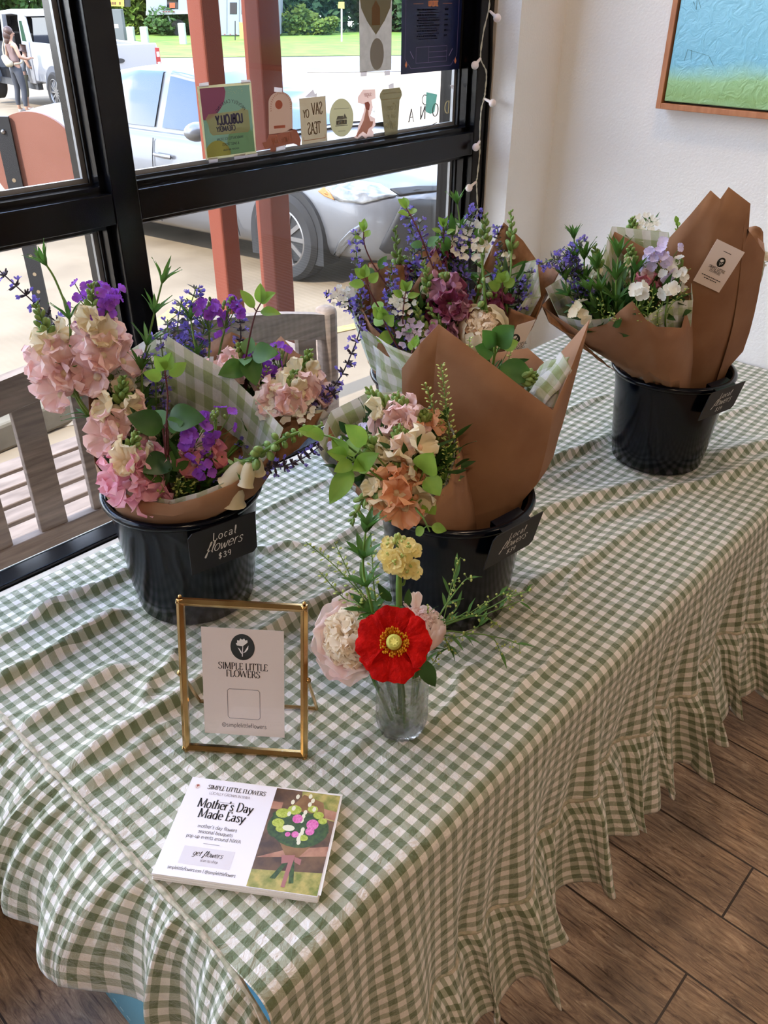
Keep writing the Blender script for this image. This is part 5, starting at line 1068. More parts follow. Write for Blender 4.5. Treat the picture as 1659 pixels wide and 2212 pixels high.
# ---- price cards clipped to the bucket rims
m_card = mat('black_chalkboard', (20, 20, 24), .55)
def price_card(q, c, label, sh):
    """q: top-left, top-right, bottom-right, bottom-left in the room; c: bucket centre"""
    tl, tr, br, bl = [V(x) for x in q]
    ux = ((tr - tl) + (br - bl)); W = ux.length / 2; ux.normalize(); uy = ((tl - bl) + (tr - br)) / 2; H = uy.length; uy = (uy - ux * uy.dot(ux)).normalized(); n = ux.cross(uy).normalized(); ctr = (tl + tr + br + bl) / 4
    if n.dot(EYE - ctr) < 0: n = -n
    t = thing('price_card', tuple(ctr - uy * H / 2), label, 'price card')
    P = lambda x, y, z=0: ctr + ux * x + uy * y + n * z
    k = .006
    MB().prism([P(-W / 2, -H / 2), P(W / 2 - k, -H / 2), P(W / 2, -H / 2 + k), P(W / 2, H / 2), P(-W / 2 + k, H / 2), P(-W / 2, H / 2 - k)], n * .0015).obj('card', m_card, t, smooth=False)
    cl = MB(); zr = TOP + BH + .007; cv = V((c[0], c[1], zr)); inn = (cv - V((ctr.x, ctr.y, zr))).normalized()
    a0 = P(-W * .28, H / 2 - .004); b0 = P(W * .28, H / 2 - .004); a1 = a0 + inn * .024; b1 = b0 + inn * .024; a1.z = b1.z = zr; a2 = a1 - V((0, 0, .02)); b2 = b1 - V((0, 0, .02))
    cl.face([cl.vert(x) for x in (a0, b0, b1, a1)]); cl.face([cl.vert(x) for x in (a1, b1, b2, a2)]); cl.obj('clip', m_bucket, t, smooth=False, solid=.0015)
    tx = MB(); s = H * .20
    o = ctr + n * .0017
    write(tx, 'Local', o + ux * (.02 * W) + uy * (H * .16), ux, uy, n, s * .95, .10, .075, serif=False, curve=True, shear=.12, track=.12)
    write(tx, 'flowers', o + uy * (-H * .10), ux, uy, n, s * 1.25, .075, .05, serif=False, curve=True, shear=.35, track=.02)
    write(tx, sh, o + uy * (-H * .34), ux, uy, n, s * .85, .10, .075, serif=False, curve=True, shear=.1, track=.1)
    tx.obj('chalk_lettering', m_chalk, t, smooth=False)
def card_on(c, ang, tilt, W=.098, H=.060, drop=.001, roll=0):
    """tangent card outside the rim at angle ang"""
    o = V((cos(ang), sin(ang), 0)); tx = V((-sin(ang), cos(ang), 0)); top = V((c[0], c[1], TOP + BH - drop)) + o * (RRK + .006); up_ = (V((0, 0, 1)) * cos(tilt) - o * sin(tilt)).normalized()
    a = tx * cos(roll) + up_ * sin(roll); b = up_ * cos(roll) - tx * sin(roll)
    return [top - a * W / 2, top + a * W / 2, top + a * W / 2 - b * H, top - a * W / 2 - b * H]
def face_angle(px, py, c): p = at_z(px, py, TOP + BH); return math.atan2(p.y - c[1], p.x - c[0])
price_card(card_on(B1, face_angle(478, 1128, B1), -.06, .100, .066), B1, 'black price card reading Local flowers on the left bucket of pink bouquets', '$39')
price_card(card_on(B2, face_angle(1112, 1133, B2), -.22, .098, .060, -.004), B2, 'black price card reading Local flowers on the middle bucket behind the vase', '$39')
price_card(card_on(B3, face_angle(1566, 838, B3), -.22, .098, .060, -.004), B3, 'black price card reading Local flowers on the bucket by the white wall', '$39')

# ---- brass picture frame with its paper sign
def brass_frame():
    m_br = mat('antique_brass', (206, 172, 116), .2, metal=1.0, c2=(182, 144, 90), nscale=30)
    zb = TOP + .004
    b0, b1 = at_z(403, 1614, zb), at_z(656, 1631, zb); ux = (b1 - b0).normalized(); back = V((-ux.y, ux.x, 0)); a = radians(16); up_ = back * sin(a) + V((0, 0, 1)) * cos(a); n = ux.cross(up_).normalized()
    if n.dot(EYE - b0) < 0: n = -n
    W, H = .1455, .192
    t = thing('picture_frame', tuple((b0 + b1) / 2), 'brass framed glass easel holding a printed paper sign in front of the left bucket', 'picture frame')
    P = lambda x, y, z=0: b0 + ux * x + up_ * y + n * z
    r = .0042; f = MB(); c4 = [P(0, 0), P(W, 0), P(W, H), P(0, H)]
    def bar(p, q):
        d = (q - p).normalized(); s = n.cross(d)
        prof = [(s * -r + n * -r), (s * r + n * -r), (s * r + n * (r * .4)), (n * r * 1.3), (s * -r + n * (r * .4))]
        A = [f.vert(p - d * r + k) for k in prof]; B = [f.vert(q + d * r + k) for k in prof]; m = len(prof)
        for i in range(m): f.face((A[i], A[(i + 1) % m], B[(i + 1) % m], B[i]))
        f.face(A[::-1]); f.face(B)
    for i in range(4): bar(c4[i], c4[(i + 1) % 4])
    f.obj('frame', m_br, t, smooth=False, bevel=.0007)
    for x in (0, W): MB().ball(P(x, H + .0065), .0025, 8, 6).obj('corner_bead', m_br, t)
    g = MB()
    for z in (-.0008, .0012): g.prism([P(r, r, z), P(W - r, r, z), P(W - r, H - r, z), P(r, H - r, z)], n * -.0008)
    g.obj('glass', window_glass('frame_glass', refl=.05), t, smooth=False)
    # easel legs and hinges
    for x in (-.004, W + .004):
        h = MB(); h.ball(P(x, H * .52, -.001), .0042, 10, 8); ft = P(x, 0) + back * .077 - V((0, 0, P(x, 0).z - TOP - .0045)); h.tube([P(x, H * .52, -.003), ft], .0022, 8); h.obj('easel_leg', m_br, t)
    q0 = P(-.004, 0) + back * .077; q1 = P(W + .004, 0) + back * .077; q0.z = q1.z = TOP + .0045; MB().tube([q0, q1], .0026, 8).obj('easel_foot_bar', m_br, t)
    # the paper
    x0, x1, y0, y1 = .0235, .1215, .022, .162
    o = P((x0 + x1) / 2, (y0 + y1) / 2, 0.0); w, h = x1 - x0, y1 - y0
    pp = MB().prism([P(x0, y0, -.0004), P(x1, y0, -.0004), P(x1, y1, -.0004), P(x0, y1, -.0004)], n * .0005).obj('paper_sign', mat('blush_card', (234, 218, 208), .6), t, smooth=False)
    d, i_, tx = MB(), MB(), MB()
    flower_emblem(d, i_, (0, h * .335), h * .12, o, ux, up_, n)
    d.obj('emblem_oval', m_ovalink, pp, smooth=False); i_.obj('emblem_flower', m_paperw, pp, smooth=False)
    write(tx, 'SIMPLE LITTLE', o + up_ * (h * .125), ux, up_, n, h * .062, .14, .035, xs=.93); write(tx, 'FLOWERS', o + up_ * (h * .055), ux, up_, n, h * .062, .14, .035, xs=.95)
    write(tx, '@simplelittleflowers', o + up_ * (-h * .425), ux, up_, n, h * .042, .085, .085, serif=False, xs=.95, track=.04)
    tx.obj('lettering', m_ink, pp, smooth=False)
    bx = MB(); s = h * .14; cy = -h * .20; k = s * .12
    ring = [(-s + k, -s + cy), (s - k, -s + cy), (s, -s + k + cy), (s, s - k + cy), (s - k, s + cy), (-s + k, s + cy), (-s, s - k + cy), (-s, -s + k + cy), (-s + k, -s + cy)]
    stroke_line(bx, ring, .0006, o, ux, up_, n); bx.obj('outline_box', m_greyink, pp, smooth=False)
brass_frame()

# ---- stack of printed postcards
def postcards():
    z0 = TOP + .0035; th = .00042; N_ = 24
    TL, TR, BR, BL = V((.330, .605, 0)), V((.432, .463, 0)), V((.3232, .3891, 0)), V((.2267, .5357, 0)); c = (TL + TR + BR + BL) / 4
    ux = ((TR - TL) + (BR - BL)).normalized(); uy = V((-ux.y, ux.x, 0)); W, H = .176, .126; n = V((0, 0, 1)); R = random.Random(4)
    def card(k, dx, dy, rot, label, group=None):
        a = ux * cos(rot) + uy * sin(rot); b = uy * cos(rot) - ux * sin(rot); o = c + ux * dx + uy * dy + n * (z0 + k * th)
        mb = MB().prism([o - a * W / 2 - b * H / 2, o + a * W / 2 - b * H / 2, o + a * W / 2 + b * H / 2, o - a * W / 2 + b * H / 2], n * th * .93)
        return mb, o + n * th * .93, a, b
    for k in range(N_ - 2):
        mb, o, a, b = card(k, R.uniform(-.0006, .0006), R.uniform(-.0006, .0006), R.uniform(-.004, .004), '')
        tag(mb.obj('postcard', m_paperw, smooth=False), 'printed postcard within the stack below the two top cards, only its edge showing', 'postcard', 'postcards in the stack on the table')
    mb, o, a, b = card(N_ - 2, .0022, .0012, .012, ''); tag(mb.obj('postcard', m_paperw, smooth=False), 'second postcard of the stack, slightly turned, peeking out under the top card', 'postcard', None)
    mb, o, a, b = card(N_ - 1, 0, 0, 0, '')
    t = thing('postcard', tuple(o), 'top printed postcard of the stack, white text panel beside a bouquet photograph', 'postcard')
    mb.obj('card', mat('postcard_white', (244, 238, 244), .4), t, smooth=False)
    sx = W * .075                                         # boundary between text and photo
    ink, gr = MB(), MB(); lc = o + a * ((-W / 2 + sx) / 2 - 0.000); pw = W / 2 + sx
    def line(s, y, size, **k): write(ink, s, lc + b * (y * H), a, b, n, size, **k)
    write(ink, 'SIMPLE LITTLE FLOWERS', lc + b * (.39 * H) + a * .006, a, b, n, .0058, .15, .04, xs=.93)
    write(gr, 'LOCALLY GROWN IN NWA', lc + b * (.335 * H), a, b, n, .0036, .09, .08, serif=False, xs=.95)
    line("Mother's Day", .19, .0118, thick=.14, thin=.035, xs=.86); line('Made Easy', .085, .0118, thick=.14, thin=.035, xs=.9)
    for s, y in (("mother's day flowers", -.015), ('seasonal bouquets', -.068), ('pop-up events around NWA', -.121)): line(s, y, .0046, thick=.085, thin=.08, serif=False, xs=1.02)
    line('get flowers', -.285, .0066, thick=.10, thin=.05, serif=False, curve=True, shear=.3); 
    write(gr, 'scan to shop', lc + b * (-.335 * H) + a * .004, a, b, n, .0034, .09, .08, serif=False)
    write(ink, 'simplelittleflowers.com | @simplelittleflowers', lc + b * (-.435 * H), a, b, n, .0040, .085, .08, serif=False, xs=.92)
    stroke_line(gr, [(-.009, .265 * H), (.009, .265 * H)], .0004, lc, a, b, n); stroke_line(gr, [(-.009, -.165 * H), (.009, -.165 * H)], .0004, lc, a, b, n)
    pan = MB(); flat(pan, [(-.028, -.375 * H), (.028, -.375 * H), (.028, -.205 * H), (-.028, -.205 * H)], lc, a, b, n, .00012); pan.obj('button_panel', mat('lilac_grey', (226, 218, 222), .5), t, smooth=False)
    ink.obj('lettering', m_ink, t, smooth=False); gr.obj('small_lettering', m_greyink, t, smooth=False)
    e1, e2 = MB(), MB(); ec = lc + b * (.405 * H) - a * .0405; flat(e1, ell(0, 0, .003, .0035), ec, a, b, n); e1.obj('emblem_oval', mat('blush_oval', (232, 214, 204), .5), t, smooth=False)
    flat(e2, ell(.0003, .0012, .0018, .0012, 12), ec, a, b, n, .0004); stroke_line(e2, [(0, .001), (-.0003, -.0025)], .0006, ec, a, b, n, .0004); e2.obj('emblem_flower', mat('rust_red', (170, 84, 66), .5), t, smooth=False)
    # printed bouquet photograph
    px0, px1, py0, py1 = sx, W / 2 - .0006, -H / 2 + .0006, H / 2 - .0006; cx = (px0 + px1) / 2; RN = random.Random(3)
    def layer(name, c, shapes, lift, c2=None, ns=200, parent=t):
        q = MB()
        for k, s in enumerate(shapes): flat(q, s, o, a, b, n, lift + k * 1e-6)
        return q.obj(name, mat('print_' + name, c, .35, c2=c2, nscale=ns), parent, smooth=False)
    ph = layer('photo_print', (74, 52, 36), [[(px0, py0), (px1, py0), (px1, py1), (px0, py1)]], .0001, (120, 88, 58), 60)
    layer('photo_grass', (120, 130, 50), [[(px0, py0), (px1, py0), (px1, py0 + .026), (px0, py0 + .020)], [(px0 + .035, py1 - .03), (px1, py1 - .035), (px1, py1), (px0 + .03, py1)]], .00014, (196, 176, 100), 90, ph)
    layer('photo_planks', (188, 138, 110), [[(px0, py0 + .034), (px1, py0 + .046), (px1, py0 + .058), (px0 + .03, py0 + .048)], [(px0 + .045, py1 - .028), (px1, py1 - .034), (px1, py1 - .022), (px0 + .045, py1 - .018)], [(px0, .034), (px0 + .012, .034), (px0 + .012, .044), (px0, .044)]], .00018, (160, 108, 84), 90, ph)
    def tri(pts): return [(cx + x, y) for x, y in pts]
    layer('photo_kraft', (150, 110, 66), [tri([(-.029, .012), (-.006, -.022), (.008, -.022), (.031, .012), (.02, .05), (-.004, .058)])], .00022, (128, 90, 50), 90, ph)
    layer('photo_leaves', (44, 66, 30), [ell(cx + .001, .012, .031, .023, 20), ell(cx - .024, .014, .011, .016, 14), ell(cx + .022, .014, .011, .016, 14)] + [ell(cx + RN.uniform(-.028, .028), RN.uniform(-.006, .034), .006, .004, 8) for _ in range(16)] + [tri([(-.004, -.026), (0, -.026), (-.010, -.05), (-.016, -.05)]), tri([(0, -.026), (.005, -.026), (.01, -.052), (.005, -.053)])], .00026, (70, 96, 40), 220, ph)
    layer('photo_green_heads', (160, 176, 50), [ell(cx + x, y, r, r * .8, 12) for x, y, r in ((-.022, .03, .008), (-.010, .036, .008), (.010, .040, .006), (-.024, .017, .007), (-.019, .010, .006), (.018, .033, .006), (.008, .002, .005), (.024, .026, .005))], .0003, (196, 206, 90), 420, ph)
    layer('photo_white_bells', (236, 232, 206), [ell(cx + x, y, .0022, .0034, 8) for x, y in [(-.014 + RN.uniform(-.004, .004), .03 + .008 * i) for i in range(4)] + [(.006 + RN.uniform(-.006, .006), .018 + .0055 * i) for i in range(8)] + [(.004 + RN.uniform(-.005, .005), -.004 + .004 * i) for i in range(5)]] + [ell(cx - .011, .012, .007, .004, 10)], .00034, None, 1, ph)
    layer('photo_pink_blooms', (214, 84, 160), [ell(cx + x, y, r, r, 14) for x, y, r in ((-.004, .025, .0058), (.014, .020, .0068), (.013, .011, .005), (-.002, .005, .004), (-.010, .004, .003))], .00038, (236, 140, 196), 500, ph)
    layer('photo_ribbon', (170, 110, 104), [tri([(-.010, -.022), (.004, -.020), (.004, -.028), (-.008, -.032)]), tri([(-.001, -.024), (.004, -.024), (.002, -.058), (-.002, -.058)]), tri([(.004, -.022), (.012, -.024), (.012, -.031), (.005, -.028)])], .00042, None, 1, ph)
postcards()
# ================================================================ flowers
def petal_mat(name, c, c2=None, tl=.35, rough=.55): return mat(name, c, rough, c2=c2 or c, nscale=45, translucent=tl, spec=.3)
PM = dict(
 pink=petal_mat('petal_pink', (244, 206, 204), (250, 224, 218)), rose=petal_mat('petal_rose', (242, 168, 192), (248, 202, 212)), cream=petal_mat('petal_cream', (240, 226, 190), (246, 236, 210)),
 peach=petal_mat('petal_peach', (244, 208, 180), (248, 222, 202)), apricot=petal_mat('petal_apricot', (240, 176, 132), (244, 196, 158)), purple=petal_mat('petal_purple', (168, 92, 212), (144, 70, 190)), lav=petal_mat('petal_lavender', (206, 192, 224), (226, 214, 236)),
 blue=petal_mat('petal_violet_blue', (128, 116, 208), (156, 140, 226)), white=petal_mat('petal_white', (242, 240, 230), (250, 248, 240)), burg=petal_mat('petal_burgundy', (128, 52, 84), (158, 82, 112)), mauve=petal_mat('petal_mauve', (176, 120, 150), (206, 156, 176)),
 yellow=petal_mat('petal_yellow', (240, 224, 150), (248, 236, 180)), red=mat('petal_red', (176, 8, 5), .7, c2=(204, 16, 8), nscale=120, translucent=.2, spec=.12, bump=.5, bscale=260), blush=petal_mat('petal_blush', (250, 226, 222), (252, 238, 232), .5), ivory=petal_mat('petal_ivory', (253, 243, 222), (252, 236, 214), .5), gold=petal_mat('stamen_gold', (236, 176, 40), (226, 150, 24)), oldrose=petal_mat('petal_old_rose', (200, 110, 130), (228, 150, 150)))
m_stem = mat('stem_green', (110, 144, 62), .6, c2=(86, 122, 50), nscale=30); m_redstem = mat('red_stem', (92, 40, 44), .5); m_bud = mat('bud_green', (134, 158, 84), .6, c2=(100, 134, 62), nscale=60)
m_leafd = mat('leaf_dark', (44, 78, 34), .45, c2=(62, 100, 42), nscale=25, translucent=.25); m_leafm = mat('leaf_mid', (84, 128, 50), .5, c2=(64, 108, 44), nscale=25, translucent=.35); m_leafl = mat('leaf_light', (146, 180, 72), .5, c2=(118, 158, 58), nscale=25, translucent=.4)
m_calyx = mat('calyx_grey_green', (116, 122, 104), .7, c2=(96, 92, 108), nscale=90); m_calyxd = mat('calyx_dark', (70, 58, 76), .7, c2=(56, 50, 60), nscale=90)
m_seed = mat('seed_green', (150, 170, 80), .6, c2=(184, 190, 110), nscale=200)
RNG = random.Random(11)
def rv(s=1.0): return V((RNG.uniform(-1, 1), RNG.uniform(-1, 1), RNG.uniform(-1, 1))) * s
def perp(d):
    a = V(d).orthogonal().normalized(); return a, V(d).normalized().cross(a)
def petal(mb, base, d, up, L, W, cup=.3, ruf=.0, mi=0, tipw=.75, nu=6, nv=4, notch=0.0):
    d = V(d).normalized(); s = d.cross(V(up)); s = s.normalized() if s.length > 1e-6 else d.orthogonal().normalized(); n = s.cross(d).normalized(); ph = RNG.uniform(0, 6.28)
    def f(u, v):
        k = v * 2 - 1; w = W * .5 * (sin(pi * min(1, (.10 + .90 * u) ** 1.0 * .62)) if tipw > .5 else sin(pi * (.06 + .94 * u) * .97)) * (1 if u < .82 else math.sqrt(max(0.02, 1 - ((u - .82) / .2) ** 2)))
        l = L * (u - notch * u ** 6 * (1 - abs(k)) - .10 * k * k * u)
        return V(base) + d * l + s * (k * w) + n * (cup * L * (u * u) + .18 * W * k * k * u + ruf * L * u * sin(ph + k * 5.5 + u * 3))
    mb.grid(f, nu, nv, mi)
def leaf(mb, base, d, up, L, W, droop=.2, fold=.25, mi=0, nu=8, wavy=.02):
    d = V(d).normalized(); s = d.cross(V(up)); s = s.normalized() if s.length > 1e-6 else d.orthogonal().normalized(); n = s.cross(d).normalized()
    def f(u, v):
        k = v * 2 - 1; w = W * .5 * (sin(pi * u ** .8)) ** .85 if 0 < u < 1 else 0.0
        return V(base) + d * (L * u) + s * (k * w) + n * (fold * abs(k) * w - droop * L * u * u + wavy * L * sin(u * 9 + k * 2) * abs(k))
    mb.grid(f, nu, 4, mi)
def along_path(pts, n=8): return catmull(pts, n)
class Path:
    def __init__(s, pts, n=10):
        s.p = catmull(pts, n); s.c = [0.0]
        for a, b in zip(s.p, s.p[1:]): s.c.append(s.c[-1] + (b - a).length)
        s.L = s.c[-1]
    def at(s, d):
        d = max(0, min(s.L, d)); j = 0
        while j < len(s.c) - 2 and s.c[j + 1] < d: j += 1
        f = (d - s.c[j]) / max(1e-9, s.c[j + 1] - s.c[j]); return s.p[j].lerp(s.p[j + 1], f), (s.p[j + 1] - s.p[j]).normalized()
    def tube(s, mb, r0, r1, seg=6, mi=0): n = len(s.p); mb.tube(s.p, [lerp(r0, r1, i / (n - 1)) for i in range(n)], seg, mi)
def flower_root(name, parent, loc, label, cat, group):
    if parent is not None: return None
    return thing(name, loc, label, cat, group)
def finish(name, stem, kids, parent, mats=(m_stem,)):
    """stem mesh is the part; blossoms, leaves, buds hang on it as sub-parts"""
    o = stem.obj(name, list(mats), parent)
    for nm, mb, mm in kids:
        if mb.f: mb.obj(nm, mm, o)
    return o
# ---- the kinds
def snapdragon(parent, pts, col='pink', col2='cream', spike=.10, n=9, size=.026, name='snapdragon', face=None, top=.35, fill=.4):
    P = Path(pts); st, bl, bd, lf_ = MB(), MB(), MB(), MB(); P.tube(st, .0028, .0012); up = V((0, 0, 1))
    s0 = P.L - spike
    for i in range(16):                                     # closed buds to the tip
        u = i / 15; p, t = P.at(s0 + spike * (1 - top * (1 - u)) if True else 0); a, b = perp(t); w = i * 2.4; o = (a * cos(w) + b * sin(w)); r = lerp(.0062, .0022, u)
        q = p + o * r * 1.3; M = (o * .7 + t).normalized().to_track_quat('Z', 'Y').to_matrix(); bd.ball(q, r, 8, 6, sc=(.8, .8, 1.5), M=M)
    F = face or (EYE - P.at(P.L)[0]).normalized()
    for i in range(n):
        u = i / max(1, n - 1); p, t = P.at(s0 + spike * (1 - top) * u); a, b = perp(t); w = i * 2.4 + RNG.uniform(-.3, .3); o = (a * cos(w) + b * sin(w)); o = (o + F * .55).normalized(); sz = size * lerp(1.08, .62, u ** 1.6) * RNG.uniform(.9, 1.1)
        side = o.cross(t).normalized(); mi = 0 if u < .72 else 1
        th = p + o * sz * .55
        M = o.to_track_quat('Z', 'Y').to_matrix(); bl.ball(p + o * sz * .32, sz * .26, 8, 6, mi, sc=(1, 1, 1.5), M=M)
        for k in (-1, 1): petal(bl, th, (t * .9 + o * .55 + side * .42 * k), o, sz * 1.05, sz * 1.15, -.15, .15, mi, nu=7, nv=8)
        for k in (-1, 0, 1): petal(bl, th, (-t * .75 + o * .75 + side * .85 * k), o, sz * .92, sz * 1.0, .2, .15, mi, nu=7, nv=8)
        bl.ball(th + o * sz * .12 - t * sz * .05, sz * .15, 8, 6, 1)
        bd.ball(p + o * .002, sz * .2, 8, 5)
    for i in range(5):
        p, t = P.at(s0 - .015 * (i + 1)); a, b = perp(t); w = i * 2.4; leaf(lf_, p, a * cos(w) + b * sin(w) + t * .7, t, .035, .009)
    return finish(name, st, [('blossoms', bl, [PM[col], PM[col2]]), ('buds', bd, m_bud), ('leaves', lf_, m_leafm)], parent)
def catmint(parent, pts, start=.35, gap=.016, size=.011, dark=False, dens=1.0, name='catmint_sprig'):
    P = Path(pts); st, bl, cx = MB(), MB(), MB(); P.tube(st, .0016, .0008, 5); s = P.L * start
    while s < P.L:
        p, t = P.at(s); a, b = perp(t); k = lerp(1.0, .55, (s / P.L - start) / (1 - start))
        for i in range(int(9 * dens)):
            w = RNG.uniform(0, 6.28); o = (a * cos(w) + b * sin(w) + t * RNG.uniform(.0, .7)).normalized(); l = size * k * RNG.uniform(.7, 1.1)
            cx.tube([p + o * .001, p + o * l * .6, p + o * l], [.0006, .0016 * k + .0004, .0009], 5)
            if RNG.random() < (.28 if dark else .45):
                q = p + o * l
                for j in range(3):
                    d = (o + rv(.8)).normalized(); petal(bl, q, d, rv(), size * .5 * k + .0018, size * .36 * k + .001, .25, .1, 0, nu=3, nv=2)
        if RNG.random() < .6:
            w = RNG.uniform(0, 6.28)
            for e in (0, pi): leaf(cx, p, a * cos(w + e) + b * sin(w + e) + t * .5, t, .014, .005, nu=4)
        s += gap * RNG.uniform(.75, 1.2)
    return finish(name, st, [('florets', bl, PM['blue']), ('calyces', cx, m_calyxd if dark else m_calyx)], parent, (m_calyxd if dark else m_stem,))
def four_petal(bl, p, o, size, mi=0, n=4, ruf=.04):
    a, b = perp(o); w0 = RNG.uniform(0, 6.28)
    for k in range(n):
        w = w0 + 2 * pi * k / n; d = (a * cos(w) + b * sin(w)) + o * .12; petal(bl, p, d, o, size, size * (1.05 if n == 4 else .9), .05, ruf, mi, nu=5, nv=4, tipw=1)
def rocket(parent, pts, n=14, r=.030, size=.011, col='purple', name='dames_rocket', elong=1.0, face=.6, buds=True):
    if buds: n, size = int(n * 1.5), size * .82
    P = Path(pts); st, bl, bd = MB(), MB(), MB(); P.tube(st, .0022, .0012); c, t = P.at(P.L); F = (EYE - c).normalized()
    for i in range(n):
        d = (rv().normalized() + F * face + V((0, 0, .3))).normalized(); p = c + V((d.x * r, d.y * r, d.z * r * elong)) * RNG.uniform(.75, 1.35) - t * r * .4
        q = P.at(P.L - r * 1.3)[0]; st.tube([q, (q + p) / 2 + rv(.003), p], .0007, 4); four_petal(bl, p, (d + F * .5 + rv(.5)).normalized(), size * RNG.uniform(.7, .95))
    if buds:
        for i in range(10): bd.ball(c + t * .008 + rv(.009), .0024, 6, 5, sc=(1, 1, 1.6))
    return finish(name, st, [('blossoms', bl, PM[col]), ('buds', bd, m_bud)], parent)
def lace(parent, pts, n=14, r=.026, name='lace_flower', col='white'):
    P = Path(pts); st, bl, bd = MB(), MB(), MB(); P.tube(st, .0018, .0012); c, t = P.at(P.L); F = ((EYE - c).normalized() + V((0, 0, .5))).normalized(); a, b = perp(F)
    for i in range(n):
        w = 2 * pi * i / n + RNG.uniform(-.2, .2); rr = r * RNG.uniform(.75, 1.0); o = a * cos(w) + b * sin(w); p = c + o * rr + F * RNG.uniform(-.003, .003); st.tube([P.at(P.L - .02)[0], p - F * .003], .0006, 4)
        for k in (-1, 1): petal(bl, p, (o + (a * -sin(w) + b * cos(w)) * .5 * k), F, r * .55, r * .42, .1, .05, nu=4, nv=3)
    for i in range(26):
        w = RNG.uniform(0, 6.28); rr = r * .8 * math.sqrt(RNG.random()); p = c + (a * cos(w) + b * sin(w)) * rr + F * .003
        if i % 2: bd.ball(p, .0017, 6, 4)
        four_petal(bl, p + F * .0015, F, .0042, n=5)
    return finish(name, st, [('blossoms', bl, PM[col]), ('buds', bd, m_seed)], parent)
def foxglove(parent, pts, col='cream', bells=4, spike=.12, size=.036, name='foxglove', down=None, buds=22):
    P = Path(pts); st, bl, bd, lf_ = MB(), MB(), MB(), MB(); P.tube(st, .0042, .0016, 8); s0 = P.L - spike
    G = down or V((0, 0, -1))
    for i in range(buds):
        u = i / (buds - 1); p, t = P.at(s0 + spike * (.25 + .75 * u)); a, b = perp(t); w = i * 2.4; o = (a * cos(w) + b * sin(w) + G * .35).normalized(); r = lerp(.0068, .0020, u)
        bd.ball(p + o * r * 1.6, r, 8, 6, sc=(.85, .85, 1.15), M=o.to_track_quat('Z', 'Y').to_matrix()); leaf(lf_, p, o * .6 - t * .2 + rv(.2), t, r * 2.6 + .002, r * 1.5, 0, nu=3)
    for i in range(bells):
        u = i / max(1, bells - 1); p, t = P.at(s0 + spike * .34 * u - .012); a, b = perp(t); w = i * 1.9 + .5; o = ((a * cos(w) + b * sin(w)) * .45 + G * 1.0).normalized(); L = size * lerp(1.12, .55, u)
        M = Matrix.Translation(p + o * .004) @ o.to_track_quat('Z', 'Y').to_matrix().to_4x4(); k = L / .036
        pr = [(.0012, 0), (.0062, .002), (.0086, .007), (.0100, .014), (.0106, .022), (.0104, .029), (.0102, .033), (.0124, .0368), (.0112, .0364), (.0092, .030), (.008, .018)]
        bl.lathe([(r_ * k, z_ * k) for r_, z_ in pr], 14, M)
        for e in range(4): leaf(bd, p, a * cos(e * 1.57 + w) + b * sin(e * 1.57 + w) + o * .7, o, .010 * k, .006 * k, 0, nu=3)
    for i in range(6):
        p, t = P.at(s0 - .018 * i - .01); a, b = perp(t); w = i * 2.2; leaf(lf_, p, a * cos(w) + b * sin(w) + t * .8, t, .030, .011, .1)
    return finish(name, st, [('bells', bl, PM[col]), ('buds', bd, m_bud), ('bracts', lf_, m_leafm)], parent)
def branch(parent, pts, pairs=4, L=.036, W=.022, start=.35, light=False, red=True, name='leafy_branch', tip=True, faceup=.5, droop=.15, w0=None):
    P = Path(pts); st, la, lb = MB(), MB(), MB(); P.tube(st, .0020, .0010, 6); w = RNG.uniform(0, 3) if w0 is None else w0; F = (EYE - P.at(P.L)[0]).normalized() * .5 + V((0, 0, faceup))
    for i in range(pairs):
        u = i / max(1, pairs - 1); p, t = P.at(P.L * lerp(start, .97, u)); a, b = perp(t); k = lerp(1.0, .62, u); w += 1.35
        for e in (0, pi):
            d = (a * cos(w + e) + b * sin(w + e)) + t * .55; st.tube([p, p + d.normalized() * .006], .0008, 4); leaf(lb if (light or u > .75) else la, p + d.normalized() * .005, d, F, L * k * RNG.uniform(.85, 1.15), W * k * RNG.uniform(.9, 1.1), droop)
    if tip:
        p, t = P.at(P.L); a, b = perp(t)
        for e in (0, pi): leaf(lb, p, t + a * .5 * cos(e + w) + b * .5 * sin(e + w), F, L * .6, W * .62, .0, .5)
    return finish(name, st, [('mature_leaves', la, m_leafm), ('young_leaves', lb, m_leafl)], parent, (m_redstem if red else m_stem,))
def lily_leaves(parent, pts, whorls=5, n=6, L=.045, W=.008, start=.35, name='narrow_leaf_stem', dark=False):
    P = Path(pts); st, lv = MB(), MB(); P.tube(st, .0022, .0012, 6)
    for i in range(whorls):
        u = i / max(1, whorls - 1); p, t = P.at(P.L * lerp(start, .995, u)); a, b = perp(t); k = lerp(1.0, .8, u); w0 = RNG.uniform(0, 6)
        for j in range(n if u < .95 else n + 3):
            w = w0 + 2 * pi * j / n; d = (a * cos(w) + b * sin(w)) * lerp(.9, .45, u) + t * lerp(.6, 1.0, u) + rv(.12); leaf(lv, p, d, t, L * k * RNG.uniform(.7, 1.1), W * k, .15, .3, nu=6)
    return finish(name, st, [('leaves', lv, m_leafd if dark else m_leafm)], parent)
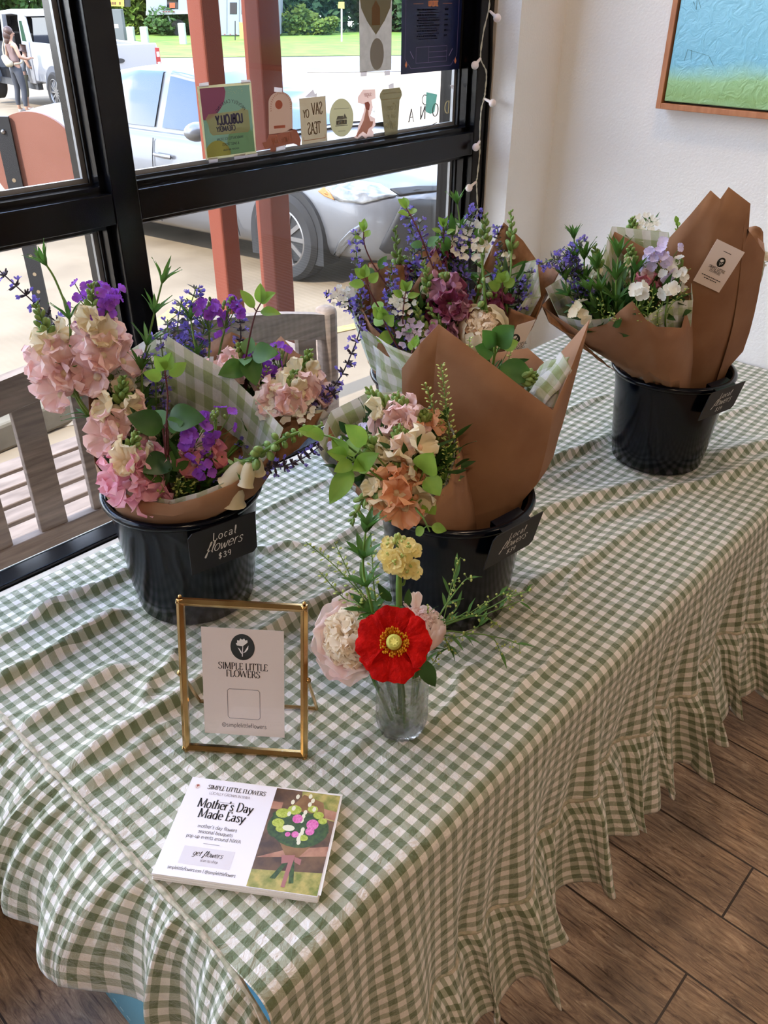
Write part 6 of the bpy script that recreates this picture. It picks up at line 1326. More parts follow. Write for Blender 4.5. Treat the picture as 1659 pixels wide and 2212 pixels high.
def cress(parent, pts, n=46, start=.3, r=.012, name='pennycress_sprig', side=2):
    P = Path(pts); st, sd = MB(), MB(); P.tube(st, .0012, .0005, 5)
    for i in range(n):
        u = i / n; p, t = P.at(P.L * lerp(start, 1, u)); a, b = perp(t); w = i * 2.4; k = lerp(1, .35, u); q = p + (a * cos(w) + b * sin(w)) * r * k + t * r * .6 * k; st.tube([p, q], .0004, 3)
        M = (q - p).to_track_quat('Z', 'Y').to_matrix(); sd.ball(q, .0023 * (.6 + .4 * k), 6, 5, sc=(1, .45, 1.2), M=M)
    return finish(name, st, [('seed_pods', sd, m_seed)], parent)
def fine_sprig(parent, pts, subs=5, name='fine_sprig', leafy=True, L=.05):
    """thin branching stems with narrow leaves and tiny pods at the ends"""
    P = Path(pts); st, lv, sd = MB(), MB(), MB(); P.tube(st, .0013, .0006, 5)
    ends = [(P.p, 1)]
    for i in range(subs):
        p, t = P.at(P.L * lerp(.35, .9, i / max(1, subs - 1))); d = (t * .8 + rv(.7) + V((0, 0, .2))).normalized(); q = [p, p + d * L * .5 + rv(.004), p + d * L + rv(.008) + V((0, 0, .004))]; c = catmull(q, 5); st.tube(c, .0006, 4); ends.append((c, 0))
    for c, m in ends:
        for j in range(6):
            p = c[-1 - j] if len(c) > j else c[0]; q = p + rv(.006); st.tube([p, q], .0003, 3); sd.ball(q, .0014, 6, 4)
        if leafy:
            for j in range(2): k = RNG.randrange(len(c) // 3, len(c)); leaf(lv, c[k], (c[k] - c[k - 1]).normalized() + rv(.6), V((0, 0, 1)), .022, .0042, .2, nu=4)
    return finish(name, st, [('narrow_leaves', lv, m_leafm), ('pods', sd, m_seed)], parent)
def peony(parent, root, c, d, r, name='peony', mid='ivory', outer='blush', openness=1.0, guard=8, stem=True, n=120, ball=.62):
    """open double peony: wide guard petals round a ball of small ruffled petals"""
    d = V(d).normalized(); a, b = perp(d); c = V(c); st, ou, inn, sp = MB(), MB(), MB(), MB()
    if stem: Path([root, (V(root) + c) / 2 - d * .01, c - d * r * .5]).tube(st, .0030, .0028, 8)
    for ly in (0, 1):
        for k in range(guard):
            w = 2 * pi * (k + .5 * ly) / guard + RNG.uniform(-.2, .2); o = a * cos(w) + b * sin(w); petal(ou, c - d * r * .35 + o * r * .25, o * openness + d * (.75 - openness * .45 + .3 * ly), d, r * (1.05 - .18 * ly) * RNG.uniform(.9, 1.15), r * 1.15, .30 - .30 * openness, .07, nu=9, nv=8)
    for k in range(n):
        z = 1 - 1.15 * (k + .5) / n; q = math.sqrt(max(0, 1 - z * z)); w = k * 2.39996; u = (a * cos(w) * q + b * sin(w) * q + d * z); p = c + u * r * ball * .45
        petal(inn, p, u + rv(.35) + d * .15, u.cross(rv()) if k % 2 else -u + rv(.4), r * ball * RNG.uniform(.5, .72), r * ball * RNG.uniform(.55, .8), .2, .20, nu=6, nv=6)
    for k in range(5): w = k * 1.257; o = a * cos(w) + b * sin(w); petal(sp, c - d * r * .55, o + d * .2, d, r * .5, r * .4, .3, 0)
    return finish(name, st, [('outer_petals', ou, PM[outer]), ('inner_petals', inn, PM[mid]), ('sepals', sp, m_leafm)], parent)
def peony_bud(parent, root, c, d, r, name='peony', col='blush', inner='ivory', top=.35, streak=True):
    """closed goblet: big overlapping petals wrapped round a ball"""
    d = V(d).normalized(); a, b = perp(d); c = V(c); st, ou, inn, sk = MB(), MB(), MB(), MB(); Path([root, (V(root) + c) / 2 - d * .01, c - d * r * .95]).tube(st, .0030, .0028, 8)
    def patch(mb, w0, half, th0, th1, R, ruf):
        ph = RNG.uniform(0, 6)
        def f(u, v):
            k = v * 2 - 1; th = lerp(th0, th1 + .10 * k * k + .05 * sin(k * 6 + ph), u); w = w0 + k * half * (.45 + .55 * sin(pi * min(1, u * .85 + .1)))
            rr = R * (1 + .025 * sin(k * 7 + ph) * u + ruf * u ** 4); return c + (a * cos(w) + b * sin(w)) * (rr * sin(th)) + d * (rr * 1.08 * cos(th))
        mb.grid(f, 12, 10)
    for k in range(5): patch(ou, k * 1.257 + .2, .95, 2.95, .62 + .1 * (k % 2), r * (1.0 - .012 * k), .05)
    for k in range(4): patch(ou, k * 1.57 + .8, .85, 2.9, .95 + .35 * (k % 2), r * 1.04, .10)
    for k in range(34):
        w = k * 2.4; q = math.sqrt((k + .5) / 34) * .62; u = a * cos(w) * q + b * sin(w) * q + d; petal(inn, c + u * r * .42, u + rv(.3), -u + rv(.5), r * .55, r * .45, .2, .22, nu=6, nv=6)
    for k in range(3): w = k * 2.1; o = a * cos(w) + b * sin(w); petal(sk, c - d * r * .95, o * .9 + d * .3, d, r * .6, r * .3, .3, 0)
    return finish(name, st, [('outer_petals', ou, PM[col]), ('inner_petals', inn, PM[inner]), ('sepals', sk, m_leafm)], parent)
def greens(parent, c, r, n=60, name='foliage_filler', col=None, squash=.7):
    """the dark leaf mass inside a bouquet"""
    mb = MB()
    for i in range(n):
        d = rv().normalized(); p = V(c) + V((d.x * r[0], d.y * r[1], d.z * r[2])) * RNG.uniform(.2, 1); leaf(mb, p, d + V((0, 0, .8)) + rv(.6), rv(), RNG.uniform(.02, .045), RNG.uniform(.006, .014), .2, nu=5)
    return mb.obj(name, col or m_leafd, parent)
# ---- papers
m_kraft = mat('kraft_paper', (156, 116, 86), .7, c2=(142, 102, 74), nscale=14, ndetail=8, bump=.25, bscale=30, spec=.3, translucent=.05)
m_kraftd = mat('kraft_paper_mottled', (150, 108, 76), .6, c2=(120, 82, 50), nscale=55, ndetail=8, bump=.25, bscale=60, spec=.35, translucent=.06)
BK = [None]
def wrap(name, parent, loop, d0, root, r0, m, nv=10, bulge=.0, sub=3, uvs=1.0, solid=.0006, crumple=.004, vmax=1.0):
    """paper cone from a small ring at the root up to the loop of rim points (pixel, depth beyond d0)"""
    pail = BK[0]
    R = [at_d(x, y, d0 + e) for x, y, e in loop]; n = len(R); rim = []
    for i in range(n):
        for k in range(sub): rim.append(R[i].lerp(R[(i + 1) % n], k / sub))
    m_ = len(rim); c = V(root); cen = sum(rim, V((0, 0, 0))) / m_; ax = (cen - c).normalized()
    ring = []
    for p in rim:
        o = (p - c); o = o - ax * o.dot(ax); o = o.normalized() if o.length > 1e-6 else V((1, 0, 0)); ring.append(c + o * r0)
    mb = MB(); sd = RNG.uniform(0, 50); idx = []
    cum = [0.0]
    for i in range(m_): cum.append(cum[-1] + (rim[(i + 1) % m_] - rim[i]).length)
    H = (cen - c).length
    for i in range(m_ + 1):
        a, b = ring[i % m_], rim[i % m_]; row = []
        o = (b - cen); o = o - ax * o.dot(ax); o = o.normalized() if o.length > 1e-6 else V((0, 0, 0))
        for k in range(nv + 1):
            v = k / nv * vmax; p = a.lerp(b, v) + o * (bulge * sin(pi * min(1, v)) + crumple * sin(pi * v ** .7) * noise.noise(V((cum[i] * 14 + sd if i < m_ else sd, v * 3, sd))) * 2)
            if pail:
                h = p.z - (TOP + BH); lim = (RRK - .015 + h * .14) if h < .004 else (RRK - .0145 + (h - .004) * 1.6); lim -= .006 if name[0] == 't' else 0; dx, dy = p.x - pail[0], p.y - pail[1]; q = math.hypot(dx, dy)
                if q > lim: p = V((pail[0] + dx / q * lim, pail[1] + dy / q * lim, p.z))
            row.append(mb.vert(p, (cum[i] * uvs, v * H * uvs)))
        idx.append(row)
    for i in range(m_):
        for k in range(nv): mb.face((idx[i][k], idx[i + 1][k], idx[i + 1][k + 1], idx[i][k + 1]))
    return mb.obj(name, m, parent, solid=solid, angle=28)
def sheet(name, parent, q, d0, m, bulge=.01, n=10, crumple=.003, solid=.0006, uvs=1.0, curl=0.0):
    """one paper sheet through four rim points (pixel, depth): bottom-left, bottom-right, top-right, top-left"""
    A, B, C_, D = [at_d(x, y, d0 + e) for x, y, e in q]; nn = (B - A).cross(D - A).normalized(); nn = nn if nn.dot(EYE - A) > 0 else -nn; sd = RNG.uniform(0, 50); W = (B - A).length; H = (D - A).length
    mb = MB(); mb.grid(lambda u, v: A.lerp(B, u).lerp(D.lerp(C_, u), v) + nn * (bulge * sin(pi * u) * (.4 + .6 * v) + crumple * 2 * noise.noise(V((u * 4 + sd, v * 4, sd))) + curl * v * v * v), n, n, 0, lambda u, v: (u * W * uvs, v * H * uvs))
    return mb.obj(name, m, parent, solid=solid, angle=60)
# ================================================================ vase with its five kinds of flowers
VX, VY = .564, .490
def vase():
    t = thing('glass_vase', (VX, VY, TOP), 'small clear pressed-glass vase with a diamond pattern, holding the red poppy', 'vase')
    m = bpy.data.materials.new('pressed_glass'); m.use_nodes = True; N, L = m.node_tree.nodes, m.node_tree.links; b = N['Principled BSDF']; b.inputs['Base Color'].default_value = (.96, .98, .97, 1); b.inputs['Roughness'].default_value = .02; b.inputs['Transmission Weight'].default_value = 1; b.inputs['IOR'].default_value = 1.45
    tp = N.new('ShaderNodeBsdfTransparent'); ms = N.new('ShaderNodeMixShader'); ms.inputs[0].default_value = .62; L.new(b.outputs[0], ms.inputs[1]); L.new(tp.outputs[0], ms.inputs[2]); L.new(ms.outputs[0], N['Material Output'].inputs[0])
    z0 = TOP + .002; R = .0315; H = .105; seg = 120; rows = 60; mb = MB(); idx = []
    for k in range(rows + 1):
        v = k / rows; z = v * H; base = R * (.86 + .14 * min(1, v * 7) ** .6) + (.0012 if v > .95 else 0)
        ring = []
        for j in range(seg):
            w = 2 * pi * j / seg; pat = 0
            if .12 < v < .80:
                u1 = (w / (2 * pi) * 12 + v * 7) % 1; u2 = (w / (2 * pi) * 12 - v * 7) % 1; ln = min(min(u1, 1 - u1), min(u2, 1 - u2)); pat = .0015 * max(0, 1 - ln / .16) * min(1, (v - .12) / .03) * min(1, (.80 - v) / .03)
            if v < .12: pat = .0008 * cos(w * 24)
            r = base + pat; ring.append(mb.vert((VX + r * cos(w), VY + r * sin(w), z0 + z)))
        idx.append(ring)
    inn = []
    for k in range(13):
        v = 1 - k / 12; z = .008 + v * (H - .008); r = R - .0028; inn.append([mb.vert((VX + r * cos(2 * pi * j / seg), VY + r * sin(2 * pi * j / seg), z0 + z)) for j in range(seg)])
    al = idx + inn
    for a, b_ in zip(al, al[1:]):
        for j in range(seg): mb.face((a[j], a[(j + 1) % seg], b_[(j + 1) % seg], b_[j]))
    mb.face(idx[0][::-1]); mb.face(inn[-1])
    mb.obj('glass_body', m, t, angle=180)
    wt = MB(); wt.lathe([(0, .0085), (R - .0034, .0085), (R - .0034, .062), (0, .062)], 48, Matrix.Translation((VX, VY, z0))); mw = bpy.data.materials.new('water'); mw.use_nodes = True; N, L = mw.node_tree.nodes, mw.node_tree.links; b = N['Principled BSDF']; b.inputs['Base Color'].default_value = (.95, .98, .95, 1); b.inputs['Roughness'].default_value = 0; b.inputs['Transmission Weight'].default_value = 1; b.inputs['IOR'].default_value = 1.33
    tp = N.new('ShaderNodeBsdfTransparent'); ms = N.new('ShaderNodeMixShader'); ms.inputs[0].default_value = .6; L.new(b.outputs[0], ms.inputs[1]); L.new(tp.outputs[0], ms.inputs[2]); L.new(ms.outputs[0], N['Material Output'].inputs[0])
    wt.obj('water', mw, t, angle=60)
vase()
VD = V((VX, VY, 0)).dot(FWDH)
def vp(px, py, e=0.0): return at_d(px, py, VD + e)
vroot = V((VX, VY, TOP + .014))
def vr(dx, dy=0): return vroot + RIGHTH * dx + FWDH * dy
def poppy():
    c = vp(851, 1388, -.045); d = ((EYE - c).normalized() + V((0, 0, .12))).normalized(); t = thing('poppy', tuple(c), 'single red poppy with a golden centre in the glass vase', 'flower')
    a, b = perp(d); a = RIGHTH - d * RIGHTH.dot(d); a.normalize(); b = d.cross(a)
    st = MB(); Path([vr(.004, -.006), V((VX, VY, TOP + .085)) - FWDH * .012, c - d * .02 - V((0, 0, .012)), c - d * .004]).tube(st, .0022, .0018, 8); st.obj('stem', m_stem, t)
    r = .0405; pt = MB()
    def big(w, L, W, lift, seed):
        def f(u, v):
            k = v * 2 - 1; th = w + k * W * (.62 + .38 * u); R_ = r * L * u ** .9 * (1 + .035 * sin(k * 9 + seed) * u + .02 * sin(k * 23 + seed) * u * u - .10 * abs(k) ** 3 * u)
            o = a * cos(th) + b * sin(th); return c + o * R_ + d * (lift + .012 * u ** 1.5 * (1 - u * .5) + .0015 * sin(k * 9 + seed) * u * u + .0010 * sin(k * 25 + u * 5) * u - .004 * u ** 4)
        pt.grid(f, 14, 22)
    for w, L, W, l, s in ((1.75, 1.0, 1.02, 0, 1), (-1.75, 1.10, .98, 0, 4), (.05, 1.0, .98, .004, 2), (3.0, 1.04, .98, .004, 5), (.9, .9, 1.0, -.003, 6), (2.4, .9, 1.0, -.003, 7), (-2.5, .92, 1.0, -.003, 8), (-.9, .92, 1.0, -.003, 9)): big(w, L, W, l, s)
    pt.obj('petals', PM['red'], t, angle=180)
    ov = MB(); ov.lathe([(0, .012), (.006, .0125), (.0085, .010), (.009, .004), (.007, -.002)], 20, Matrix.Translation(c) @ d.to_track_quat('Z', 'Y').to_matrix().to_4x4()); ov.obj('seed_head', mat('poppy_green', (190, 186, 84), .6), t)
    rays = MB()
    for k in range(7): w = k * 2 * pi / 7; o = a * cos(w) + b * sin(w); petal(rays, c + d * .0128, o, d, .0045, .0024, 0, 0, nu=3, nv=2)
    rays.obj('stigma_rays', mat('stigma_yellow', (236, 226, 120), .6), t)
    sm = MB()
    for k in range(110):
        w = RNG.uniform(0, 6.283); o = a * cos(w) + b * sin(w); l = RNG.uniform(.011, .0165); e = c + o * l + d * RNG.uniform(.005, .010); sm.tube([c + o * .007 + d * .002, e], .00035, 3); sm.ball(e, .00105, 5, 4, sc=(1, 1, 1.5))
    sm.obj('stamens', PM['gold'], t)
poppy()
def in_vase(name, label, cat='flower'): return thing(name, (VX, VY, TOP), label, cat)
pc = vp(762, 1378, -.004); t_ = in_vase('peony', 'open blush peony with cream ruffled centre, left of the red poppy in the vase')
peony(t_, vr(-.012), pc, (EYE - pc).normalized() + RIGHTH * -.25 + V((0, 0, .25)), .043, 'flower_head', 'ivory', 'blush', 1.0, 8, n=150, ball=.78)
pc = vp(915, 1358, -.004); t_ = in_vase('peony', 'half closed pale blush peony bud, right of the red poppy in the vase')
peony_bud(t_, vr(.012), pc, V((0, 0, 1)) + RIGHTH * .1, .0245, 'flower_head', 'blush', 'blush')
pl = MB(); 
for k in range(10): w = RNG.uniform(0, 6.28); petal(pl, vp(902, 1325, .004) + V((cos(w) * .006, sin(w) * .006, 0)), V((cos(w) * .4, sin(w) * .4, 1)), V((cos(w), sin(w), 0)), .022, .009, .1, .05)
pl.obj('crown_petals', PM['blush'], t_)
def stock():
    t = in_vase('stock_flower', 'pale yellow stock flower standing tallest on a thick green stem in the vase'); P = Path([vr(0, .01), vp(862, 1300), vp(862, 1240), vp(860, 1168)]); st, bl, bd = MB(), MB(), MB(); P.tube(st, .0042, .003, 10); Path([P.at(P.L - .055)[0], vp(872, 1262), vp(878, 1225)]).tube(st, .0018, .0012)
    for (x, y, e, s) in ((852, 1212, -.014, 1.2), (838, 1200, -.008, 1.0), (882, 1180, -.006, .85), (895, 1190, -.002, .8), (840, 1175, .002, .8), (886, 1222, -.008, .95), (895, 1235, -.004, .8), (868, 1200, -.01, 1.0), (876, 1232, -.008, .85), (848, 1222, -.012, .9), (868, 1170, .0, .6)):
        c = vp(x, y, e); o = ((EYE - c).normalized() + rv(.35) + (c - vp(862, 1205)).normalized() * .5).normalized()
        for l in range(2): four_petal(bl, c + o * .003 * l, o, .0125 * s * (1 - .35 * l), ruf=.10)
        for k in range(4): bd.ball(c + o * .005 + rv(.003), .0016, 6, 4)
        st.tube([P.at(P.L - .045)[0], c - o * .003], .0009, 5)
    for k in range(9): bd.ball(vp(862 + RNG.uniform(-10, 12), 1166 + RNG.uniform(-10, 8)), .0026, 6, 5, sc=(1, 1, 1.5))
    finish('stem', st, [('blossoms', bl, PM['yellow']), ('buds', bd, m_seed)], t)
stock()
t_ = in_vase('foliage_spray', 'tall stem with whorls of narrow green leaves at the left back of the vase', 'greenery')
lily_leaves(t_, [vr(-.006, .01), vp(800, 1300, .01), vp(785, 1240, .02), vp(786, 1180, .02), vp(790, 1150, .02)], 4, 7, .042, .010, .60, 'stem')
t_ = in_vase('foliage_spray', 'single dark green leaf hanging below the poppy at the right rim of the vase', 'greenery')
s_, l_ = MB(), MB(); Path([vr(.012), vp(895, 1440, -.01), vp(908, 1425, -.02)]).tube(s_, .0015, .001); leaf(l_, vp(908, 1424, -.02), vp(940, 1484, -.03) - vp(908, 1424, -.02), (EYE - vp(908, 1424)).normalized(), .041, .020, .05); leaf(l_, vp(845, 1300, .02), vp(822, 1270, .02) - vp(845, 1300, .02), FWDH * -1, .03, .012, .05); leaf(l_, vp(880, 1310, .0), vp(883, 1272, .0) - vp(880, 1310), FWDH * -1, .026, .009, 0); finish('stem', s_, [('leaves', l_, m_leafd)], t_)
for pts, lab in (([(800, 1330, .02), (740, 1240, .04), (660, 1170, .05)], 'thin pennycress sprig leaning far to the left behind the peony'), ([(805, 1330, .02), (760, 1250, .03), (722, 1170, .05)], 'thin pennycress sprig left of the leafy stem in the vase'), ([(795, 1335, .01), (740, 1290, .03), (690, 1235, .03)], 'lowest thin pennycress sprig above the open peony'), ([(812, 1300, .02), (805, 1220, .03), (800, 1150, .04)], 'upright pennycress sprig beside the tall leafy stem')):
    t_ = in_vase('pennycress', lab, 'greenery'); cress(t_, [vr(-.01, .008)] + [vp(*p) for p in pts], 34, .45, .010, 'stem')
for pts, lab, L in (([(955, 1350, 0), (1000, 1335, .01), (1060, 1312, .02), (1112, 1280, .03)], 'long fine green sprig reaching right along the middle bucket', .05), ([(950, 1330, 0), (972, 1295, .01), (1000, 1258, .01), (1010, 1250, .01)], 'fine green sprig curling up in front of the middle bucket', .035), ([(955, 1365, -.01), (1010, 1368, 0), (1060, 1375, .01), (1080, 1405, .0)], 'fine green sprig drooping low to the right over the cloth', .04), ([(950, 1360, 0), (990, 1340, .0), (1040, 1330, .01), (1075, 1350, .01)], 'fine green sprig in the middle of the cluster right of the peony bud', .04), ([(955, 1375, -.01), (968, 1392, -.01), (978, 1405, -.01)], 'short fine green sprig hanging beside the peony bud', .02)):
    t_ = in_vase('fine_sprig', lab, 'greenery'); fine_sprig(t_, [vr(.014, .004), vp(925, 1400, .0)] + [vp(*p) for p in pts], 5, 'stem', True, L)
# ================================================================ wrapped bouquets
def bouquet(label, b, e=(0, 0)):
    BK[0] = b
    return thing('wrapped_bouquet', (b[0] + e[0], b[1] + e[1], TOP + .012), label, 'bouquet', 'wrapped bouquets in the buckets')
def mk(d0, root):
    return (lambda x, y, e=0.0: at_d(x, y, d0 + e)), V(root)
def F(fp, root, *pts):
    w = [fp(*p) for p in pts]; zn = TOP + BH + .025; b = BK[0]; a = w[0]
    if a.z - root.z < .03: return [root] + w
    nk = root.lerp(a, min(1.0, (zn - root.z) / (a.z - root.z))); dx, dy = nk.x - b[0], nk.y - b[1]; q = math.hypot(dx, dy)
    if q > .062: nk = V((b[0] + dx / q * .062, b[1] + dy / q * .062, nk.z))
    return [root, nk] + (w if a.z > nk.z + .02 else w[1:])
def rooted(b, dx=0, dy=0, z=.80): return V((b[0], b[1], z)) + RIGHTH * dx + FWDH * dy

# -- left bucket, front: pink snapdragons
d0 = 1.00; r0 = rooted(B1, -.01, -.02, .79); fp, r = mk(d0, r0)
t = bouquet('bouquet of pink snapdragons and a cream foxglove, front of the left bucket', B1)
wrap('kraft_wrap', t, [(205, 1000, -.03), (240, 1052, -.06), (300, 1080, -.085), (370, 1090, -.095), (430, 1075, -.095), (500, 1046, -.08), (560, 1010, -.05), (600, 960, .0), (585, 905, .05), (500, 850, .085), (400, 790, .10), (300, 780, .10), (215, 800, .07), (190, 830, .03), (194, 920, .0)], d0, r, .045, m_kraft, bulge=.012, sub=2)
wrap('tissue_wrap', t, [(222, 1000, -.02), (250, 1045, -.05), (305, 1070, -.075), (370, 1080, -.085), (430, 1064, -.085), (495, 1038, -.07), (560, 1000, -.04), (612, 925, .0), (570, 880, .045), (480, 795, .075), (415, 760, .085), (345, 715, .09), (275, 760, .09), (200, 752, .06), (215, 850, .03), (215, 930, .0)], d0, r, .040, m_tissue, bulge=.008, sub=2)
snapdragon(t, F(fp, r, (190, 900, .02), (120, 770, .03), (98, 712, .03), (76, 655, .03)), 'pink', 'cream', .125, 11, .033)
snapdragon(t, F(fp, r, (260, 900, .03), (225, 780, .03), (205, 700, .03), (197, 612, .03)), 'pink', 'cream', .125, 10, .033)
snapdragon(t, F(fp, r, (270, 1000, -.02), (258, 930, -.01), (262, 870, -.01), (266, 812, -.01)), 'pink', 'cream', .095, 9, .031)
snapdragon(t, F(fp, r, (300, 1085, -.07), (285, 1030, -.07), (282, 980, -.065), (298, 932, -.06)), 'rose', 'cream', .090, 12, .032)
snapdragon(t, F(fp, r, (440, 1040, -.03), (440, 980, -.03), (445, 930, -.02)), 'oldrose', 'pink', .05, 5, .026)
catmint(t, F(fp, r, (240, 860, .04), (160, 735, .06), (80, 660, .06), (-4, 582, .06)), .48, .017, .016, True, 1.1)
rocket(t, F(fp, r, (270, 850, .05), (225, 720, .05), (206, 642, .05)), 20, .029, .0115)
rocket(t, F(fp, r, (400, 1030, -.04), (415, 970, -.04), (408, 930, -.045)), 11, .024, .0135, name='dames_rocket')
rocket(t, F(fp, r, (450, 1030, -.03), (462, 960, -.03), (468, 905, -.03)), 7, .022, .0125)
rocket(t, F(fp, r, (430, 1060, -.05), (436, 1030, -.05), (440, 1000, -.05)), 7, .020, .012)
lily_leaves(t, F(fp, r, (170, 860, .02), (153, 770, .02), (150, 690, .03), (122, 610, .04), (100, 572, .04)), 5, 6, .042, .0065, .42)
lily_leaves(t, F(fp, r, (310, 900, .04), (308, 800, .04), (328, 700, .05), (350, 610, .05)), 6, 6, .045, .0065, .5)
lily_leaves(t, F(fp, r, (310, 950, .01), (308, 860, .02), (306, 800, .02)), 3, 6, .042, .007, .6)
catmint(t, F(fp, r, (340, 900, .05), (352, 800, .05), (346, 725, .05)), .62, .013, .014)
catmint(t, F(fp, r, (340, 900, .03), (335, 820, .03), (322, 765, .03)), .7, .013, .012)
branch(t, F(fp, r, (362, 1050, -.06), (358, 950, -.06), (362, 860, -.05), (356, 800, -.05)), 3, .040, .028, .62, w0=1.2, faceup=.1)
for a, b2, L, W in (((352, 925), (300, 905), .046, .034), ((362, 905), (432, 900), .050, .036), ((365, 990), (345, 1000), .042, .034)):
    s_, l_ = MB(), MB(); p = fp(a[0], a[1], -.06); q = fp(b2[0], b2[1], -.075); s_.tube([r, fp(365, 1060, -.05), p], .0012, 5); leaf(l_, p, q - p, (EYE - p).normalized() + V((0, 0, .3)), L, W, .2); finish('broad_leaf', s_, [('blade', l_, m_leafd)], t, (m_redstem,))
foxglove(t, F(fp, r, (500, 1060, -.06), (555, 985, -.07), (620, 944, -.06), (698, 918, -.04)), 'cream', 5, .13, .046, down=V((0, 0, -1)) - RIGHTH * .25)
catmint(t, F(fp, r, (540, 1040, -.04), (620, 1005, -.04), (690, 965, -.03)), .55, .012, .013, True, 1.3)
lace(t, F(fp, r, (310, 900, .05), (290, 830, .05), (295, 800, .05)), 10, .020)
lace(t, F(fp, r, (300, 860, .04), (265, 820, .04), (262, 800, .04)), 8, .018)
cress(t, F(fp, r, (410, 1070, -.06), (425, 1030, -.06), (432, 990, -.06)), 50, .55, .010)
cress(t, F(fp, r, (380, 1070, -.07), (385, 1055, -.07), (390, 1030, -.07)), 40, .55, .012)
cress(t, F(fp, r, (330, 1075, -.07), (345, 1068, -.08), (355, 1050, -.08)), 36, .6, .010)
greens(t, fp(390, 1010, -.01), (.065, .055, .05), 130); greens(t, fp(300, 930, .02), (.045, .05, .055), 70)

# -- left bucket, rear
d0 = 1.12; r0 = rooted(B1, .02, .03, .79); fp, r = mk(d0, r0)
t = bouquet('bouquet with purple catmint and white lace flowers, rear of the left bucket', B1)
wrap('kraft_wrap', t, [(480, 842, -.03), (530, 880, -.05), (612, 902, -.065), (690, 893, -.06), (709, 880, -.03), (712, 830, .02), (680, 780, .05), (640, 762, .06), (607, 726, .085), (580, 752, .09), (500, 717, .09), (438, 746, .09), (380, 738, .09), (385, 790, .02)], d0, r, .04, m_kraftd, bulge=.012, sub=2)
wrap('tissue_wrap', t, [(490, 842, -.02), (535, 872, -.04), (612, 892, -.05), (700, 885, -.05), (742, 905, -.02), (756, 872, .0), (735, 850, .04), (660, 790, .06), (560, 770, .08), (430, 770, .08), (400, 800, .02)], d0, r, .036, m_tissue, bulge=.006, sub=2)
for p in (((430, 780, .05), (405, 700, .05), (424, 620, .05)), ((420, 790, .05), (385, 720, .05), (392, 650, .05)), ((410, 800, .05), (368, 740, .05), (362, 690, .05)), ((430, 780, .06), (440, 710, .06), (450, 650, .06)), ((400, 800, .05), (345, 750, .04), (338, 718, .04))): catmint(t, F(fp, r, *p), .55, .012, .016, False, 1.25)
rocket(t, F(fp, r, (450, 780, .05), (452, 720, .05), (448, 668, .05)), 10, .025, .0125, elong=1.3)
rocket(t, F(fp, r, (470, 780, .04), (488, 700, .04), (490, 670, .04)), 7, .022, .0125)
rocket(t, F(fp, r, (560, 860, .0), (575, 800, .0), (560, 775, .0)), 9, .022, .0115)
rocket(t, F(fp, r, (590, 860, .01), (605, 810, .01), (604, 775, .01)), 9, .022, .0115)
catmint(t, F(fp, r, (500, 830, .03), (520, 720, .04), (506, 640, .04)), .5, .014, .013, True, 1.1)
branch(t, F(fp, r, (520, 860, .0), (530, 780, -.02), (548, 690, -.03), (563, 655, -.03)), 3, .044, .026, .62, w0=.4)
for a, b2 in (((535, 770), (548, 812)), ((545, 765), (590, 760)), ((530, 790), (495, 800))):
    s_, l_ = MB(), MB(); p = fp(a[0], a[1], -.03); q = fp(b2[0], b2[1], -.05); s_.tube([r, fp(530, 850, .0), p], .0012, 5); leaf(l_, p, q - p, (EYE - p).normalized() + V((0, 0, .3)), .042, .030, .2); finish('broad_leaf', s_, [('blade', l_, m_leafm)], t, (m_redstem,))
snapdragon(t, F(fp, r, (500, 860, .0), (512, 800, .0), (520, 740, .0)), 'pink', 'pink', .07, 7, .030)
snapdragon(t, F(fp, r, (470, 860, .01), (465, 820, .01), (470, 790, .01)), 'pink', 'pink', .04, 4, .030)
snapdragon(t, F(fp, r, (640, 880, -.02), (650, 830, -.02), (660, 790, -.01), (669, 755, -.01)), 'pink', 'cream', .085, 8, .029)
snapdragon(t, F(fp, r, (600, 890, -.05), (615, 860, -.05), (630, 830, -.045), (638, 800, -.04)), 'pink', 'cream', .065, 8, .030)
lace(t, F(fp, r, (590, 900, -.05), (595, 885, -.06), (598, 872, -.065)), 9, .023); lace(t, F(fp, r, (630, 900, -.05), (640, 890, -.06), (645, 880, -.065)), 8, .018)
lace(t, F(fp, r, (600, 880, -.0), (615, 840, -.0), (600, 826, .0)), 8, .016)
catmint(t, F(fp, r, (660, 890, -.02), (725, 830, -.02), (765, 750, -.02), (783, 692, -.02)), .42, .017, .014, True, 1.1)
catmint(t, F(fp, r, (660, 890, -.03), (700, 860, -.03), (735, 845, -.03)), .55, .012, .013, True, 1.1)
cress(t, F(fp, r, (550, 880, -.03), (568, 830, -.03), (580, 790, -.03)), 60, .5, .011)
lily_leaves(t, F(fp, r, (430, 800, .03), (420, 740, .03), (412, 690, .03)), 4, 6, .035, .006, .55)
greens(t, fp(570, 860, .01), (.06, .05, .045), 110)

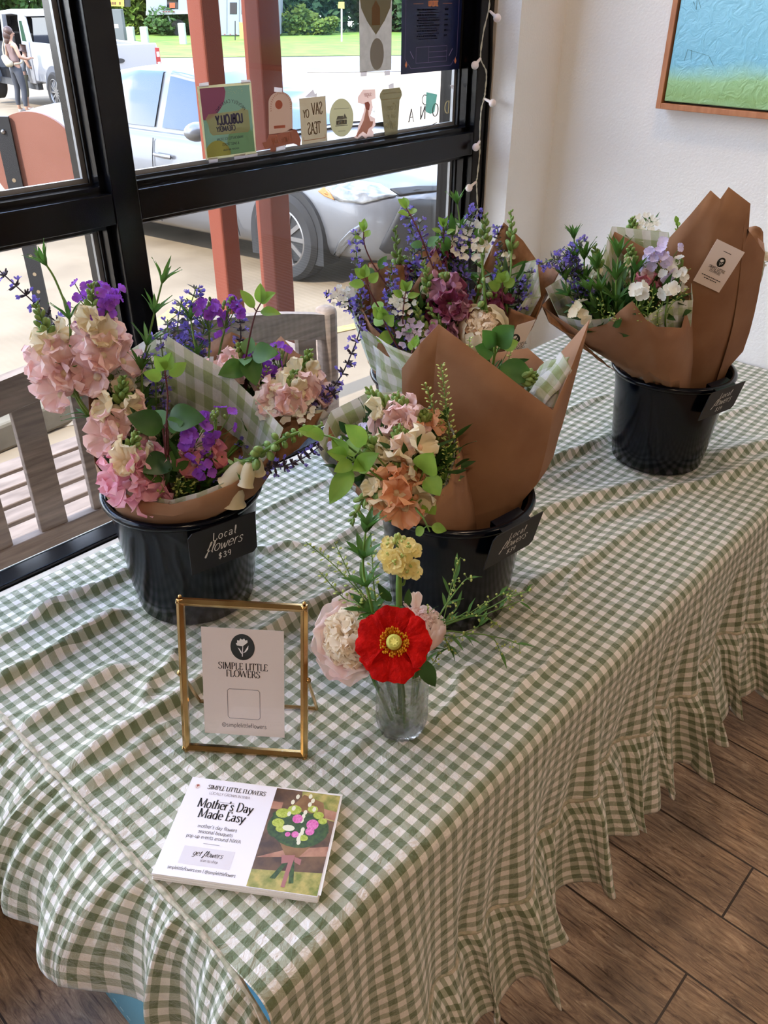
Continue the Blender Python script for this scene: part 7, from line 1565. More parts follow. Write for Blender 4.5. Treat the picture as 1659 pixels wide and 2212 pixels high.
# -- middle bucket, front: peach bouquet opening to the left
d0 = .955; r0 = rooted(B2, .0, -.015, .79); fp, r = mk(d0, r0)
t = bouquet('bouquet of peach and cream snapdragons tipping left out of the middle bucket', B2)
wrap('kraft_wrap', t, [(985, 935, .03), (986, 985, .0), (968, 1045, -.03), (925, 1085, -.055), (880, 1100, -.07), (838, 1098, -.07), (785, 1065, -.055), (735, 1010, -.02), (708, 960, .02), (712, 905, .06), (790, 868, .085), (880, 855, .085), (950, 885, .06)], d0, r, .045, m_kraft, bulge=.010, sub=3)
wrap('tissue_wrap', t, [(980, 930, .035), (981, 985, .008), (962, 1042, -.02), (920, 1078, -.045), (880, 1090, -.06), (840, 1088, -.06), (785, 1055, -.05), (728, 1040, -.02), (682, 965, .02), (715, 888, .06), (790, 850, .08), (880, 846, .08), (950, 880, .055)], d0, r, .040, m_tissue, bulge=.006, sub=3)
snapdragon(t, F(fp, r, (880, 980, -.0), (850, 910, .0), (820, 870, .01), (793, 838, .02)), 'pink', 'cream', .085, 8, .027)
snapdragon(t, F(fp, r, (890, 980, -.0), (870, 900, .0), (855, 850, .01)), 'pink', 'pink', .055, 7, .025)
snapdragon(t, F(fp, r, (900, 1010, -.03), (870, 960, -.035), (858, 920, -.03)), 'cream', 'peach', .05, 6, .029)
snapdragon(t, F(fp, r, (910, 980, .0), (912, 920, .0), (912, 885, .0)), 'apricot', 'peach', .04, 4, .024)
snapdragon(t, F(fp, r, (890, 1050, -.04), (860, 1020, -.05), (840, 1000, -.05)), 'cream', 'apricot', .05, 6, .028)
snapdragon(t, F(fp, r, (880, 1075, -.05), (840, 1060, -.065), (815, 1060, -.07), (785, 1080, -.07), (757, 1132, -.07)), 'apricot', 'cream', .10, 7, .029, top=.6)
snapdragon(t, F(fp, r, (850, 1000, -.03), (800, 960, -.04), (780, 950, -.04)), 'cream', 'cream', .05, 4, .018)
branch(t, F(fp, r, (850, 1040, -.05), (780, 985, -.06), (730, 950, -.06), (690, 938, -.05)), 4, .045, .026, .50, True, False, faceup=.2)
branch(t, F(fp, r, (850, 1050, -.06), (790, 1010, -.07), (750, 985, -.07)), 2, .048, .030, .72, True, False, faceup=.1)
for a, b2, L, W in (((915, 1020), (928, 990), .040, .034), ((922, 1030), (940, 1055), .030, .026), ((790, 960), (760, 930), .045, .024), ((760, 1010), (735, 1050), .052, .026), ((770, 1015), (800, 990), .046, .024)):
    s_, l_ = MB(), MB(); p = fp(a[0], a[1], -.07); q = fp(b2[0], b2[1], -.085); s_.tube([r, fp(890, 1070, -.05), p], .0010, 5); leaf(l_, p, q - p, (EYE - p).normalized() + V((0, 0, .3)), L, W, .1); finish('broad_leaf', s_, [('blade', l_, m_leafl)], t)
branch(t, F(fp, r, (900, 1092, -.08), (915, 1120, -.10), (928, 1148, -.10)), 3, .030, .022, .6, True, False, name='trailing_sprig', tip=False, faceup=.2)
cress(t, F(fp, r, (975, 1020, -.0), (968, 920, .0), (953, 786, .01)), 110, .45, .013); cress(t, F(fp, r, (950, 1000, .0), (940, 900, .0), (918, 828, .0)), 70, .5, .012); cress(t, F(fp, r, (920, 1000, -.02), (910, 960, -.02), (915, 930, -.02)), 50, .5, .012); cress(t, F(fp, r, (960, 1040, -.02), (968, 1000, -.02), (962, 965, -.02)), 50, .5, .012); cress(t, F(fp, r, (870, 1090, -.06), (875, 1080, -.07), (890, 1060, -.075)), 40, .5, .012)
rocket(t, F(fp, r, (830, 1000, .0), (800, 970, .0), (790, 955, .0)), 9, .024, .012, 'lav'); rocket(t, F(fp, r, (820, 1020, .0), (760, 985, .0), (745, 968, .0)), 7, .022, .012, 'lav')
lily_leaves(t, F(fp, r, (870, 990, -.0), (845, 930, .0), (838, 900, .0)), 4, 7, .030, .006, .6, dark=True); lily_leaves(t, F(fp, r, (920, 1010, .0), (915, 960, .0), (908, 925, .0)), 4, 7, .026, .006, .75, dark=True)
greens(t, fp(900, 1000, .0), (.06, .05, .055), 150); greens(t, fp(820, 980, .0), (.05, .05, .045), 70)

# -- middle bucket, rear: seen from behind its big kraft sheet
d0 = 1.04; r0 = rooted(B2, .03, .03, .79); fp, r = mk(d0, r0)
t = bouquet('large kraft paper cone seen from its plain back, rising from the middle bucket', B2)
wrap('kraft_wrap', t, [(868, 796, -.03), (905, 745, -.03), (948, 700, -.02), (1065, 788, -.04), (1130, 838, -.04), (1194, 886, -.03), (1232, 800, .02), (1274, 690, .05), (1216, 756, .09), (1186, 792, .10), (1140, 752, .12), (1050, 765, .13), (950, 765, .12), (880, 785, .06)], d0, r, .038, m_kraft, bulge=.022, sub=2, crumple=.003)
sheet('tissue_side', t, [(905, 850, .0), (955, 905, -.02), (905, 768, .01), (812, 726, .04)], d0, m_tissue, .012); sheet('tissue_side', t, [(820, 850, .06), (935, 900, .0), (900, 790, .03), (808, 745, .06)], d0, m_tissue, .01)
sheet('tissue_side', t, [(1140, 850, .02), (1178, 872, -.01), (1236, 800, .02), (1212, 762, .06)], d0, m_tissue, .008); sheet('tissue_side', t, [(1110, 870, .06), (1195, 880, .0), (1230, 770, .04), (1160, 800, .07)], d0, m_tissue, .01)
branch(t, F(fp, r, (1060, 830, .05), (1065, 780, .04), (1082, 742, .03)), 2, .042, .030, .75, False, False, faceup=.2)
for a, b2, L, W in (((1072, 745), (1092, 722), .040, .034), ((1070, 748), (1050, 722), .034, .024), ((1066, 765), (1036, 752), .032, .024), ((1080, 790), (1128, 808), .050, .034)):
    s_, l_ = MB(), MB(); p = fp(a[0], a[1], .02); q = fp(b2[0], b2[1], .01); s_.tube([r, fp(1060, 840, .05), p], .0010, 5); leaf(l_, p, q - p, (EYE - p).normalized() + V((0, 0, .3)), L, W, .1); finish('broad_leaf', s_, [('blade', l_, m_leafm)], t)
snapdragon(t, F(fp, r, (1080, 850, .04), (1110, 822, .02), (1160, 812, .01)), 'cream', 'cream', .045, 0, .02); cress(t, F(fp, r, (1085, 830, .05), (1095, 790, .05), (1104, 758, .05)), 40, .6, .008); cress(t, F(fp, r, (1010, 800, .05), (1015, 760, .05), (1014, 728, .05)), 50, .6, .008)
branch(t, F(fp, r, (880, 840, .08), (880, 790, .09), (895, 750, .09)), 3, .03, .02, .6); greens(t, fp(1050, 820, .05), (.06, .03, .03), 50)

# -- back bucket, left bouquet
d0 = 1.38; r0 = rooted(B4, -.02, -.01, .79); fp, r = mk(d0, r0)
t = bouquet('bouquet with catmint, burgundy snapdragons and a cream peony in the back bucket', B4)
wrap('kraft_wrap', t, [(768, 640, .0), (800, 700, -.05), (860, 760, -.075), (960, 790, -.08), (1040, 765, -.06), (1055, 700, .0), (1000, 630, .05), (968, 588, .07), (942, 540, .08), (905, 575, .09), (868, 612, .09), (868, 573, .10), (797, 567, .09), (780, 600, .05)], d0, r, .04, m_kraftd, bulge=.01, sub=2)
wrap('tissue_wrap', t, [(745, 625, .02), (775, 700, -.04), (835, 745, -.06), (940, 780, -.07), (1035, 755, -.055), (1050, 690, .0), (1000, 610, .05), (950, 556, .07), (905, 590, .08), (850, 600, .09), (790, 590, .08)], d0, r, .036, m_tissue, bulge=.006, sub=2)
sheet('kraft_flap', t, [(868, 640, .10), (940, 640, .10), (925, 545, .13), (905, 515, .14)], d0, m_kraft, .01); sheet('kraft_flap', t, [(806, 690, -.01), (885, 700, -.02), (872, 574, .0), (797, 570, .02)], d0, m_kraftd, .008); sheet('kraft_flap', t, [(872, 650, -.005), (968, 650, -.01), (964, 588, .0), (942, 541, .0)], d0, m_kraftd, .006)
for p, s, dk in ((((800, 720, -.02), (775, 620, -.01), (768, 498, .0)), .48, False), (((860, 740, -.03), (845, 640, -.04), (846, 566, -.04)), .55, False), (((900, 700, .0), (895, 540, .02), (880, 452, .02)), .62, False), (((880, 700, .02), (910, 570, .03), (905, 480, .03)), .7, False), (((990, 700, .0), (1000, 540, .03), (1032, 442, .04)), .62, False), (((970, 700, .02), (970, 560, .04), (962, 480, .04)), .7, False), (((800, 700, .0), (745, 650, .0), (704, 632, .0)), .62, True), (((960, 640, .0), (945, 590, -.0), (950, 560, .0)), .75, False), (((880, 740, -.05), (860, 690, -.06), (850, 650, -.06)), .6, True), (((1000, 640, .02), (985, 560, .03), (975, 500, .03)), .7, False)): catmint(t, F(fp, r, *p), s, .012, .015, dk, 1.2)
branch(t, F(fp, r, (950, 640, .0), (920, 540, -.01), (900, 490, -.01), (878, 450, -.0)), 4, .034, .022, .62, w0=.2); branch(t, F(fp, r, (900, 720, -.02), (800, 560, .0), (785, 500, .0)), 3, .034, .02, .72); branch(t, F(fp, r, (860, 730, -.06), (810, 650, -.075), (788, 600, -.07)), 4, .036, .026, .6, True, faceup=.2); branch(t, F(fp, r, (880, 740, -.07), (870, 690, -.08), (876, 630, -.07)), 4, .034, .022, .55, False); branch(t, F(fp, r, (860, 750, -.08), (840, 715, -.09), (828, 690, -.09)), 3, .042, .032, .6, False, faceup=.1); branch(t, F(fp, r, (970, 650, .0), (960, 540, .02), (958, 490, .02)), 4, .03, .016, .7)
snapdragon(t, F(fp, r, (970, 720, -.03), (965, 650, -.04), (960, 590, -.03)), 'burg', 'mauve', .085, 9, .030, top=.1); snapdragon(t, F(fp, r, (990, 740, -.04), (985, 690, -.05), (978, 650, -.05)), 'mauve', 'mauve', .06, 6, .028, top=.1)
snapdragon(t, F(fp, r, (870, 640, .02), (860, 570, .03), (853, 490, .03)), 'burg', 'mauve', .10, 3, .020, top=.75); snapdragon(t, F(fp, r, (870, 640, .03), (868, 590, .04), (872, 555, .04)), 'burg', 'burg', .04, 4, .018); snapdragon(t, F(fp, r, (960, 560, .04), (955, 540, .04), (952, 520, .04)), 'burg', 'mauve', .05, 4, .02)
for p in (((925, 680, -.03), (925, 610, -.04), (913, 566, -.04)), ((920, 730, -.06), (908, 700, -.065), (898, 656, -.06)), ((950, 720, -.06), (945, 690, -.065), (922, 660, -.06)), ((1030, 640, .02), (1045, 540, .03), (1048, 462, .03)), ((985, 640, .02), (965, 530, .05), (962, 470, .05))): snapdragon(t, F(fp, r, *p), 'cream', 'cream', .06, 2, .014, top=.8)
foxglove(t, F(fp, r, (1046, 720, -.05), (1046, 630, -.065), (1040, 548, -.055)), 'peach', 7, .115, .050, down=V((0, 0, -1)) - RIGHTH * .75, buds=8)
lace(t, F(fp, r, (880, 720, -.05), (875, 670, -.06), (868, 655, -.065)), 8, .016); lace(t, F(fp, r, (1000, 600, .03), (1005, 540, .03), (1010, 520, .03)), 12, .026); lace(t, F(fp, r, (780, 700, .0), (745, 650, .0), (735, 640, -.005)), 8, .014); lace(t, F(fp, r, (910, 740, -.07), (895, 735, -.085), (890, 720, -.09)), 8, .02, col='lav')
pk = fp(1042, 714, -.055); peony_bud(t, r, pk, (EYE - pk).normalized() + V((0, 0, .5)), .040, 'peony', 'cream', 'ivory')
lily_leaves(t, F(fp, r, (1000, 600, .04), (995, 500, .05), (988, 440, .05)), 4, 6, .04, .008, .72); cress(t, F(fp, r, (900, 620, .02), (890, 560, .02), (893, 535, .02)), 40, .75, .008); rocket(t, F(fp, r, (960, 740, -.06), (948, 725, -.07), (945, 712, -.075)), 6, .02, .012, 'mauve')
greens(t, fp(920, 690, .0), (.08, .06, .07), 150); greens(t, fp(980, 560, .05), (.06, .03, .05), 50, col=m_leafm)

# -- back bucket, right bouquet with its tag
d0 = 1.43; r0 = rooted(B4, .03, .01, .79); fp, r = mk(d0, r0)
t = bouquet('bouquet with a pointed kraft paper and printed tag, right side of the back bucket', B4)
kw = wrap('kraft_wrap', t, [(1035, 700, -.04), (1085, 735, -.06), (1130, 690, -.06), (1160, 686, -.04), (1175, 640, .0), (1212, 580, .02), (1168, 575, .05), (1130, 520, .08), (1088, 480, .09), (1060, 540, .09), (1040, 585, .08), (1020, 640, .03)], d0, r, .036, m_kraftd, bulge=.008, sub=2)
wrap('tissue_wrap', t, [(1040, 690, -.03), (1085, 720, -.05), (1135, 645, -.05), (1168, 640, -.02), (1160, 560, .03), (1120, 570, .06), (1090, 590, .07), (1050, 600, .06)], d0, r, .03, m_tissue, bulge=.004, sub=3)
sheet('kraft_flap', t, [(1080, 745, -.06), (1128, 748, -.06), (1160, 688, -.05), (1100, 664, -.05)], d0, m_kraft, .01)
for p in (((1090, 640, .0), (1105, 540, .06), (1103, 455, .09)), ((1090, 690, -.04), (1082, 620, -.03), (1075, 552, -.02))): snapdragon(t, F(fp, r, *p), 'cream', 'cream', .075, 1, .014, top=.9)
catmint(t, F(fp, r, (1080, 600, .06), (1076, 520, .09), (1074, 486, .09)), .75, .010, .012); catmint(t, F(fp, r, (1120, 680, -.03), (1135, 620, -.03), (1150, 578, -.03)), .6, .013, .012, False)
snapdragon(t, F(fp, r, (1075, 690, -.04), (1068, 650, -.04), (1070, 620, -.04)), 'burg', 'burg', .05, 5, .024); branch(t, F(fp, r, (1088, 700, -.05), (1085, 650, -.06), (1085, 610, -.06)), 2, .034, .03, .7, True, faceup=.1); catmint(t, F(fp, r, (1110, 690, -.04), (1120, 640, -.03), (1125, 600, -.02)), .6, .012, .014, True)
greens(t, fp(1090, 650, .0), (.04, .04, .05), 60)
def hit(objs, px, py):
    bpy.context.view_layer.update(); d = ray(px, py).normalized(); best = None
    for o in objs:
        mw = o.matrix_world.inverted(); ok, loc, n, i = o.ray_cast(mw @ EYE, (mw.to_3x3() @ d).normalized())
        if ok:
            w = o.matrix_world @ loc; k = (w - EYE).length
            if best is None or k < best[0]: best = (k, w)
    return best[1] if best else None
def paper_tag(parent, objs, q, fallback):
    """small printed card stapled on the paper; q: top-left, top-right, bottom-right, bottom-left pixels"""
    P_ = []
    for x, y in q:
        P_.append(at_d(x, y, fallback))
    c = sum(P_, V((0, 0, 0))) / 4; ux = ((P_[1] - P_[0]) + (P_[2] - P_[3])); W = ux.length / 2; ux.normalize(); uy = (P_[0] - P_[3]) + (P_[1] - P_[2]); H = uy.length / 2; uy = (uy - ux * uy.dot(ux)).normalized(); n = ux.cross(uy); n = n if n.dot(EYE - c) > 0 else -n
    mb = MB().prism([P_[3], P_[2], P_[1], P_[0]], n * .0005); o = mb.obj('printed_tag', mat('blush_card', (234, 218, 208), .6), parent, smooth=False); c = c + n * .0006
    d, i_, tx = MB(), MB(), MB(); flower_emblem(d, i_, (0, H * .10), H * .11, c, ux, uy, n); d.obj('emblem_oval', m_ovalink, o, smooth=False); i_.obj('emblem_flower', m_paperw, o, smooth=False)
    write(tx, 'SIMPLE LITTLE', c - uy * H * .09, ux, uy, n, H * .062, .15, .05, xs=.92); write(tx, 'FLOWERS', c - uy * H * .165, ux, uy, n, H * .062, .15, .05, xs=.92)
    RR_ = random.Random(5); greek(tx, RR_, c - uy * H * .29, ux, uy, n, W * .7, H * .018, .5); greek(tx, RR_, c - uy * H * .34, ux, uy, n, W * .45, H * .018, .5); stroke_line(tx, [(-W * .14, H * .335), (W * .14, H * .335)], H * .012, c, ux, uy, n)
    tx.obj('lettering', m_ink, o, smooth=False)
paper_tag(t, [], [(1117, 702), (1157, 690), (1116, 776), (1077, 789)], d0 - .085)

# -- right bucket, front bouquet
d0 = 1.41; r0 = rooted(B3, -.015, -.01, .79); fp, r = mk(d0, r0)
t = bouquet('bouquet of lavender and white blooms with green foliage, front of the right bucket', B3)
wrap('kraft_wrap', t, [(1170, 660, .0), (1210, 690, -.04), (1250, 715, -.06), (1310, 700, -.075), (1340, 670, -.085), (1366, 650, -.09), (1395, 690, -.09), (1420, 706, -.085), (1472, 708, -.06), (1490, 640, .0), (1455, 570, .06), (1400, 540, .09), (1328, 500, .10), (1308, 545, .09), (1240, 600, .06), (1190, 640, .03)], d0, r, .036, m_kraft, bulge=.022, sub=2)
wrap('tissue_wrap', t, [(1178, 622, .02), (1205, 680, -.03), (1250, 692, -.05), (1310, 688, -.07), (1340, 680, -.08), (1368, 690, -.085), (1396, 684, -.085), (1450, 650, -.06), (1497, 648, -.02), (1492, 595, .02), (1455, 560, .05), (1444, 502, .09), (1380, 495, .105), (1322, 489, .105), (1300, 560, .07), (1230, 590, .04)], d0, r, .032, m_tissue, bulge=.006, sub=2)
sheet('kraft_flap', t, [(1290, 770, -.04), (1330, 800, -.05), (1240, 725, -.06), (1170, 665, -.03)], d0, m_kraftd, .008)
for p, s in ((((1300, 690, -.02), (1255, 600, .0), (1232, 545, .0), (1268, 516, .0)), .62), (((1280, 690, -.02), (1235, 600, -.01), (1200, 560, -.02), (1165, 575, -.03)), .62), (((1290, 690, -.01), (1240, 580, .0), (1212, 540, .0)), .72)): catmint(t, F(fp, r, *p), s, .011, .014, False, 1.25)
for pp, wh, L_, W_, st_ in ((((1290, 690, .0), (1265, 620, -.01), (1262, 560, -.01)), 5, .050, .0085, .66), (((1345, 700, -.04), (1330, 640, -.06), (1335, 555, -.05)), 6, .052, .0095, .60), (((1320, 690, -.03), (1300, 640, -.05), (1290, 580, -.04)), 5, .046, .0085, .66), (((1270, 690, -.0), (1245, 560, .0), (1240, 515, .0)), 4, .038, .007, .8), (((1290, 690, -.02), (1232, 640, -.02), (1222, 605, -.02)), 4, .040, .008, .8), (((1340, 690, -.03), (1360, 640, -.04), (1372, 590, -.03)), 4, .042, .008, .72), (((1360, 690, -.04), (1400, 660, -.06), (1412, 640, -.06)), 3, .034, .006, .8), (((1300, 690, -.04), (1282, 650, -.05), (1275, 630, -.05)), 3, .040, .008, .8)): lily_leaves(t, F(fp, r, *pp), wh, 8, L_, W_, st_)
snapdragon(t, F(fp, r, (1310, 680, .0), (1292, 580, .02), (1284, 530, .02)), 'cream', 'cream', .05, 1, .014, top=.8); snapdragon(t, F(fp, r, (1340, 660, .0), (1362, 570, .02), (1362, 530, .02)), 'cream', 'cream', .05, 2, .018, top=.6); snapdragon(t, F(fp, r, (1400, 660, -.02), (1395, 600, -.01), (1392, 565, .0)), 'oldrose', 'pink', .05, 6, .020)
rocket(t, F(fp, r, (1430, 660, -.02), (1432, 590, -.02), (1430, 548, -.01)), 14, .028, .014, 'lav'); rocket(t, F(fp, r, (1440, 660, -.03), (1455, 610, -.03), (1458, 580, -.02)), 8, .022, .013, 'white')
for a in ((1384, 625), (1442, 626)): rocket(t, F(fp, r, (a[0] - 5, 690, -.07), (a[0], 650, -.08), (a[0], a[1], -.085)), 3, .010, .0155, 'white', buds=False)
rocket(t, F(fp, r, (1270, 700, -.05), (1258, 680, -.06), (1255, 668, -.06)), 5, .016, .014, 'cream', buds=False)
for p in (((1400, 690, -.08), (1408, 650, -.09), (1410, 622, -.09)), ((1440, 680, -.06), (1470, 640, -.06), (1488, 622, -.06)), ((1310, 690, -.06), (1300, 660, -.07), (1290, 640, -.07)), ((1440, 650, -.04), (1470, 600, -.04), (1492, 580, -.04)), ((1380, 690, -.08), (1375, 650, -.08), (1368, 620, -.07)), ((1340, 700, -.08), (1322, 675, -.085), (1316, 690, -.09)), ((1420, 690, -.08), (1430, 660, -.08), (1434, 640, -.08))): cress(t, F(fp, r, *p), 44, .55, .011)
snapdragon(t, F(fp, r, (1370, 600, .08), (1368, 520, .12), (1366, 470, .12)), 'cream', 'cream', .03, 1, .012, top=.9); lace(t, F(fp, r, (1390, 600, .08), (1392, 520, .12), (1392, 492, .12)), 10, .020); lily_leaves(t, F(fp, r, (1400, 600, .09), (1402, 520, .13), (1405, 490, .13)), 3, 6, .035, .006, .8)
greens(t, fp(1330, 670, -.02), (.075, .05, .045), 130); greens(t, fp(1420, 650, -.02), (.045, .04, .04), 60)

# -- right bucket, rear: tall closed cone with a tag
d0 = 1.475; r0 = rooted(B3, .03, .025, .79); fp, r = mk(d0, r0)
t = bouquet('tall closed kraft cone with a printed tag, in the right bucket by the wall', B3)
kw = wrap('kraft_wrap', t, [(1425, 560, -.03), (1440, 520, -.04), (1490, 465, -.05), (1535, 411, -.05), (1556, 430, -.055), (1574, 404, -.05), (1621, 440, -.04), (1607, 485, -.045), (1652, 546, -.03), (1650, 525, .02), (1622, 500, .06), (1560, 490, .08), (1480, 500, .07), (1435, 540, .03)], d0, r, .036, m_kraft, bulge=.030, sub=2, crumple=.003)
sheet('kraft_flap', t, [(1600, 520, .04), (1645, 560, .02), (1648, 502, .05), (1610, 492, .06)], d0, m_kraft, .01)
sheet('tissue_side', t, [(1590, 560, .02), (1640, 620, -.01), (1654, 570, .0), (1620, 520, .03)], d0, m_tissue, .006)
bpy.context.view_layer.update()
h4 = [hit([kw], *p) for p in ((1549, 516), (1609, 545), (1553, 632), (1497, 606))]; dmin = min([h.dot(FWDH) for h in h4 if h] or [d0 - .06])
paper_tag(t, [], [(1549, 516), (1609, 545), (1553, 632), (1497, 606)], dmin - .004)
lace(t, F(fp, r, (1600, 600, .02), (1640, 570, .02), (1646, 560, .02)), 8, .012); branch(t, F(fp, r, (1500, 560, .05), (1470, 510, .09), (1462, 482, .09)), 2, .022, .014, .8, False, False); greens(t, fp(1540, 540, .02), (.05, .03, .03), 30)
# ================================================================ posters and stickers on the glass
YS = WG - .0036
def gpx(x, y): return at_y(x, y, YS)
NX, NZ, NY = V((1, 0, 0)), V((0, 0, 1)), V((0, -1, 0))
def sm(name, c, c2=None, tl=.7): return mat('sticker_' + name, c, .6, c2=c2 or c, nscale=80, translucent=tl)
def plate(mb, pts, th=.0003): mb.prism(pts, NY * th)
def sticker(name, label, cat, outline, m, base='backing'):
    P_ = [gpx(*p) for p in outline]; c = sum(P_, V((0, 0, 0))) / len(P_); c.z = min(p.z for p in P_); t = thing(name, tuple(c), label, cat); mb = MB(); plate(mb, P_); o = mb.obj(base, m, t, smooth=False); return t, P_
def deco(t, name, m, shapes, lift=.0004):
    mb = MB()
    for k, s in enumerate(shapes): mb.face([mb.vert(p + NY * (lift + k * 1e-6)) for p in s])
    return mb.obj(name, m, t, smooth=False)
def frame_of(tl, tr, br, bl):
    TL, TR, BR, BL = gpx(*tl), gpx(*tr), gpx(*br), gpx(*bl); o = (TL + TR + BR + BL) / 4; ux = ((TR - TL) + (BR - BL)); W = ux.length / 2; uy = ((TL - BL) + (TR - BR)); H = uy.length / 2
    return o, ux.normalized(), uy.normalized(), W, H
def S(o, ux, uy, pts): return [o + ux * x + uy * y for x, y in pts]
def tape(pts): 
    P_ = [gpx(*p) for p in pts]; mb = MB(); plate(mb, P_); return mb
m_tape = sm('tape', (214, 208, 206), tl=.6)

# ice cream poster (printed side faces the street: everything on it reads mirrored)
q = [(425, 187), (542, 176), (554, 332), (445, 346)]
t, P_ = sticker('poster', 'square teal, pink and yellow ice cream poster taped to the glass, its lettering mirrored', 'poster', q, sm('cream', (196, 190, 164)))
o, ux, uy, W, H = frame_of(*q); mx_ = -ux
b = .93
deco(t, 'teal_field', sm('teal', (150, 190, 196)), [S(o, ux, uy, [(-W / 2 * b, -H / 2 * b), (W / 2 * b, -H / 2 * b), (W / 2 * b, H / 2 * b), (-W / 2 * b, H / 2 * b)])])
deco(t, 'pink_blob', sm('pink', (206, 116, 160)), [S(o, ux, uy, [(-W / 2 * b, H / 2 * b), (-W * .02, H / 2 * b)] + [(-W / 2 * b + W * .47 * cos(radians(a)), H / 2 * b - H * .42 * sin(radians(a))) for a in range(8, 91, 8)] + [(-W / 2 * b, H * .06)])], .0005)
deco(t, 'yellow_blob', sm('mustard', (224, 202, 120)), [S(o, ux, uy, [(-W / 2 * b, -H / 2 * b), (-W * .02, -H / 2 * b)] + [(-W * .26 + W * .25 * cos(radians(a)), -H / 2 * b + H * .22 * sin(radians(a))) for a in range(10, 151, 10)] + [(-W / 2 * b, -H * .36)])], .0005)
deco(t, 'green_blob', sm('pale_green', (176, 208, 172)), [S(o, ux, uy, [(W / 2 * b, -H / 2 * b), (W / 2 * b, -H * .12)] + [(W * .22 + W * .28 * cos(radians(a)), -H * .30 + H * .20 * sin(radians(a))) for a in range(40, 200, 12)] + [(-W * .02, -H / 2 * b)])], .00045)
cl = S(o, ux, uy, [(-.42 * W, .06 * H), (-.36 * W, .12 * H), (.20 * W, .13 * H), (.30 * W, .16 * H), (.40 * W, .12 * H), (.41 * W, -.14 * H), (.36 * W, -.18 * H), (-.32 * W, -.17 * H), (-.37 * W, -.12 * H), (-.38 * W, -.02 * H)]); deco(t, 'cream_cloud', sm('cloud', (224, 208, 172)), [cl], .0006)
ink = MB(); write(ink, 'LOBLOLLY', o + uy * (-.035 * H) + ux * (.02 * W), mx_, uy, NY, H * .125, .24, .20, serif=False, lift=.0008, xs=.76); write(ink, 'CREAMERY', o + uy * (-.13 * H) - ux * (.06 * W), mx_, uy, NY, H * .07, .2, .17, serif=False, lift=.0008, xs=.86)
write(ink, 'PROUDLY CARRYING', o + uy * (.245 * H) + ux * (.06 * W), mx_, uy, NY, H * .045, .14, .12, serif=False, lift=.0008, xs=1.0, track=.12, arcr=7.0)
for s, y, z in (('HANDCRAFTED ICE CREAM', -.25, .034), ('& SWEET TREATS', -.33, .034), ('NON DAIRY AND VEGAN', -.40, .022)): write(ink, s, o + uy * (y * H) - ux * 0, mx_, uy, NY, H * z, .14, .12, serif=False, lift=.0008, xs=.95, track=.06)
ink.obj('mirrored_lettering', sm('plum_ink', (66, 58, 92), tl=.1), t, smooth=False)
dots = MB(); R_ = random.Random(2)
for i in range(26): plate_ = S(o, ux, uy, ell(R_.uniform(.05, .32) * W, (.44 - abs(R_.gauss(0, .05))) * H, .004 * W, .004 * W, 6)); dots.face([dots.vert(p + NY * .0006) for p in plate_])
dots.obj('speckles', sm('speckle', (206, 214, 180)), t, smooth=False)
tp = MB()
for k in ([(430, 180), (450, 177), (451, 187), (430, 189)], [(520, 173), (540, 172), (540, 179), (521, 181)], [(450, 342), (470, 340), (470, 350), (451, 353)], [(505, 336), (530, 331), (530, 341), (506, 346)], [(530, 334), (556, 330), (556, 338), (531, 342)]):
    tp = MB(); plate(tp, [gpx(*p) + NY * .0004 for p in k]); tp.obj('tape', m_tape, t, smooth=False)

# arched sticker with script word
arch_ = [(581, 290), (580, 222)] + [(605 + 25 * cos(radians(a)), 222 - 24 * sin(radians(a))) for a in range(170, 5, -15)] + [(631, 222), (632, 284)]
t, P_ = sticker('arched_sticker', 'tan arched sticker with an orange sun, stuck right of the teal poster', 'sticker', arch_, sm('tan', (184, 162, 146)))
def pxs(*pts): return [gpx(*p) for p in pts]
deco(t, 'orange_print', sm('orange', (176, 96, 70), tl=.3), [pxs(*[(602 + 8 * cos(radians(a)), 226 - 10 * sin(radians(a))) for a in range(0, 360, 20)]), pxs((591, 272), (616, 270), (616, 276), (592, 278))])
o, ux, uy, W, H = frame_of((581, 205), (631, 202), (632, 284), (582, 290)); ray_ = []
for a in range(-100, 101, 9): d_ = (sin(radians(a)), cos(radians(a))); c_ = (0, .16 * H); rr = W * .40; ray_.append(S(o, ux, uy, [(c_[0] + d_[0] * rr - d_[1] * .0006, c_[1] + d_[1] * rr + d_[0] * .0006), (c_[0] + d_[0] * rr + d_[1] * .0006, c_[1] + d_[1] * rr - d_[0] * .0006), (c_[0] + d_[0] * (rr + .004) + d_[1] * .0006, c_[1] + d_[1] * (rr + .004) - d_[0] * .0006), (c_[0] + d_[0] * (rr + .004) - d_[1] * .0006, c_[1] + d_[1] * (rr + .004) + d_[0] * .0006)]))
deco(t, 'ray_print', sm('brown_print', (150, 104, 84), tl=.3), ray_); tp = MB(); plate(tp, [gpx(*p) + NY * .0003 for p in [(592, 188), (609, 190), (609, 200), (592, 198)]]); tp.obj('tape', m_tape, t, smooth=False)
sc = [(566, 308), (575, 306), (580, 292), (600, 290), (620, 283), (628, 278), (640, 280), (650, 302), (648, 316), (634, 310), (612, 314), (598, 318), (594, 328), (584, 328), (584, 318), (572, 322)]
t, P_ = sticker('script_sticker', 'brown script sticker overlapping the foot of the tan arched sticker', 'sticker', sc, sm('brown', (158, 116, 98)))
o, ux, uy, W, H = frame_of((570, 292), (646, 282), (646, 312), (572, 322)); tx = MB(); write(tx, 'Pure Joy', o + NY * .0006 - uy * H * .18, -ux, uy, NY, H * .58, .12, .08, serif=False, curve=True, shear=.25, lift=.0003, xs=.92); tx.obj('script_lettering', sm('peach_print', (206, 160, 130)), t, smooth=False)
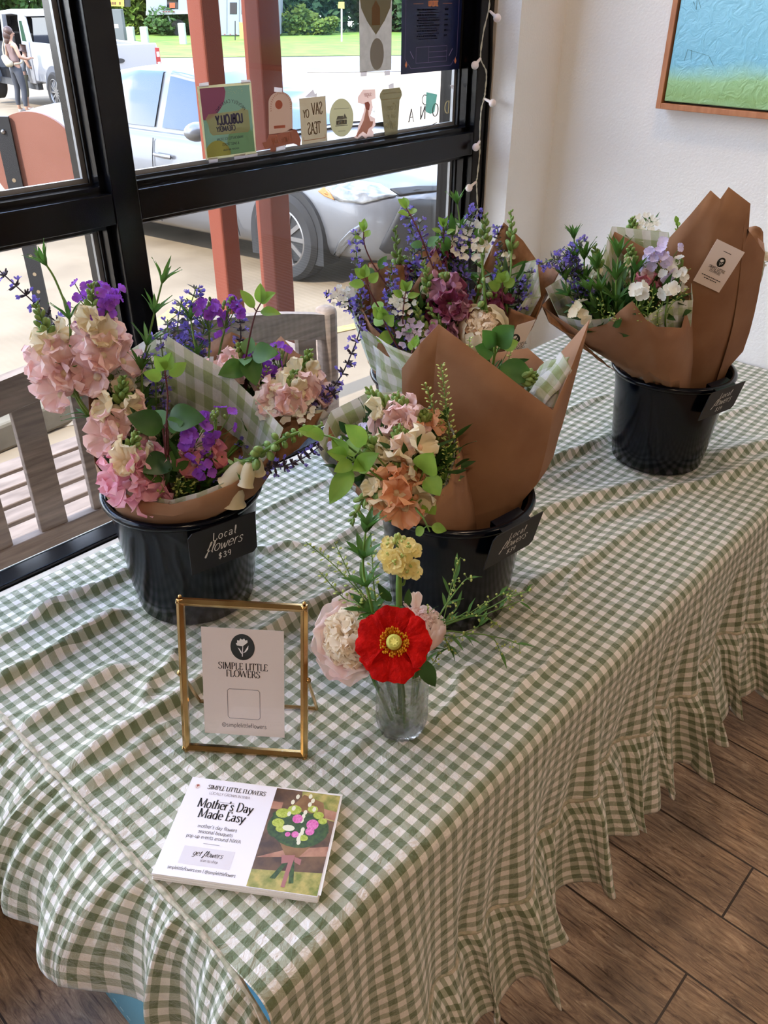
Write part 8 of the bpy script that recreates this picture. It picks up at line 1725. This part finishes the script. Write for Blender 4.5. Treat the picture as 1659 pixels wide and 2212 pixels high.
tp = MB(); plate(tp, [gpx(*p) + NY * .0003 for p in [(596, 318), (616, 313), (616, 322), (597, 327)]]); tp.obj('tape', m_tape, t, smooth=False)

# tea sticker
q = [(646, 213), (703, 207), (707, 304), (652, 313)]
t, P_ = sticker('tea_sticker', 'tan rectangular tea sticker with large mirrored hand-drawn letters', 'sticker', q, sm('tan2', (184, 172, 152)))
o, ux, uy, W, H = frame_of(*q); tx = MB(); write(tx, 'SAV', o + uy * (.12 * H) + ux * (.14 * W), -ux, uy, NY, H * .26, .13, .11, serif=False, lift=.0006, xs=.62); write(tx, 'OY', o + uy * (.08 * H) - ux * (.28 * W), -ux, uy, NY, H * .17, .16, .14, serif=False, lift=.0006, xs=.7); write(tx, 'TEAS', o - uy * (.30 * H), -ux, uy, NY, H * .26, .13, .11, serif=False, lift=.0006, xs=.62)
tx.obj('mirrored_lettering', sm('umber_print', (116, 96, 74), tl=.1), t, smooth=False); ln = MB(); stroke_line(ln, [(-.42 * W, -.34 * H), (-.42 * W, -.42 * H), (.42 * W, -.42 * H), (.42 * W, -.34 * H)], .0012, o, ux, uy, NY, .0006); ln.obj('border_line', sm('orange2', (170, 118, 84), tl=.2), t, smooth=False)
tp = MB(); plate(tp, [gpx(*p) + NY * .0003 for p in [(658, 210), (676, 193), (680, 203), (684, 201), (684, 209)]]); tp.obj('tape', m_tape, t, smooth=False)

# round house sticker
q = [(737.5 + 26 * cos(radians(a)), 254 - 41.5 * sin(radians(a))) for a in range(0, 360, 10)]
t, P_ = sticker('round_sticker', 'oval pale sticker printed with a little house', 'sticker', q, sm('pale', (190, 184, 158)))
hs = [pxs((726, 270), (749, 268), (749, 258), (726, 260)), pxs((726, 259), (729, 251), (741, 250), (741, 258)), pxs((740, 257), (744, 245), (750, 256)), pxs((724, 273), (751, 271), (751, 269.5), (724, 271.5)), pxs((721, 235), (754, 233), (754, 234), (721, 236)), pxs((730, 283), (746, 282), (746, 283), (730, 284))]
deco(t, 'house_print', sm('grey_print', (112, 112, 106), tl=.1), hs[:5] + hs[5:]); deco(t, 'house_windows', sm('pale', (190, 184, 158)), [pxs((730, 268), (732, 268), (732, 263), (730, 263)), pxs((736, 267), (739, 267), (739, 261), (736, 261)), pxs((743, 266), (745, 266), (745, 260), (743, 260))], .0006)

# figure sticker
fo = [(764, 296), (770, 292), (774, 272), (780, 258), (786, 240), (788, 226), (773, 222), (773, 210), (784, 194), (810, 193), (811, 212), (802, 216), (805, 232), (800, 250), (810, 256), (811, 270), (803, 280), (807, 286), (806, 296), (794, 295), (790, 300), (782, 292), (772, 301)]
t, P_ = sticker('figure_sticker', 'pinkish cut-out sticker of a slender seated figure under a small script word', 'sticker', fo, sm('rosy', (222, 202, 192)))
deco(t, 'figure_print', sm('skin_print', (196, 146, 128), tl=.3), [pxs((790, 238), (795, 232), (796, 250), (800, 262), (806, 262), (804, 272), (796, 278), (792, 290), (784, 284), (776, 290), (772, 296), (768, 294), (778, 276), (786, 258))]); deco(t, 'hair_print', sm('hair_print', (164, 96, 84), tl=.2), [pxs((787, 222), (795, 219), (799, 226), (797, 238), (790, 236))], .0005)
o, ux, uy, W, H = frame_of((778, 200), (810, 196), (809, 210), (779, 214)); tx = MB(); write(tx, 'sugar', o - uy * H * .2, -ux, uy, NY, H * .75, .12, .1, serif=False, curve=True, shear=.2, lift=.0006); tx.obj('script_lettering', sm('rose_print', (170, 120, 108), tl=.2), t, smooth=False)

# paper cup sticker
t, P_ = sticker('cup_sticker', 'olive-tan sticker shaped like a lidded paper coffee cup', 'sticker', [(827, 193), (863, 189), (867, 197), (868, 205), (865, 213), (863, 216), (858, 292), (848, 298), (838, 298), (831, 293), (823, 218), (820, 209), (821, 202)], sm('olive', (158, 150, 126)))
deco(t, 'lid_lines', sm('lid_print', (206, 198, 170)), [pxs((826, 202), (866, 197), (866, 199), (826, 204)), pxs((823, 215), (865, 210), (865, 212), (823, 217))]); o, ux, uy, W, H = frame_of((828, 220), (860, 216), (856, 285), (834, 288)); tx = MB()
for i, s in enumerate(('Come', 'on in', 'coffee')): write(tx, s, o + uy * H * (.22 - .27 * i), -ux, uy, NY, H * .2, .14, .11, serif=False, curve=True, shear=.2, lift=.0006)
tx.obj('script_lettering', sm('lid_print', (206, 198, 170)), t, smooth=False); tp = MB(); plate(tp, [gpx(*p) + NY * .0003 for p in [(839, 184), (850, 179), (850, 190), (840, 191)]]); tp.obj('tape', m_tape, t, smooth=False)

# cut vinyl letters with a mug
t = thing('vinyl_lettering', tuple(gpx(930, 270)), 'grey vinyl letters with a pale green mug on the glass, mirrored, near the right frame', 'lettering')
for i, (ch, p, c_) in enumerate((('D', (965, 234), 'cream_vinyl'), ('O', (940, 240), 'grey_vinyl'), ('N', (913, 246), 'grey_vinyl'), ('A', (888, 252), 'grey_vinyl'))):
    mb = MB(); o = gpx(*p); write(mb, ch, o - NZ * .011, -NX, NZ, NY, .027, .14, .06, serif=True, lift=.0004, xs=.95 if ch != 'O' else 1.05); mb.obj('letter', sm(c_, (206, 196, 150) if i == 0 else (96, 98, 104), tl=.05), t, smooth=False)
mg = MB(); plate(mg, [gpx(*p) + NY * .0003 for p in ((921, 199), (944, 204), (938, 242), (930, 246), (920, 242), (919, 238))]); mg = mg.obj('mug', sm('mint', (150, 188, 176)), t, smooth=False)
hd = MB(); hp = [gpx(920, 206)] ; stroke_line(hd, [((gpx(x, y) - gpx(915, 215)).x, (gpx(x, y) - gpx(915, 215)).z) for x, y in ((921, 206), (916, 205), (912, 211), (912, 221), (917, 227), (921, 226))], .0022, gpx(915, 215), NX, NZ, NY, .0004); hd.obj('mug_handle', sm('grey_vinyl', (136, 138, 142), tl=.2), mg, smooth=False)
st_ = MB(); o = gpx(928, 273); a_, b_ = gpx(913, 280) - o, gpx(943, 265) - o; stroke_line(st_, [(a_.x, a_.z), (b_.x, b_.z)], .002, o, NX, NZ, NY, .0004); st_.obj('dash', sm('grey_vinyl', (136, 138, 142), tl=.2), t, smooth=False)
tr_ = MB(); plate(tr_, [gpx(*p) for p in ((972, 184), (981, 183), (977, 193))]); tr_.obj('triangle', m_tape, t, smooth=False)

# grey location-pin poster
zt = 1.60
def col(px, py): return gpx(px, py)
a0, a1 = gpx(777, 155), gpx(845, 152)
def strip(x0, x1, z0, z1): return [V((x0, YS, z0)), V((x1, YS, z0)), V((x1, YS, z1)), V((x0, YS, z1))]
x0, x1 = a0.x, a1.x; z0 = (a0.z + a1.z) / 2
t = thing('poster', ((x0 + x1) / 2, YS, z0), 'tall grey paper poster with a big dark teardrop pin shape taped to the glass', 'poster')
mb = MB(); plate(mb, strip(x0, x1, z0, zt)); mb.obj('paper', sm('grey_paper', (188, 182, 174), (178, 172, 164)), t, smooth=False)
xc = (x0 + x1) / 2; hw = (x1 - x0) / 2; tipz = gpx(812, 75).z
deco(t, 'pin_shape', sm('pin', (126, 118, 92), tl=.35), [[V((xc, YS, tipz)), V((xc + hw * .55, YS, tipz + .026)), V((xc + hw * .9, YS, tipz + .05)), V((xc + hw * .98, YS, tipz + .075)), V((xc + hw * .98, YS, zt)), V((xc - hw * .98, YS, zt)), V((xc - hw * .98, YS, tipz + .075)), V((xc - hw * .9, YS, tipz + .05)), V((xc - hw * .55, YS, tipz + .026))]])
deco(t, 'house_shape', sm('ochre', (170, 132, 92)), [[V((xc - hw * .25, YS, tipz + .018)), V((xc + hw * .25, YS, tipz + .018)), V((xc + hw * .25, YS, tipz + .05)), V((xc, YS, tipz + .064)), V((xc - hw * .25, YS, tipz + .05))]], .0006)
ov = gpx(814, 117); deco(t, 'oval_print', sm('oval', (146, 138, 128), tl=.35), [[ov + NX * (.026 * cos(radians(a)) * .85) + NZ * (.034 * sin(radians(a)) * .9) for a in range(0, 360, 12)]], .0005)
tp = MB()
for k in ([(779, 155), (792, 154), (792, 164), (779, 165)], [(830, 153), (842, 152), (842, 162), (831, 163)]):
    tp = MB(); plate(tp, [gpx(*p) for p in k]); tp.obj('tape', m_tape, t, smooth=False)

# navy menu poster (faces the room)
a0, a1 = gpx(865, 161), gpx(991, 149); x0, x1 = a0.x, a1.x; z0 = (a0.z + a1.z) / 2; zt = 1.66
t = thing('menu_poster', ((x0 + x1) / 2, YS - .001, z0), 'navy blue coffee menu poster with fine gold border lines hanging on the glass', 'poster')
Y2 = YS - .001
mb = MB(); plate(mb, [p + NY * .001 for p in strip(x0, x1, z0, zt)]); mb.obj('paper', mat('navy_print', (20, 30, 74), .35, c2=(16, 26, 66), nscale=6), t, smooth=False)
W = x1 - x0; o = V(((x0 + x1) / 2, Y2, z0)); RT = random.Random(8)
g, w_, r_ = MB(), MB(), MB()
stroke_line(g, [(-W * .44, .40), (-W * .44, .030), (-W * .34, .010), (W * .34, .010), (W * .44, .030), (W * .44, .40)], .0009, o, NX, NZ, NY, .0006)
stroke_line(g, [(-W * .26, .020), (W * .26, .020), (W * .26, .052), (-W * .26, .052), (-W * .26, .020)], .0008, o, NX, NZ, NY, .0006)
for y in (.030, .041): stroke_line(g, [(-W * .05, y), (W * .26, y)], .0008, o, NX, NZ, NY, .0006)
stroke_line(g, [(-W * .05, .020), (-W * .05, .052)], .0008, o, NX, NZ, NY, .0006); stroke_line(g, [(-W * .30, .030), (-W * .36, .045)], .002, o, NX, NZ, NY, .0006); stroke_line(g, [(W * .30, .030), (W * .36, .045)], .002, o, NX, NZ, NY, .0006)
g.obj('border_lines', mat('muted_violet_line', (128, 112, 160), .5), t, smooth=False)
deco_ = MB()
for sx in (-1, 1): flat(deco_, [(sx * W * .42, .012), (sx * W * .40, .018), (sx * W * .42, .026), (sx * W * .44, .018)], o, NX, NZ, NY, .0007)
deco_.obj('corner_diamonds', mat('copper_print', (222, 140, 96), .5), t, smooth=False)
write(r_, 'HOT COFFEE', o + NZ * .132, NX, NZ, NY, .010, .22, .18, serif=False, lift=.0007, xs=.52); stroke_line(r_, [(-W * .32, .137), (-W * .16, .137)], .0006, o, NX, NZ, NY, .0006); stroke_line(r_, [(W * .16, .137), (W * .32, .137)], .0006, o, NX, NZ, NY, .0006)
r_.obj('heading', mat('copper_print', (222, 140, 96), .5), t, smooth=False)
for i in range(14):
    y = .124 - i * .0052; head = i % 2 == 0
    if i < 12:
        greek(w_, RT, o + NX * (-W * (.26 if head else .23)) + NZ * y, NX, NZ, NY, W * (RT.uniform(.28, .38) if head else RT.uniform(.25, .42)), .0030 if head else .0020)
        if head: greek(w_, RT, o + NX * W * .20 + NZ * y, NX, NZ, NY, W * .06, .003)
for i in range(9):
    y = .156 + i * .0058; greek(w_, RT, o + NZ * y, NX, NZ, NY, W * RT.uniform(.4, .66), .0032, .5)
w_.obj('small_print', mat('pale_print', (226, 228, 238), .6), t, smooth=False)

# ---- tidy: origins of single-mesh things go to their base
for ob in list(scene.objects):
    if ob.type == 'MESH' and ob.parent is None and ob.get('kind') != 'structure':
        me = ob.data; xs = [v.co for v in me.vertices]
        c = V(((min(p.x for p in xs) + max(p.x for p in xs)) / 2, (min(p.y for p in xs) + max(p.y for p in xs)) / 2, min(p.z for p in xs)))
        me.transform(Matrix.Translation(-c)); ob.location = ob.location + c
for ob in scene.objects:
    if '_o' in ob: del ob['_o']
